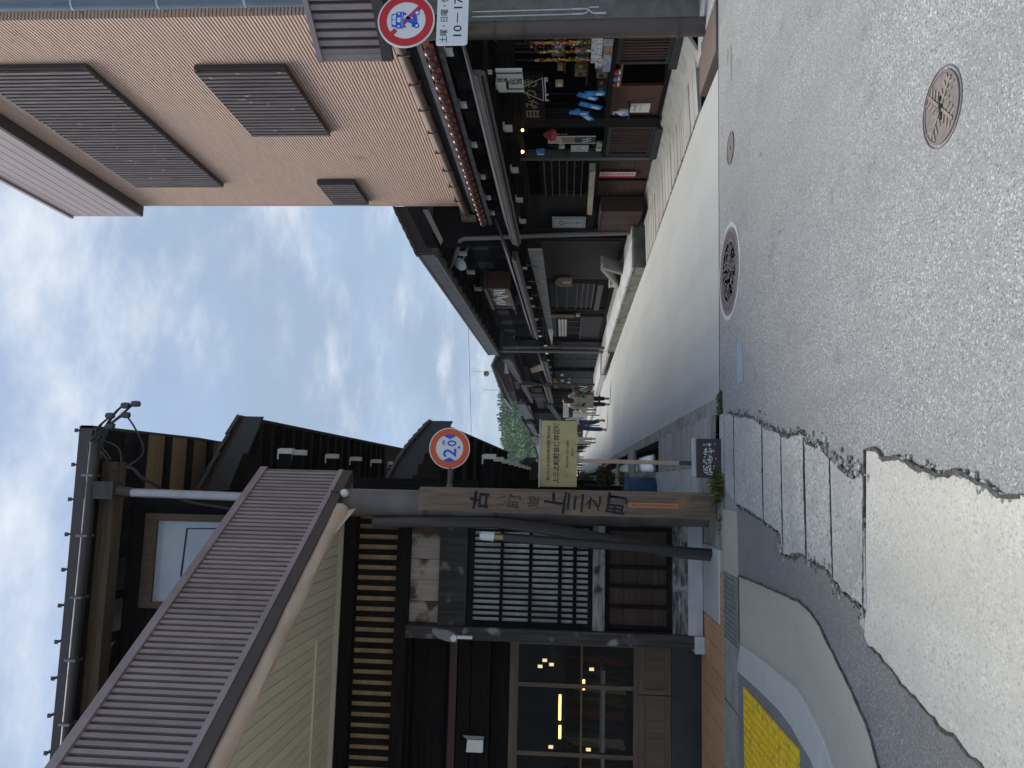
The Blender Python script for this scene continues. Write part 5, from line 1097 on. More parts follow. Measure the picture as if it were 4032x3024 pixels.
for s0, s1 in ((-.217, -.155), (.015, .217)): b.add([c_+d_*s0-n_*.026, c_+d_*s1-n_*.026, c_+d_*s1+n_*.026, c_+d_*s0+n_*.026], [(0,1,2,3)])
for s0, s1 in ((-.06, .05),): b.add([c_+d_*s0-n_*.026, c_+d_*s1-n_*.026, c_+d_*s1+n_*.026, c_+d_*s0+n_*.026], [(0,1,2,3)])
b.build('slash', REDP, ns)
def flat(name, polys, m_, lay, par, c):
    b = MB()
    for p in polys: b.poly([V(c[0]+x, Y0-.0036-.0008*lay, c[1]+z) for x, z in p])
    return b.build(name, m_, par)
def circ(x, z, r_, n=16): return [(x+r_*math.cos(2*math.pi*k/n), z+r_*math.sin(2*math.pi*k/n)) for k in range(n)]
CC2 = (SC2[0]+.004, SC2[1])
flat('car_shape', [[(-.098,.03), (-.104,.095), (-.09,.105), (-.075,.16), (.065,.165), (.08,.11), (.095,.10), (.098,.03)], [(-.088,.0), (-.065,.0), (-.065,.03), (-.088,.03)], [(.06,.0), (.085,.0), (.085,.03), (.06,.03)]], BLUEP, 1, ns, CC2)
flat('car_detail', [[(-.062,.115), (-.052,.15), (-.003,.152), (-.003,.117)], [(.005,.117), (.005,.152), (.052,.154), (.066,.115)], [(-.03,.062), (.03,.062), (.024,.10), (-.024,.10)], [(-.09,.042), (.088,.042), (.088,.047), (-.09,.047)], circ(-.076,.08,.013), circ(.074,.082,.013)], SIGNW, 2, ns, CC2)
flat('motorcycle_shape', [circ(-.075,-.10,.030), circ(.075,-.10,.030), [(-.09,-.085), (-.09,-.045), (-.055,-.045), (-.04,-.02), (-.02,.02), (.005,.025), (.0,-.02), (.02,-.045), (.06,-.05), (.07,-.07), (.03,-.10), (-.05,-.11)], circ(-.008,.035,.014)], BLUEP, 1, ns, (SC2[0]+.01, SC2[1]-.02))
flat('motorcycle_detail', [circ(-.075,-.10,.016), circ(.075,-.10,.019), [(.0,-.045), (.02,-.03), (.03,-.04), (.01,-.055)]], SIGNW, 2, ns, (SC2[0]+.01, SC2[1]-.02))
for z in (3.45, 3.18): bx(ns, 'clamp', 4.93, 5.15, 7.805, 8.02, z-.015, z+.015, STEEL)
pl = thing('time_plate', 'white plate with weekend days and 10-17 below the round sign', 'traffic sign', (5.0, 7.8, 2.8))
b = MB(); x0, x1, z0, z1, q = 4.69, 5.31, 2.628, 2.972, .03
pts = []
for cx, cz, a0 in ((x1-q, z1-q, 0), (x0+q, z1-q, 90), (x0+q, z0+q, 180), (x1-q, z0+q, 270)):
    for k in range(5): a = R(a0+22.5*k); pts.append(V(cx+q*math.cos(a), Y0-.012, cz+q*math.sin(a)))
b.prism(pts, V(0,.012,0)); b.build('plate', SIGNW, pl)
text('土曜・日曜・休日', .090, INK, pl, 'lettering', V(5.032, Y0-.0135, 2.885), bold=.006, sx=.88); text('10－17', .130, INK, pl, 'lettering', V(5.005, Y0-.0135, 2.735), bold=.006, sx=1.25)
for z in (2.9, 2.7): bx(pl, 'clamp', 4.93, 5.15, 7.805, 8.02, z-.012, z+.012, STEEL)
# ================================================================== RIGHT ROW beyond the souvenir shop
z5 = zoomed(1700, 1000, .3617); zh = zoomed(1900, 1250, .211); zd = zoomed(1900, 1600, .211); zf = zoomed(2150, 1050, .211)
def line(p, q):                      # z as a straight function of Y through two points
    return lambda y: p.z + (q.z-p.z)*(y-p.y)/(q.y-p.y)
FASC = mat('grey_seamed_fascia', (.045,.042,.042), .55, c2=(.082,.077,.076), scale=(2,3,2), metal=.1)
SLATEG = mat('slate_grey_sheet', (.045,.040,.040), .65, c2=(.03,.027,.027), scale=(2,2,2))
def eave(par, X, zt, zbt, Y0, Y1, seam=.9, slope=.30, depth=4.2, m_=FASC, roofm=ROOFT, roof_th=.05):
    n = max(1, int((Y1-Y0)/seam)); d = (Y1-Y0)/n
    r_ = MB(); r_.add([V(X-.03,Y0,zt(Y0)+.005), V(X-.03,Y1,zt(Y1)+.005), V(X+depth,Y1,zt(Y1)+depth*slope), V(X+depth,Y0,zt(Y0)+depth*slope), V(X-.03,Y0,zt(Y0)+.005+roof_th), V(X-.03,Y1,zt(Y1)+.005+roof_th), V(X+depth,Y1,zt(Y1)+depth*slope+roof_th), V(X+depth,Y0,zt(Y0)+depth*slope+roof_th)], [(0,1,2,3), (4,5,6,7), (0,1,5,4), (1,2,6,5), (2,3,7,6), (3,0,4,7)])
    rf_ = r_.build('roof', roofm, par)
    for k in range(n):
        a, e = Y0+d*k+.004, Y0+d*(k+1)-.004
        b = MB(); b.prism([V(X,a,zbt(a)), V(X+.14,a,zbt(a)), V(X+.14,a,zt(a)), V(X-.02,a,zt(a))], V(0, e-a, 0)); 
        for i in range(4): b.v[4+i].z += (zt(e)-zt(a)) if i >= 2 else (zbt(e)-zbt(a))
        b.build('eave_fascia', m_, rf_)
    b = MB(); b.tube([V(X-.03,Y0,zbt(Y0)+.03), V(X-.03,Y1,zbt(Y1)+.03)], .035, 8); b.build('gutter', GUTD, rf_, True)
    return rf_
def body(par, Xw, Y0, Y1, z1, zb=-.1, m_=None): return shell('wall', Xw, Xw+5, Y0, Y1, zb, z1, m_ or BLK['z'], par)
def posts(par, Xw, ys_, z0, z1, w_=.14, m_=None):
    for y in ys_: bx(par, 'post', Xw-.04, Xw-.001, y, y+w_, z0, z1, m_ or BLK['z'])
def bars(par, Xw, y0, y1, z0, z1, n, m_, nm='lattice_bar', duty=.45):
    p = (y1-y0)/n
    for k in range(n): bx(par, nm, Xw-.03, Xw-.004, y0+p*k, y0+p*(k+duty), z0, z1, m_)

# ---- house with the grey seamed eave
hb = thing('row_house', 'dark two storey house with grey seamed eave beyond the souvenir shop', 'house', (6, 21, 0))
Xw = 5.22
body(hb, Xw, 15.85, 27.5, 4.42); bx(hb, 'ground_beam', Xw-.06, Xw, 15.9, 27.5, .26, .36, BLK['y'])
zt = line(on_x(*z5(0,190), 4.5), on_x(*z5(650,1125), 4.5)); zb_ = line(on_x(*z5(100,60), 4.5), on_x(*z5(720,1060), 4.5))
rfb = eave(hb, 4.5, zt, zb_, 14.95, 27.3, .85)
g0 = [on_y(857*1.8228, 447*1.8228, 14.9), V(4.5, 14.9, zt(14.9))]
for i in range(6):
    a = g0[1].lerp(g0[0], i/6.); e = g0[1].lerp(g0[0], (i+1)/6.); c = (a+e)/2
    ob_piece(hb, 'verge_tile', c+V(0,.05,.06), (e-a)*.54+V(0,0,-.012), V(0,.14,0), V(0,0,.022), ROOFT)
b = MB(); b.prism([g0[1]+V(0,-.02,-.22), g0[1]+V(0,-.02,.03), g0[0]+V(0,-.02,.03), g0[0]+V(0,-.02,-.20)], V(0,.05,0)); b.build('bargeboard', SLATEG, hb)
b = MB(); b.prism([V(4.75,15.1,4.10), V(5.5,15.1,4.50), V(5.5,15.1,4.38), V(4.85,15.1,4.05)], V(0,.04,0)); b.build('gable_panel', mat('pale_gable', (.36,.355,.34), .8), hb)
bx(hb, 'gable_board', 4.75, 6.5, 15.2, 15.26, 2.9, 4.1, BLK['x'])
for k in range(16): y = 15.3+.75*k; bx(hb, 'rafter', 4.55, Xw, y, y+.09, zb_(y)-.05, zb_(y)+.03, BLK['x'])
tip_brackets(hb, (16.1, 17.6, 19.2), 4.85, lambda y: 3.86, Xw)
bx(hb, 'upper_beam', Xw-.05, Xw, 15.9, 27.5, 3.70, 3.82, BLK['y'])
for k, y in enumerate((16.4, 17.9, 21.4, 23.2, 24.7, 26.1)): bx(hb, 'plaster_panel', Xw-.012, Xw-.002, y, y+.55, 3.3, 3.68, SLATEG)
for a in (16.0, 19.2, 22.4, 25.2): bars(hb, Xw, a+.1, a+2.1, 2.85, 3.3, 16, BLK['z'])
# lower eave and the hanging slat valance
lt = lambda y: 2.62 - .0165*(y-14.9)
el = eave(hb, 4.45, lambda y: lt(y), lambda y: lt(y)-.10, 15.0, 23.6, 2.2, .42, .82, SLATEG)
b = MB(); b.prism([V(4.42,15.0,lt(15)-.02), V(4.46,15.0,lt(15)-.02), V(4.46,15,lt(15)+.06), V(4.42,15,lt(15)+.06)], V(0,8.4,-.14)); b.build('eave_lip', GUT, hb)
VAL = wood('grey_valance_slat', (.34,.335,.33), (.47,.465,.455), 'z', .8, rnd=.15)
vtop = line(on_x(*z5(1060,0), 4.7), on_x(*z5(1310,1010), 4.7)); 
nn_ = 62
for k in range(nn_):
    y = 15.2+11.3*k/nn_; h = .29*(1-.62*k/nn_) if k < 48 else .29*(1-.62*k/nn_)*(1-(k-48)/16.)
    zt_ = vtop(y); bx(hb, 'valance_slat', 4.69, 4.712, y, y+.108, zt_-h, zt_, VAL)
bx(hb, 'valance_rail', 4.715, 4.735, 15.2, 26.4, 2.13, 2.17, BLK['y'])
for (a, q) in ((1015,150), (1060,360), (1080,480), (1105,565), (1140,710), (1165,835), (1180,890), (1240,995)):
    p = on_x(*z5(a, q), 4.62); bb2 = MB(); bb2.box(4.62, 5.2, p.y-.08, p.y+.08, p.z-.05, p.z+.06); br = bb2.build('bracket', BLK['x'], hb)
    MB().box(4.60, 4.618, p.y-.08, p.y+.08, p.z-.045, p.z+.055).build('white_tip', LIME, br)
for k in range(7): y = 16+1.35*k; b = MB(); b.tube([(4.6,y,2.40), (4.7,y+.5,2.15)], .012, 5); b.build('tie_rod', CABLE, hb)
# street face
bars(hb, Xw, 16.2, 19.4, .36, 2.1, 11, wood('dark_brown_gate', (.014,.009,.0075), (.026,.016,.012), 'z', .65), 'gate_board', .96)
posts(hb, Xw, (15.95, 19.45, 22.75, 23.65, 27.2), .26, 2.6)
bx(hb, 'window_backing', Xw-.008, Xw-.003, 19.7, 22.6, .75, 1.98, mat('slate_pane', (.03,.033,.038), .15))
bars(hb, Xw-.02, 19.75, 22.55, .75, 1.95, 24, mat('worn_lattice', (.075,.072,.072), .65), duty=.38)
for z in (.78, .93, 1.07, 1.22, 1.50, 1.78): bx(hb, 'lattice_rail', Xw-.062, Xw-.045, 19.7, 22.6, z, z+.035, mat('worn_lattice_bar', (.12,.118,.118), .65))
bx(hb, 'window_sill', Xw-.10, Xw, 19.7, 22.65, .56, .70, mat('worn_sill', (.095,.093,.098), .6))
bx(hb, 'panel', Xw-.035, Xw-.003, 23.9, 28.0, .36, 1.02, mat('black_panel', (.018,.0175,.0185), .6)); bx(hb, 'panel_rail', Xw-.05, Xw-.036, 23.9, 28.0, 1.02, 1.05, mat('worn_lattice_bar'))
for z in (1.50, 1.60, 1.70): bars(hb, Xw, 24.4, 27.3, z, z+.075, 13, WHITE, 'window_slit', .55)
for k in range(3): y = 24.6+.9*k; bx(hb, 'rail_post', Xw-.03, Xw-.005, y, y+.05, 1.05, 1.5, mat('worn_lattice'))
bars(hb, Xw, 24.0, 27.3, 1.85, 2.1, 16, mat('worn_lattice'), duty=.5)
# concrete threshold terrace and plank bridge
pf = thing('terrace', 'low concrete terrace with pale stone top before the dark row house', 'terrace', (4.7, 19, 0)); pf['kind'] = 'structure'
b = MB(); b.prism([V(4.18,14.7,-.5), V(5.3,14.7,-.5), V(5.3,23.7,-.5), V(4.05,23.7,-.5)], V(0,0,.72)); b.build('concrete_base', mat('olive_grey_concrete', (.25,.25,.225), .85, c2=(.17,.17,.15), scale=(3,3,6), c3=(.12,.12,.10), s3=4), pf)
for k in range(6):
    y = 14.66+1.51*k; o = bx(pf, 'paving_slab', 4.16-.02*k, 4.75, y+.006, y+1.504, .222, .262, CONCW); bx(pf, 'paving_slab', 4.756, 5.3, y+.006, y+1.504, .222, .258, CONC)
b = MB(); b.prism([V(4.04,24.0,.13), V(5.2,24.0,.13), V(5.2,28.2,.13), V(3.98,28.2,.13)], V(0,0,.07)); b.build('plank_deck', GRY['y'], pf)
b = MB(); b.prism([V(4.0,28.6,-.4), V(5.2,28.6,-.4), V(5.2,36,-.4), V(3.75,36,-.4)], V(0,0,.62)); b.build('far_terrace', CONCW, pf); b = MB(); b.prism([V(3.78,36.2,-.4), V(5.2,36.2,-.4), V(5.2,60,-.4), V(3.1,60,-.4)], V(0,0,.5)); b.build('far_terrace', CONCW, pf)
bx(pf, 'drain_lid', 3.93, 4.14, 26.0, 29.5, -.05, .012, mat('dark_wet_lid', (.10,.10,.115), .4))
# things on house front
t = thing('trestle_board', 'grey wooden A-shaped trestle leaning on the terrace before the dark gate', 'trestle', (4.8, 17.4, .26))
for a, e, w_ in ((V(4.78,16.85,.74), V(4.70,17.05,.27), .10), (V(4.78,16.85,.74), V(4.70,18.2,.27), .10)):
    d_ = (e-a)*.5; ob_piece(t, 'board', (a+e)/2 + V(.12,0,0), d_, V(.16,0,0), d_.cross(V(1,0,0)).normalized()*.035, GRY['y'])
t = thing('white_crate', 'small white box on the terrace behind the grey trestle', 'box', (4.9, 18.7, .26)); bx(t, 'box', 4.85, 5.05, 18.55, 18.85, .26, .45, mat('pale_blue_white', (.58,.63,.64), .6)); bx(t, 'lid', 4.83, 5.07, 18.53, 18.87, .452, .47, mat('pale_blue_white'))
TAB = wood('tan_tablet_wood', (.30,.215,.13), (.235,.165,.10), 'z', .7)
t = thing('wooden_tablet', 'five sided tan wooden tablet hanging on the dark house front', 'sign', (5.1, 19.4, 1.6)); b = MB(); b.prism([V(5.12,19.05,1.38), V(5.12,19.85,1.38), V(5.12,19.9,1.72), V(5.12,19.45,1.85), V(5.12,19.0,1.72)], V(.03,0,0)); b.build('board', TAB, t); bx(t, 'paper', 5.114, 5.118, 19.3, 19.55, 1.42, 1.62, PR[2])
t = thing('sign_plank', 'narrow brown signboard on the post beyond the lattice window', 'sign', (5.1, 23.5, 1.6)); bx(t, 'board', 5.12, 5.16, 23.35, 23.75, 1.26, 1.98, wood('amber_plank', (.24,.135,.055), (.17,.095,.04), 'z', .6)); bx(t, 'paper_lantern', 5.10, 5.15, 23.2, 23.5, 1.10, 1.22, mat('dim_lantern', (.38,.37,.32), .7)); vtext('山車', .20, BLACK, t, 'lettering', V(5.117, 23.55, 1.9), (0,-1,0), (0,0,1), sx=1.4)
t = thing('signboard_box', 'brown wooden shop sign box with white brush painting above the lower eave', 'sign', (5.0, 19.9, 3.2))
RB = wood('sign_box_brown', (.085,.038,.022), (.13,.062,.035), 'y', .6)
b = MB(); b.box(4.72, 5.2, 18.6, 20.9, 2.92, 2.99).box(4.72, 5.2, 18.6, 20.9, 3.50, 3.58).box(4.75, 5.2, 18.66, 18.75, 2.99, 3.5).box(4.75, 5.2, 20.75, 20.84, 2.99, 3.5).build('case', RB, t)
bx(t, 'panel', 4.78, 4.80, 18.75, 20.75, 2.99, 3.5, mat('sign_picture', (.20,.15,.10), .7, c2=(.07,.055,.04), scale=(3,3,3))); b = MB(); rr = random.Random(3)
for k in range(9):
    y = 18.95+.19*k; z = 3.05+.2*rr.random(); c = V(4.776, y, z+.12); e = rr.uniform(-.5, .5); u_ = V(0, math.cos(e), math.sin(e))*.07; v_ = V(0, -math.sin(e), math.cos(e))*.15; b.add([c-u_-v_, c+u_*.4-v_, c+u_+v_, c-u_*.3+v_*.8], [(0,1,2,3)])
b.build('painted_strokes', WHITE, t); b = MB(); b.prism([V(4.62,18.4,2.90), V(4.75,18.4,2.93), V(4.75,21.1,2.93), V(4.62,21.1,2.90)], V(0,0,.02)); b.build('shelf', RB, t)
t = thing('satellite_dish', 'white satellite dish on the upper wall under the grey eave', 'satellite dish', (4.8, 16.5, 3.9))
b = MB(); b.lathe([(.001,.04), (.09,.025), (.16,.0), (.164,.005), (.09,.032), (.001,.048)], (0,0,0), 20, axis='y')
rm = Matrix.Rotation(R(-50), 4, 'Z') @ Matrix.Rotation(R(-25), 4, 'X'); b.v = [rm @ p + V(4.74,16.45,3.88) for p in b.v]; b.build('dish', WHITE, t, True)
MB().tube([(4.76,16.5,3.86), (5.2,16.6,3.72)], .02, 6).tube([(4.74,16.3,3.80), (4.70,16.15,3.86)], .01, 5).build('arm', WHITE, t)
# downpipes
dpb = MB().tube([(4.62,16.65,4.22), (4.72,16.55,4.10), (4.72,16.4,4.05), (4.86,15.15,3.70), (4.88,15.1,3.6), (4.9,15.05,2.7), (4.92,15.0,2.0), (5.0,15.05,.25)], .045, 10).build('downpipe', mat('grey_brown_pipe', (.23,.205,.20), .4), hb, True)
MB().tube([(4.58,26.9,3.80), (4.58,26.9,.2)], .05, 10).build('downpipe', mat('grey_brown_pipe'), hb, True); MB().tube([(4.60,26.2,3.7), (4.62,26.2,2.0), (4.62,26.3,.15)], .055, 10).build('downpipe', GUT, hb, True)

# ---- next houses up the lane
def row(lab, Xe, Y0, Y1, ut, ub, lower, wallm, seam, uz, slope=.3, depth=4.2):
    h = thing('row_house', lab, 'house', (6, (Y0+Y1)/2, 0)); Xw_ = Xe+.72
    body(h, Xw_, Y0+.02, Y1-.02, uz, m_=wallm); eave(h, Xe, ut, ub, Y0, Y1, seam, slope, depth)
    if lower: eave(h, Xe-.02, lower[0], lower[1], Y0+.1, Y1-.1, 2.5, .42, .75, SLATEG)
    return h, Xw_
L_ = lambda f, a, b, X: line(on_x(*f(*a), X), on_x(*f(*b), X))
hc, xw = row('black row house with green lattice front and tilted tan sign', 4.4, 27.6, 34.2, L_(zh, (330,670), (670,1160), 4.4), L_(zh, (500,680), (700,1105), 4.4), (lambda y: 2.42-.018*(y-24), lambda y: 2.28-.018*(y-24)), BLK['z'], .8, 3.4)
GRN = mat('dark_green_board', (.009,.017,.016), .65, c2=(.014,.025,.022), scale=(9,9,2))
bx(hc, 'green_board', xw-.03, xw-.002, 29.6, 34, .2, 2.0, GRN); bars(hc, xw, 27.8, 29.4, .3, 1.7, 8, SLATEG, duty=.55); bars(hc, xw-.03, 29.8, 31.2, 1.2, 1.65, 5, mat('worn_lattice_bar'), duty=.3); posts(hc, xw, (27.65, 29.45, 31.6, 33.9), .2, 2.4)
for z in (.55, 1.1, 1.75): bx(hc, 'rail', xw-.05, xw-.031, 29.6, 34, z, z+.05, SLATEG)
for (a, q) in ((1200,665), (1230,795), (1260,920), (1275,1025)): p = on_x(*zh(a, q), 4.55); b = MB(); b.box(4.55, 5.1, p.y-.1, p.y+.1, p.z-.05, p.z+.05); br = b.build('bracket', BLK['x'], hc); MB().box(4.53, 4.548, p.y-.12, p.y+.12, p.z-.05, p.z+.05).build('white_tip', LIME, br)
t = thing('tilted_sign', 'tilted plain tan wooden sign above the lower eaves', 'sign', (4.7, 32, 2.7)); b = MB(); b.prism([on_x(*zh(890,960), 4.7), on_x(*zh(1095,895), 4.7), on_x(*zh(1140,980), 4.7), on_x(*zh(920,1045), 4.7)], V(.05,0,0)); b.build('board', mat('pale_tan_board', (.40,.285,.16), .7, c2=(.34,.235,.13), scale=(6,6,6)), t); MB().tube([on_x(*zh(1140,985), 4.7)+V(.02,0,0), V(5.1, 33.2, 2.42)], .015, 5).build('arm', CABLE, t)
hd, xw = row('black row house with boxy downpipe hopper and green shop front', 4.3, 34.3, 41.8, L_(zh, (690,1180), (840,1440), 4.3), L_(zh, (760,1170), (875,1420), 4.3), (lambda y: 2.42-.012*(y-34), lambda y: 2.26-.012*(y-34)), BLK['z'], .7, 3.2)
bx(hd, 'green_board', xw-.03, xw-.002, 34.6, 41, .2, 2.0, GRN); posts(hd, xw, (34.4, 36.6, 39, 41.3), .2, 2.3)
b = MB(); b.prism([V(4.22,33.9,3.42), V(4.42,33.9,3.42), V(4.42,33.9,3.0), V(4.36,33.9,2.8), V(4.28,33.9,2.8), V(4.22,33.9,3.0)], V(0,.35,0)); b.build('hopper', PURPD, hd); MB().tube([(4.32,34.05,2.85), (4.32,34.05,.2)], .055, 8).build('downpipe', PIPEB, hd, True)
t = thing('orange_lantern_box', 'amber wooden box lantern hanging at the far green shop front', 'lantern', (4.8, 37.5, 2)); bx(t, 'box', 4.76, 4.9, 36.3, 39.2, 1.93, 2.10, mat('amber_box', (.48,.24,.06), .6)); bx(t, 'hanger', 4.8, 4.84, 37.6, 37.7, 2.10, 2.3, CABLE)
for y, z0, z1, m_, lab in ((38.8, 2.72, 3.25, mat('russet_panel', (.12,.045,.022), .7), 'russet hanging curtain board on the far upper floor'), (41.2, 2.72, 3.3, mat('purple_panel', (.045,.022,.085), .7), 'purple hanging curtain board beside the russet one on the far upper floor'), (43.2, 2.66, 3.2, mat('rust_panel', (.20,.07,.025), .7), 'rust coloured board on the far upper floor past the purple one')):
    t = thing('hanging_board', lab, 'board', (4.72, y, z0)); bx(t, 'board', 4.70, 4.74, y, y+1.7, z0, z1, m_); bx(t, 'rod', 4.69, 4.75, y-.05, y+1.75, z1, z1+.04, BLACK)
for i, (a, q, l_, lab) in enumerate(((1485,1073,.30,'white wall tag on the green front before the hopper pipe'), (1490,1180,.32,'white noren strip just past the hopper pipe'), (1610,1215,.30,'curved white cloth strip past the hopper pipe'), (1620,1145,.30,'red and cream shop flag past the hopper pipe'))):
    p = on_x(*zh(a, q), 4.9); t = thing('shop_flag', lab, 'flag', p, None); bx(t, 'cloth', 4.89, 4.90, p.y-.35, p.y+.35, p.z-.07, p.z+.07, CHM[0] if i == 3 else WHITE); bx(t, 'rod', 4.895, 4.91, p.y-.4, p.y+.4, p.z+.072, p.z+.085, BLACK)
he, xw = row('mossy eaved old row house far up the lane on the right', 4.2, 41.9, 52, L_(zh, (560,1390), (680,1640), 4.2), L_(zh, (650,1340), (800,1610), 4.2), (lambda y: 2.66-.05*(y-38), lambda y: 2.5-.05*(y-38)), BLK['z'], .9, 3.4); posts(he, xw, (42.5, 45, 48, 51), .2, 2.5)
bx(he, 'grey_wall_panel', xw-.02, xw-.002, 42.2, 51.5, 2.9, 3.3, SLATEG)
t = thing('peach_sign', 'long peach coloured vertical sign under the far right eaves', 'sign', (4.3, 46, 3)); a_, e_ = on_x(*zd(860,0), 4.3), on_x(*zd(925,215), 4.3); b = MB(); b.prism([a_+V(0,0,-.07), a_+V(0,0,.07), e_+V(0,0,.07), e_+V(0,0,-.07)], V(.05,0,0)); b.build('board', mat('peach_board', (.62,.40,.22), .6), t)
hf, xw = row('dark row house with ribbed gutter near the far right end of the lane', 3.9, 52.1, 64, L_(zd, (680,100), (810,290), 3.9), L_(zd, (800,60), (900,260), 3.9), None, BLK['z'], 1.2, 4.0, .22); posts(hf, xw, (52.5, 56, 60, 63), .1, 2.5)
hg, xw = row('last dark row house at the far right end of the lane', 3.7, 64.1, 80, L_(zd, (800,420), (870,520), 3.7), L_(zd, (860,400), (960,500), 3.7), None, BLK['z'], 1.6, 4.0, .22); posts(hg, xw, (64.5, 68, 72, 76, 79), .1, 2.5)
MB().box(4.0, 7, 52.1, 70, 4.35, 4.45).build('upper_ridge', SLATEG, hf)
# ---- taller brown house behind, with aerials
fh = thing('far_house', 'brown gabled house rising behind the row with aerials on its roof', 'house', (7, 50, 0))
bx(fh, 'wall', 5.5, 8.6, 47.2, 53, -.1, 5.15, mat('brown_board_wall', (.10,.055,.035), .75)); b = MB(); b.prism([V(5.5,47.19,5.15), V(8.6,47.19,5.15), V(7.0,47.19,5.85)], V(0,.04,0)); b.build('gable_wall', mat('brown_board_wall'), fh)
bx(fh, 'white_wall', 6.6, 8.5, 47.14, 47.18, 4.5, 5.3, mat('pale_blue_wall', (.55,.60,.63), .7)); bx(fh, 'window', 5.65, 6.1, 47.12, 47.18, 4.35, 4.7, mat('pale_blue_wall')); bx(fh, 'tan_panel', 6.1, 6.6, 47.13, 47.18, 4.6, 4.95, mat('amber_panel', (.36,.22,.09), .7))
RFM = mat('mauve_metal_roof', (.19,.145,.15), .4, c2=(.15,.115,.12), scale=(2,2,2))
for s_, e_ in ((V(7.0,0,6.12), V(4.95,0,5.30)), (V(7.0,0,6.12), V(9.0,0,5.30))):
    b = MB(); b.prism([V(s_.x,46.5,s_.z), V(e_.x,46.5,e_.z), V(e_.x,46.5,e_.z-.12), V(s_.x,46.5,s_.z-.12)], V(0,7,0)); b.build('roof', RFM, fh)
for x, y, z, h in ((6.75, 47.4, 6.0, 1.3), (5.6, 47.5, 5.5, 1.2)):
    t = thing('tv_aerial', 'thin rooftop aerial on the brown gabled house, %s' % ('taller one near the ridge' if x > 6 else 'lower one near the eave'), 'aerial', (x, y, z))
    b = MB(); b.tube([(x,y,z), (x,y,z+h)], .010, 5)
    for k in range(4): b.tube([(x-.28+.05*k,y,z+h-.06*k*2), (x+.28-.05*k,y,z+h-.06*k*2)], .006, 4)
    b.build('mast', GUT, t)
    if x > 6: b = MB(); b.lathe([(.001,.0), (.17,.05), (.18,.05), (.001,.012)], (x-.15,y-.05,z+.45), 14, axis='y'); b.build('dish', GUT, t)
wh = thing('far_house', 'pale lavender white building at the far end of the lane', 'house', (3, 92, 0))
a, e, f_, g_ = on_y(*zd(985,730), 92), on_y(*zd(1075,1030), 92), on_y(*zd(1115,1030), 92), on_y(*zd(1115,720), 92)
b = MB(); b.prism([V(e.x-.2,92,-.2), V(a.x+1.5,92,-.2), V(a.x+1.5,92,a.z+.2), V(a.x,92,a.z), V(e.x,92,e.z)], V(0,8,0)); b.build('wall', mat('lavender_wall', (.55,.53,.58), .8), wh)
b = MB(); b.prism([V(a.x+1.6,91.8,a.z+.25), V(a.x-.1,91.8,a.z+.0), V(e.x-.3,91.8,e.z-.05), V(e.x-.3,91.8,e.z+.10), V(a.x-.1,91.8,a.z+.16), V(a.x+1.6,91.8,a.z+.42)], V(0,8.3,0)); b.build('roof', SLATEG, wh)
wt = thing('far_house', 'low dark house with white barred window left of the far lane end', 'house', (1, 66, 0)); bx(wt, 'wall', -3, .55, 78, 90, -.2, 3.2, BLK['z'])
for k in range(5): bx(wt, 'window_bar', .2-.28*k, .36-.28*k, 77.95, 77.99, 2.4, 3.0, WHITE)
MB().box(-3.2, .7, 77.8, 90, 3.2, 3.35).build('roof', ROOFT, wt)

# overhead wire across the lane
wr = thing('overhead_wire', 'thin single wire crossing the sky above the lane', 'wire', (4, 40, 6.6)); p, q = on_y(1008*1.8228, 690*1.8228, 40), on_y(1013*1.8228, 935*1.8228, 40)
p2, q2 = p + (p-q)*.9, q + (q-p)*2.0
MB().tube([p2.lerp(q2, k/10) - V(0,0,.12*math.sin(math.pi*k/10)) for k in range(11)], .010, 5).build('wire', CABLE, wr)

# ================================================================== WOODED HILL
def hz(x, y):
    r_ = 1/(1+math.exp(-(y-205)/20.)); side = 1/(1+math.exp(-(x+2+(y-260)*.03)/9.)); low = .35
    return -.6 + 21.5*r_*(low+(1-low)*side)*(1-.00002*(x-25)**2) + 1.2*noise.noise(V(x*.05, y*.05, 0))*r_
grid = [[V(x, y, hz(x, y)) for x in range(-160, 261, 10)] for y in range(120, 420, 10)]
hl = MB().sheet(grid).build('hill', mat('hill_floor', (.04,.055,.02), .95), None, True); struct(hl)
FOR = mat('forest_leaf', (.075,.165,.045), .8, c2=(.17,.28,.07), scale=(.16,.16,.16), c3=(.035,.095,.045), s3=.11, lo3=.47, hi3=.58, lo=.42, hi=.62)
rr = random.Random(8); b = MB(); vs, fs = [], []
for k in range(3600):
    x, y = rr.uniform(-25, 75), rr.uniform(150, 268)
    con = rr.random() < .28; h = rr.uniform(4.0, 6.2) if con else rr.uniform(3.2, 5.6); r_ = h*(.22 if con else .52); z = hz(x, y)
    for q in range(46 if not con else 36):
        if con:
            t_ = rr.random()**.7; a_ = rr.uniform(0, 6.28); rad = r_*(1-t_)*rr.uniform(.5, 1); p = V(x+rad*math.cos(a_), y+rad*math.sin(a_), z+h*(.12+.9*t_)); s_ = .30
        else:
            p = V(rr.gauss(0,1), rr.gauss(0,1), rr.gauss(0,1)).normalized()*rr.uniform(.65, 1.05); p = V(x+p.x*r_, y+p.y*r_, z+h*.55+p.z*h*.42); s_ = .34
        a = V(rr.uniform(-1,1), rr.uniform(-1,1), rr.uniform(-.5,.5)).normalized()*s_*rr.uniform(.6,1.3); d_ = a.cross(V(rr.uniform(-1,1), rr.uniform(-1,1), rr.uniform(-1,1))).normalized()*s_*.8
        i = len(vs); vs += [p-a, p+d_, p+a, p-d_]; fs.append((i, i+1, i+2, i+3))
b.add(vs, fs)
me = bpy.data.meshes.new('forest'); me.from_pydata([tuple(v) for v in b.v], [], b.f); me.materials.append(FOR); fo = bpy.data.objects.new('forest', me); COL.objects.link(fo); fo['kind'] = 'stuff'
b = MB(); rr = random.Random(12)
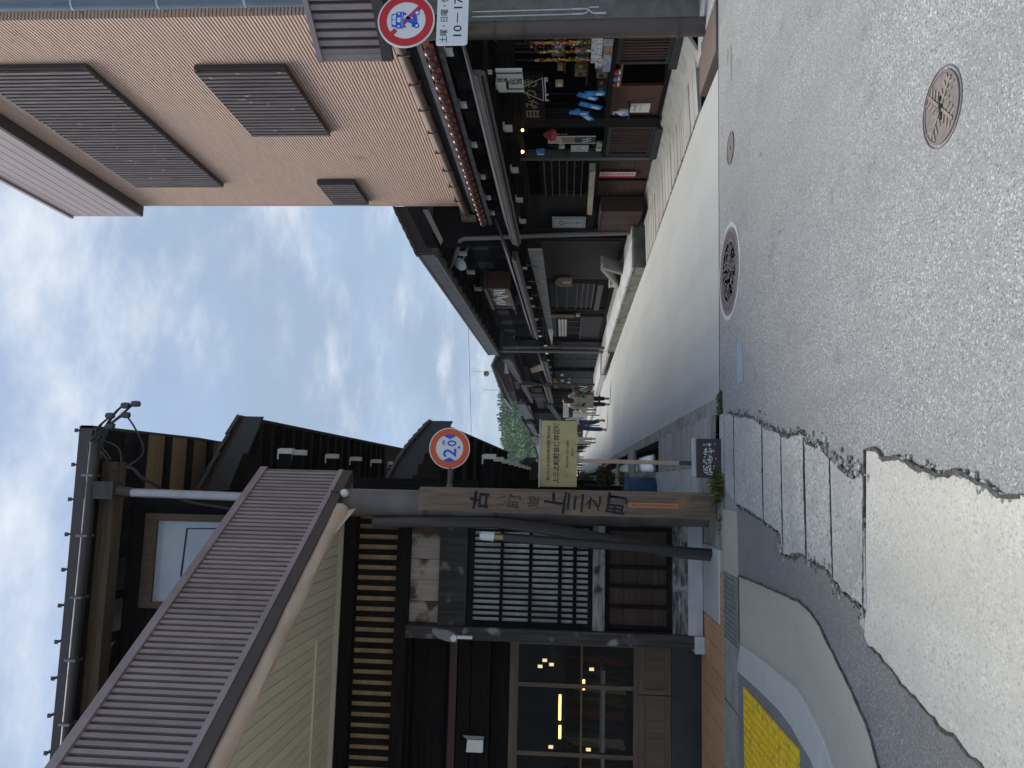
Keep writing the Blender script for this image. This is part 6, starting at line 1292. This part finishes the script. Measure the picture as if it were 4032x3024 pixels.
b2 = MB(); vs, fs = [], []
for k in range(130):
    x, y = rr.uniform(-6, 22), rr.uniform(135, 152); h = rr.uniform(3, 6.5); z = hz(x, y)
    for q in range(40):
        p = V(rr.gauss(0,1), rr.gauss(0,1), rr.gauss(0,1)).normalized()*rr.uniform(.5, 1.05); p = V(x+p.x*1.5, y+p.y*1.5, z+h*.6+p.z*h*.45)
        a = V(rr.uniform(-1,1), rr.uniform(-1,1), rr.uniform(-.5,.5)).normalized()*.36; d_ = a.cross(V(rr.uniform(-1,1), rr.uniform(-1,1), rr.uniform(-1,1))).normalized()*.3
        i = len(vs); vs += [p-a, p+d_, p+a, p-d_]; fs.append((i, i+1, i+2, i+3))
me = bpy.data.meshes.new('undergrowth'); me.from_pydata([tuple(v) for v in vs], [], fs); me.materials.append(mat('bright_leaf', (.13,.205,.05), .75, c2=(.085,.15,.04), scale=(.3,.3,.3))); fo = bpy.data.objects.new('undergrowth', me); COL.objects.link(fo); fo['kind'] = 'stuff'
t = thing('far_pole', 'slim pale pole standing before the wooded hill', 'pole', (3.6, 100, 0)); pp_ = on_y(*zd(905,560), 100); MB().tube([(pp_.x,100,-.3), (pp_.x,100,pp_.z)], .06, 6).build('pole', mat('pale_pole', (.45,.5,.48), .6), t); MB().tube([(pp_.x-.25,100,pp_.z), (pp_.x+.25,100,pp_.z)], .05, 6).build('crossarm', GUT, t)
# ================================================================== PEOPLE
def skin(name, verts, edges, radii, m_, par, lv=1, root=0):
    me = bpy.data.meshes.new(name); me.from_pydata([tuple(v) for v in verts], edges, []); ob = bpy.data.objects.new(name, me); COL.objects.link(ob)
    md = ob.modifiers.new('skin', 'SKIN'); md.use_smooth_shade = True; sm = ob.modifiers.new('sub', 'SUBSURF'); sm.levels = lv; sm.render_levels = lv
    for i, r_ in enumerate(radii): 
        sv = me.skin_vertices[0].data[i]; sv.radius = r_ if isinstance(r_, tuple) else (r_, r_); sv.use_root = (i == root)
    dg = bpy.context.evaluated_depsgraph_get(); dg.update(); nm = bpy.data.meshes.new_from_object(ob.evaluated_get(dg)); bpy.data.objects.remove(ob)
    nm.materials.clear(); nm.materials.append(m_); nm.polygons.foreach_set('use_smooth', [True]*len(nm.polygons))
    o = bpy.data.objects.new(name, nm); COL.objects.link(o)
    if par: o.parent = par
    return o
SKIN = mat('skin', (.50,.30,.22), .55); HAIRB = mat('brown_hair', (.055,.026,.018), .5, c2=(.10,.05,.032), scale=(30,30,8)); HAIRK = mat('black_hair', (.012,.010,.010), .45)
def person(x, y, z, rot, h, lab, hair, top, legs, shoes, long_hair=False, coat=None, walk=0., armL=None, armR=None, sleeves=True, skirt=None, group=None, w_=1.0):
    """figure built in its own frame: +Y is where it faces; scaled to height h"""
    t = thing('person', lab, 'person', (x, y, z), group); t.rotation_euler = (0, 0, rot); s = h/1.65; k_ = s
    P = {}
    P['pel'] = V(0,0,.90); P['wst'] = V(0,-.01,1.04); P['cht'] = V(0,-.01,1.24); P['nkb'] = V(0,-.01,1.40); P['nk'] = V(0,.01,1.46); P['hd'] = V(0,.02,1.56); P['ht'] = V(0,.015,1.625)
    aL = armL or [V(-.235,-.02,1.12), V(-.255,.03,.90), V(-.255,.06,.81)]; aR = armR or [V(.235,-.02,1.12), V(.255,.03,.90), V(.255,.06,.81)]
    P['shL'], P['elL'], P['wrL'], P['haL'] = V(-.17*w_,-.01,1.36), *aL; P['shR'], P['elR'], P['wrR'], P['haR'] = V(.17*w_,-.01,1.36), *aR
    P['hpL'], P['hpR'] = V(-.09,0,.86), V(.09,0,.86)
    P['knL'], P['anL'], P['toL'] = V(-.095,.02+walk*.14,.47), V(-.095,-.02+walk*.22,.08), V(-.10,.11+walk*.22,.035)
    lift = abs(walk)*.16
    P['knR'], P['anR'], P['toR'] = V(.095,.03-walk*.06,.47), V(.095,-.02-walk*.38,.08+lift), V(.10,.08-walk*.36,.03+lift*.35)
    idx = list(P); vv = [P[n_]*k_ for n_ in idx]; I = {n_: i for i, n_ in enumerate(idx)}
    E = [('pel','wst'), ('wst','cht'), ('cht','nkb'), ('nkb','nk'), ('nk','hd'), ('hd','ht'), ('cht','shL'), ('shL','elL'), ('elL','wrL'), ('wrL','haL'), ('cht','shR'), ('shR','elR'), ('elR','wrR'), ('wrR','haR'), ('pel','hpL'), ('hpL','knL'), ('knL','anL'), ('anL','toL'), ('pel','hpR'), ('hpR','knR'), ('knR','anR'), ('anR','toR')]
    rad = dict(pel=(.13,.10), wst=(.115,.09), cht=(.14,.10), nkb=(.08,.07), nk=.05, hd=(.082,.098), ht=(.06,.07), shL=.058, shR=.058, elL=.042, elR=.042, wrL=.03, wrR=.03, haL=(.04,.025), haR=(.04,.025), hpL=.085, hpR=.085, knL=.055, knR=.055, anL=.042, anR=.042, toL=(.04,.03), toR=(.04,.03))
    rd = [tuple(q*k_ for q in rad[n_]) if isinstance(rad[n_], tuple) else rad[n_]*k_ for n_ in idx]
    skin('body', vv, [(I[a], I[b]) for a, b in E], rd, SKIN, t)
    def sub(name, ns, es, rs, m_): return skin(name, [P[n_]*k_ for n_ in ns], [(ns.index(a), ns.index(b)) for a, b in es], [tuple(q*k_ for q in r_) if isinstance(r_, tuple) else r_*k_ for r_ in rs], m_, t)
    P['shinL'] = P['knL'].lerp(P['anL'], .88); P['shinR'] = P['knR'].lerp(P['anR'], .88)
    if skirt: sub('skirt', ['wst','pel','hem'] if not P.update(hem=V(0,.0,.52)) else [], [('wst','pel'), ('pel','hem')], [(.13,.10), (.165,.13), (.20,.16)], skirt)
    else: sub('trousers', ['pel','hpL','knL','shinL','hpR','knR','shinR'], [('pel','hpL'), ('hpL','knL'), ('knL','shinL'), ('pel','hpR'), ('hpR','knR'), ('knR','shinR')], [(.15,.12), .105, .082, .075, .105, .082, .075], legs)
    ns = ['pel','wst','cht','nkb','shL','elL','shR','elR']; es = [('pel','wst'), ('wst','cht'), ('cht','nkb'), ('cht','shL'), ('shL','elL'), ('cht','shR'), ('shR','elR')]; rs = [(.155,.125), (.145,.115), (.162,.12), (.09,.08), .078, .062, .078, .062]
    if sleeves: ns += ['wrL','wrR']; es += [('elL','wrL'), ('elR','wrR')]; rs += [.05, .05]
    sub('coat' if coat else 'shirt', ns, es, rs, coat or top)
    if coat:
        b = MB(); rings = []
        for zz, rx, ry in ((1.05,.165,.135), (.95,.185,.15), (.75,.215,.17), (.56,.235,.185)):
            rings.append([V(rx*math.cos(a_)*(1+.04*math.sin(5*a_)), ry*math.sin(a_)*(1+.04*math.sin(5*a_)), zz)*k_ for a_ in [2*math.pi*i/18 for i in range(19)]])
        b.sheet(rings); o = b.build('coat_skirt', coat, None, True); o.parent = t
    hv = [P['hd']*k_ + V(0,-.018,.03)*k_, P['hd']*k_ + V(0,-.02,-.02)*k_]
    if long_hair: skin('hair', [V(0,-.005,1.61)*k_, V(0,-.03,1.52)*k_, V(.0,-.085,1.38)*k_, V(0,-.11,1.22)*k_], [(0,1), (1,2), (2,3)], [(.085*k_,.095*k_), (.10*k_,.09*k_), (.115*k_,.05*k_), (.07*k_,.03*k_)], hair, t)
    else: skin('hair', [V(0,.0,1.625)*k_, V(0,-.02,1.57)*k_, V(0,-.045,1.50)*k_], [(0,1), (1,2)], [(.078*k_,.09*k_), (.09*k_,.088*k_), (.06*k_,.05*k_)], hair, t)
    fm = MB()
    for sx_ in (-1, 1): fm.ball(V(sx_*.032, .112, 1.572)*k_, .011*k_, 6); 
    fm.box(-.02*k_, .02*k_, .108*k_, .116*k_, 1.512*k_, 1.518*k_); o = fm.build('face_features', HAIRK, None); o.parent = t
    for q in ('L', 'R'): skin('shoe', [P['an'+q]*k_ + V(0,-.02,-.035)*k_, P['to'+q]*k_], [(0,1)], [(.052*k_,.045*k_), (.05*k_,.035*k_)], shoes, t)
    return t
NAVY = mat('navy_cloth', (.014,.018,.045), .8); BEIGE = mat('beige_coat_cloth', (.50,.455,.38), .8, c2=(.42,.38,.31), scale=(5,5,2)); JEAN = mat('blue_denim', (.035,.065,.15), .8, c2=(.055,.09,.19), scale=(4,4,4)); SHW = mat('white_shirt_cloth', (.62,.64,.72), .8); CREAM = mat('cream_trouser_cloth', (.58,.54,.45), .8); MAROON = mat('maroon_cloth', (.06,.018,.03), .8); SHOE = mat('tan_shoe', (.30,.21,.14), .6); SHOEG = mat('grey_shoe', (.45,.44,.43), .6); BLKC = mat('black_cloth', (.014,.013,.016), .8); PINKC = mat('pink_top_cloth', (.50,.32,.40), .8)
wz = zoomed(2180, 1500, .1507)
person(2.76, 26.2, 0, 0, 1.63, 'woman in long beige coat with loose brown hair walking away up the lane', HAIRB, BEIGE, NAVY, SHOEG, True, BEIGE, .15, armR=[V(.27,-.02,1.20), V(.20,.16,1.36), V(.15,.18,1.43)], armL=[V(-.25,-.03,1.13), V(-.22,.20,1.05), V(-.19,.27,1.05)])
t = thing('handbag', 'cream ring handled handbag on the arm of the beige coated woman', 'bag', (2.50, 26.3, 1.0)); b = MB(); b.lathe([(.02,-.13), (.13,-.11), (.15,0), (.10,.10), (.02,.11)], (2.48,26.32,.92), 12); b.build('pouch', mat('cream_leather', (.62,.58,.50), .5), t, True); b = MB(); b.tube([V(2.49+.085*math.cos(a_), 26.30, 1.05+.11*math.sin(a_)) for a_ in [k*.3142 for k in range(21)]], .016, 6, cap=False); b.build('handle', mat('cream_leather'), t, True)
person(2.06, 27.8, 0, R(8), 1.72, 'person in white shirt and blue jeans striding away with a brown satchel', HAIRK, SHW, JEAN, SHOE, walk=1.0, armL=[V(-.25,-.05,1.12), V(-.24,.06,.90), V(-.23,.09,.82)])
t = thing('satchel', 'brown leather satchel on the hip of the person in jeans', 'bag', (1.92, 27.68, 1.0)); b = MB(); b.box(1.80, 2.06, 27.60, 27.68, .92, 1.10); b.build('pouch', mat('brown_leather', (.085,.05,.035), .55), t, bevel=.015); MB().box(1.795, 2.065, 27.592, 27.60, 1.0, 1.105).build('flap', mat('dark_leather', (.06,.035,.025), .55), t); MB().tube([(1.82,27.66,1.09), (1.95,27.62,1.30), (2.16,27.68,1.50)], .012, 5).build('strap', BLACK, t)
fp = on_z(*wz(1108, 800)); person(fp.x, fp.y, 0, R(150), 1.60, 'person in dark top and short skirt handing out white sheets by the far shop', HAIRK, mat('dark_green_cloth', (.02,.03,.03), .8), BLKC, BLKC, skirt=BLKC, armL=[V(-.24,.06,1.14), V(-.14,.28,1.10), V(-.10,.34,1.10)], armR=[V(.24,.06,1.14), V(.14,.28,1.10), V(.10,.34,1.10)])
d_ = Matrix.Rotation(R(150), 3, 'Z') @ V(0,.42,0); t = thing('paper_sheet', 'white menu sheets held by the person in the dark top', 'paper', (fp.x+d_.x, fp.y+d_.y, .95)); ob_piece(t, 'sheet', V(fp.x+d_.x, fp.y+d_.y, .98), V(.20,0,0), V(0,.012,0), V(0,0,.15), mat('bright_paper', (.78,.78,.86), .6)); ob_piece(t, 'fold', V(fp.x+d_.x+.07, fp.y+d_.y-.02, .97), V(.10,0,0), V(0,.005,0), V(0,0,.12), PR[1])
t = thing('flag_banner', 'tall white banner flag beside the far shop', 'banner', (3.3, 33, 0)); p = on_y(*wz(320, 640), 33.5); q = on_y(*wz(330, 960), 33.5)
b = MB(); b.tube([(p.x+.3,33.5,.1), (p.x+.3,33.5,1.62)], .02, 6); b.build('pole', STEEL, t); bx(t, 'cloth', q.x, p.x+.3, 33.49, 33.5, 1.36, 1.60, WHITE); bx(t, 'base', p.x+.15, p.x+.45, 33.35, 33.65, 0, .08, BLACK)
t = thing('menu_stand', 'low white and red menu stand behind the walking person in jeans', 'menu stand', (2.7, 33.5, 0)); bx(t, 'board', 2.45, 3.0, 33.8, 33.84, .55, 1.15, WHITE); bx(t, 'picture', 2.5, 2.72, 33.79, 33.798, .62, .85, CHM[3])
for x in (2.5, 2.95): bx(t, 'leg', x-.02, x+.02, 33.8, 33.84, 0, .55, BLACK)
person(2.05, 37.9, 0, R(170), 1.62, 'person in maroon top and loose cream trousers farther up the lane', HAIRK, MAROON, CREAM, SHOEG, sleeves=False, w_=.95)
for i, (px_, py_, fz, top_, lg, lab, rot) in enumerate(((1.42, 58.4, 0, PINKC, JEAN, 'distant person in pink top and jeans left of the thin post', .3), (1.95, 61.5, 0, SHW, CREAM, 'distant person in white top and pale trousers right of the thin post', 2.9), (1.12, 64, 0, BLKC, CREAM, 'distant person in black top at the far left of the lane', .2), (2.3, 55, 0, BLKC, NAVY, 'distant person in dark clothes with light cap beyond the cream trousers', 3.0), (2.2, 46, 0, SHW, BLKC, 'person in white shirt and black skirt midway up the lane', 2.8))):
    person(px_, py_, fz, rot, 1.66, lab, HAIRK, top_, lg, BLKC, walk=.3)
# bicycle and pots by the far shop
bp = on_z(*wz(1095, 235), .12)
by = thing('bicycle', 'white framed bicycle parked with flower pots before the green shop front', 'bicycle', (bp.x+.1, bp.y, .22)); o0 = V(bp.x+.1, bp.y, .22); CHR = mat('chrome', (.6,.62,.66), .2, metal=.9); TYR = mat('tyre', (.02,.02,.02), .7); WF = mat('white_frame', (.70,.66,.70), .3)
dv_ = V(-.45, -.9, 0).normalized()
for s_ in (-.5, .5):
    c = o0 + dv_*s_ + V(0,0,.32); ring = [c + dv_*(.31*math.cos(k*.262)) + V(0,0,.31*math.sin(k*.262)) for k in range(25)]
    w1 = MB().tube(ring, .022, 6, cap=False).build('wheel', TYR, by, True); MB().tube([c + (p-c)*.92 for p in ring], .010, 5, cap=False).build('rim', CHR, w1, True)
    b = MB()
    for k in range(12): a_ = k*.5236; b.tube([c, c + dv_*(.285*math.cos(a_)) + V(0,0,.285*math.sin(a_))], .003, 4)
    b.build('spoke', CHR, w1)['kind'] = 'stuff'
F_ = lambda s, z, o=0: o0 + dv_*s + V(0,0,z) + V(dv_.y,-dv_.x,0)*o
b = MB(); b.tube([F_(-.5,.32), F_(-.12,.28), F_(.38,.72), F_(-.20,.66), F_(-.12,.28)], .02, 7); b.tube([F_(-.5,.32), F_(-.20,.66)], .014, 6); b.tube([F_(.5,.32), F_(.36,.85)], .02, 7); b.build('frame', WF, by, True)
MB().tube([F_(.28,.98,.27), F_(.40,.98,.12), F_(.36,.92,0), F_(.40,.98,-.12), F_(.28,.98,-.27)], .013, 6).tube([F_(.36,.84), F_(.36,.92)], .015, 6).build('handlebar', CHR, by, True)
MB().tube([F_(-.20,.66), F_(-.23,.80)], .014, 6).build('seat_post', CHR, by); b = MB(); b.prism([F_(-.36,.80,.09), F_(-.08,.82,.02), F_(-.08,.82,-.02), F_(-.36,.80,-.09)], V(0,0,.05)); b.build('saddle', BLACK, by, bevel=.01)
b = MB(); bc = F_(.62,.78); b.obox(bc, dv_*.13, V(dv_.y,-dv_.x,0)*.17, V(0,0,.11)); b.build('basket', mat('rust_basket', (.14,.06,.04), .7), by)
for i, (dx, dy, lab) in enumerate(((-.35, -.9, 'small leafy pot plant in front of the bicycle'), (.25, 1.0, 'leafy pot plant behind the bicycle against the green front'))):
    t = thing('potted_plant', lab, 'plant', (bp.x+dx, bp.y+dy, .2)); x, y = bp.x+dx, bp.y+dy; rr = random.Random(30+i); MB().lathe([(.09,0), (.12,.2), (.13,.22), (.01,.21)], (x,y,.2), 12).build('pot', POT, t, True); leafy(t, 'foliage', (x, y, .62), .2, .22, .26, 150, LEAFG, rr, .05)

# ================================================================== AIR
hzm = bpy.data.materials.new('haze_air'); hzm.use_nodes = True; t_ = hzm.node_tree; t_.nodes.clear()
o_ = t_.nodes.new('ShaderNodeOutputMaterial'); v_ = t_.nodes.new('ShaderNodeVolumePrincipled'); v_.inputs['Color'].default_value = (.80,.88,.97,1); v_.inputs['Density'].default_value = .0004; v_.inputs['Anisotropy'].default_value = .2
t_.links.new(v_.outputs[0], o_.inputs['Volume'])
hb_ = MB().box(-950, 950, -320, 1550, -1.6, 46).build('haze', hzm); hb_['kind'] = 'stuff'
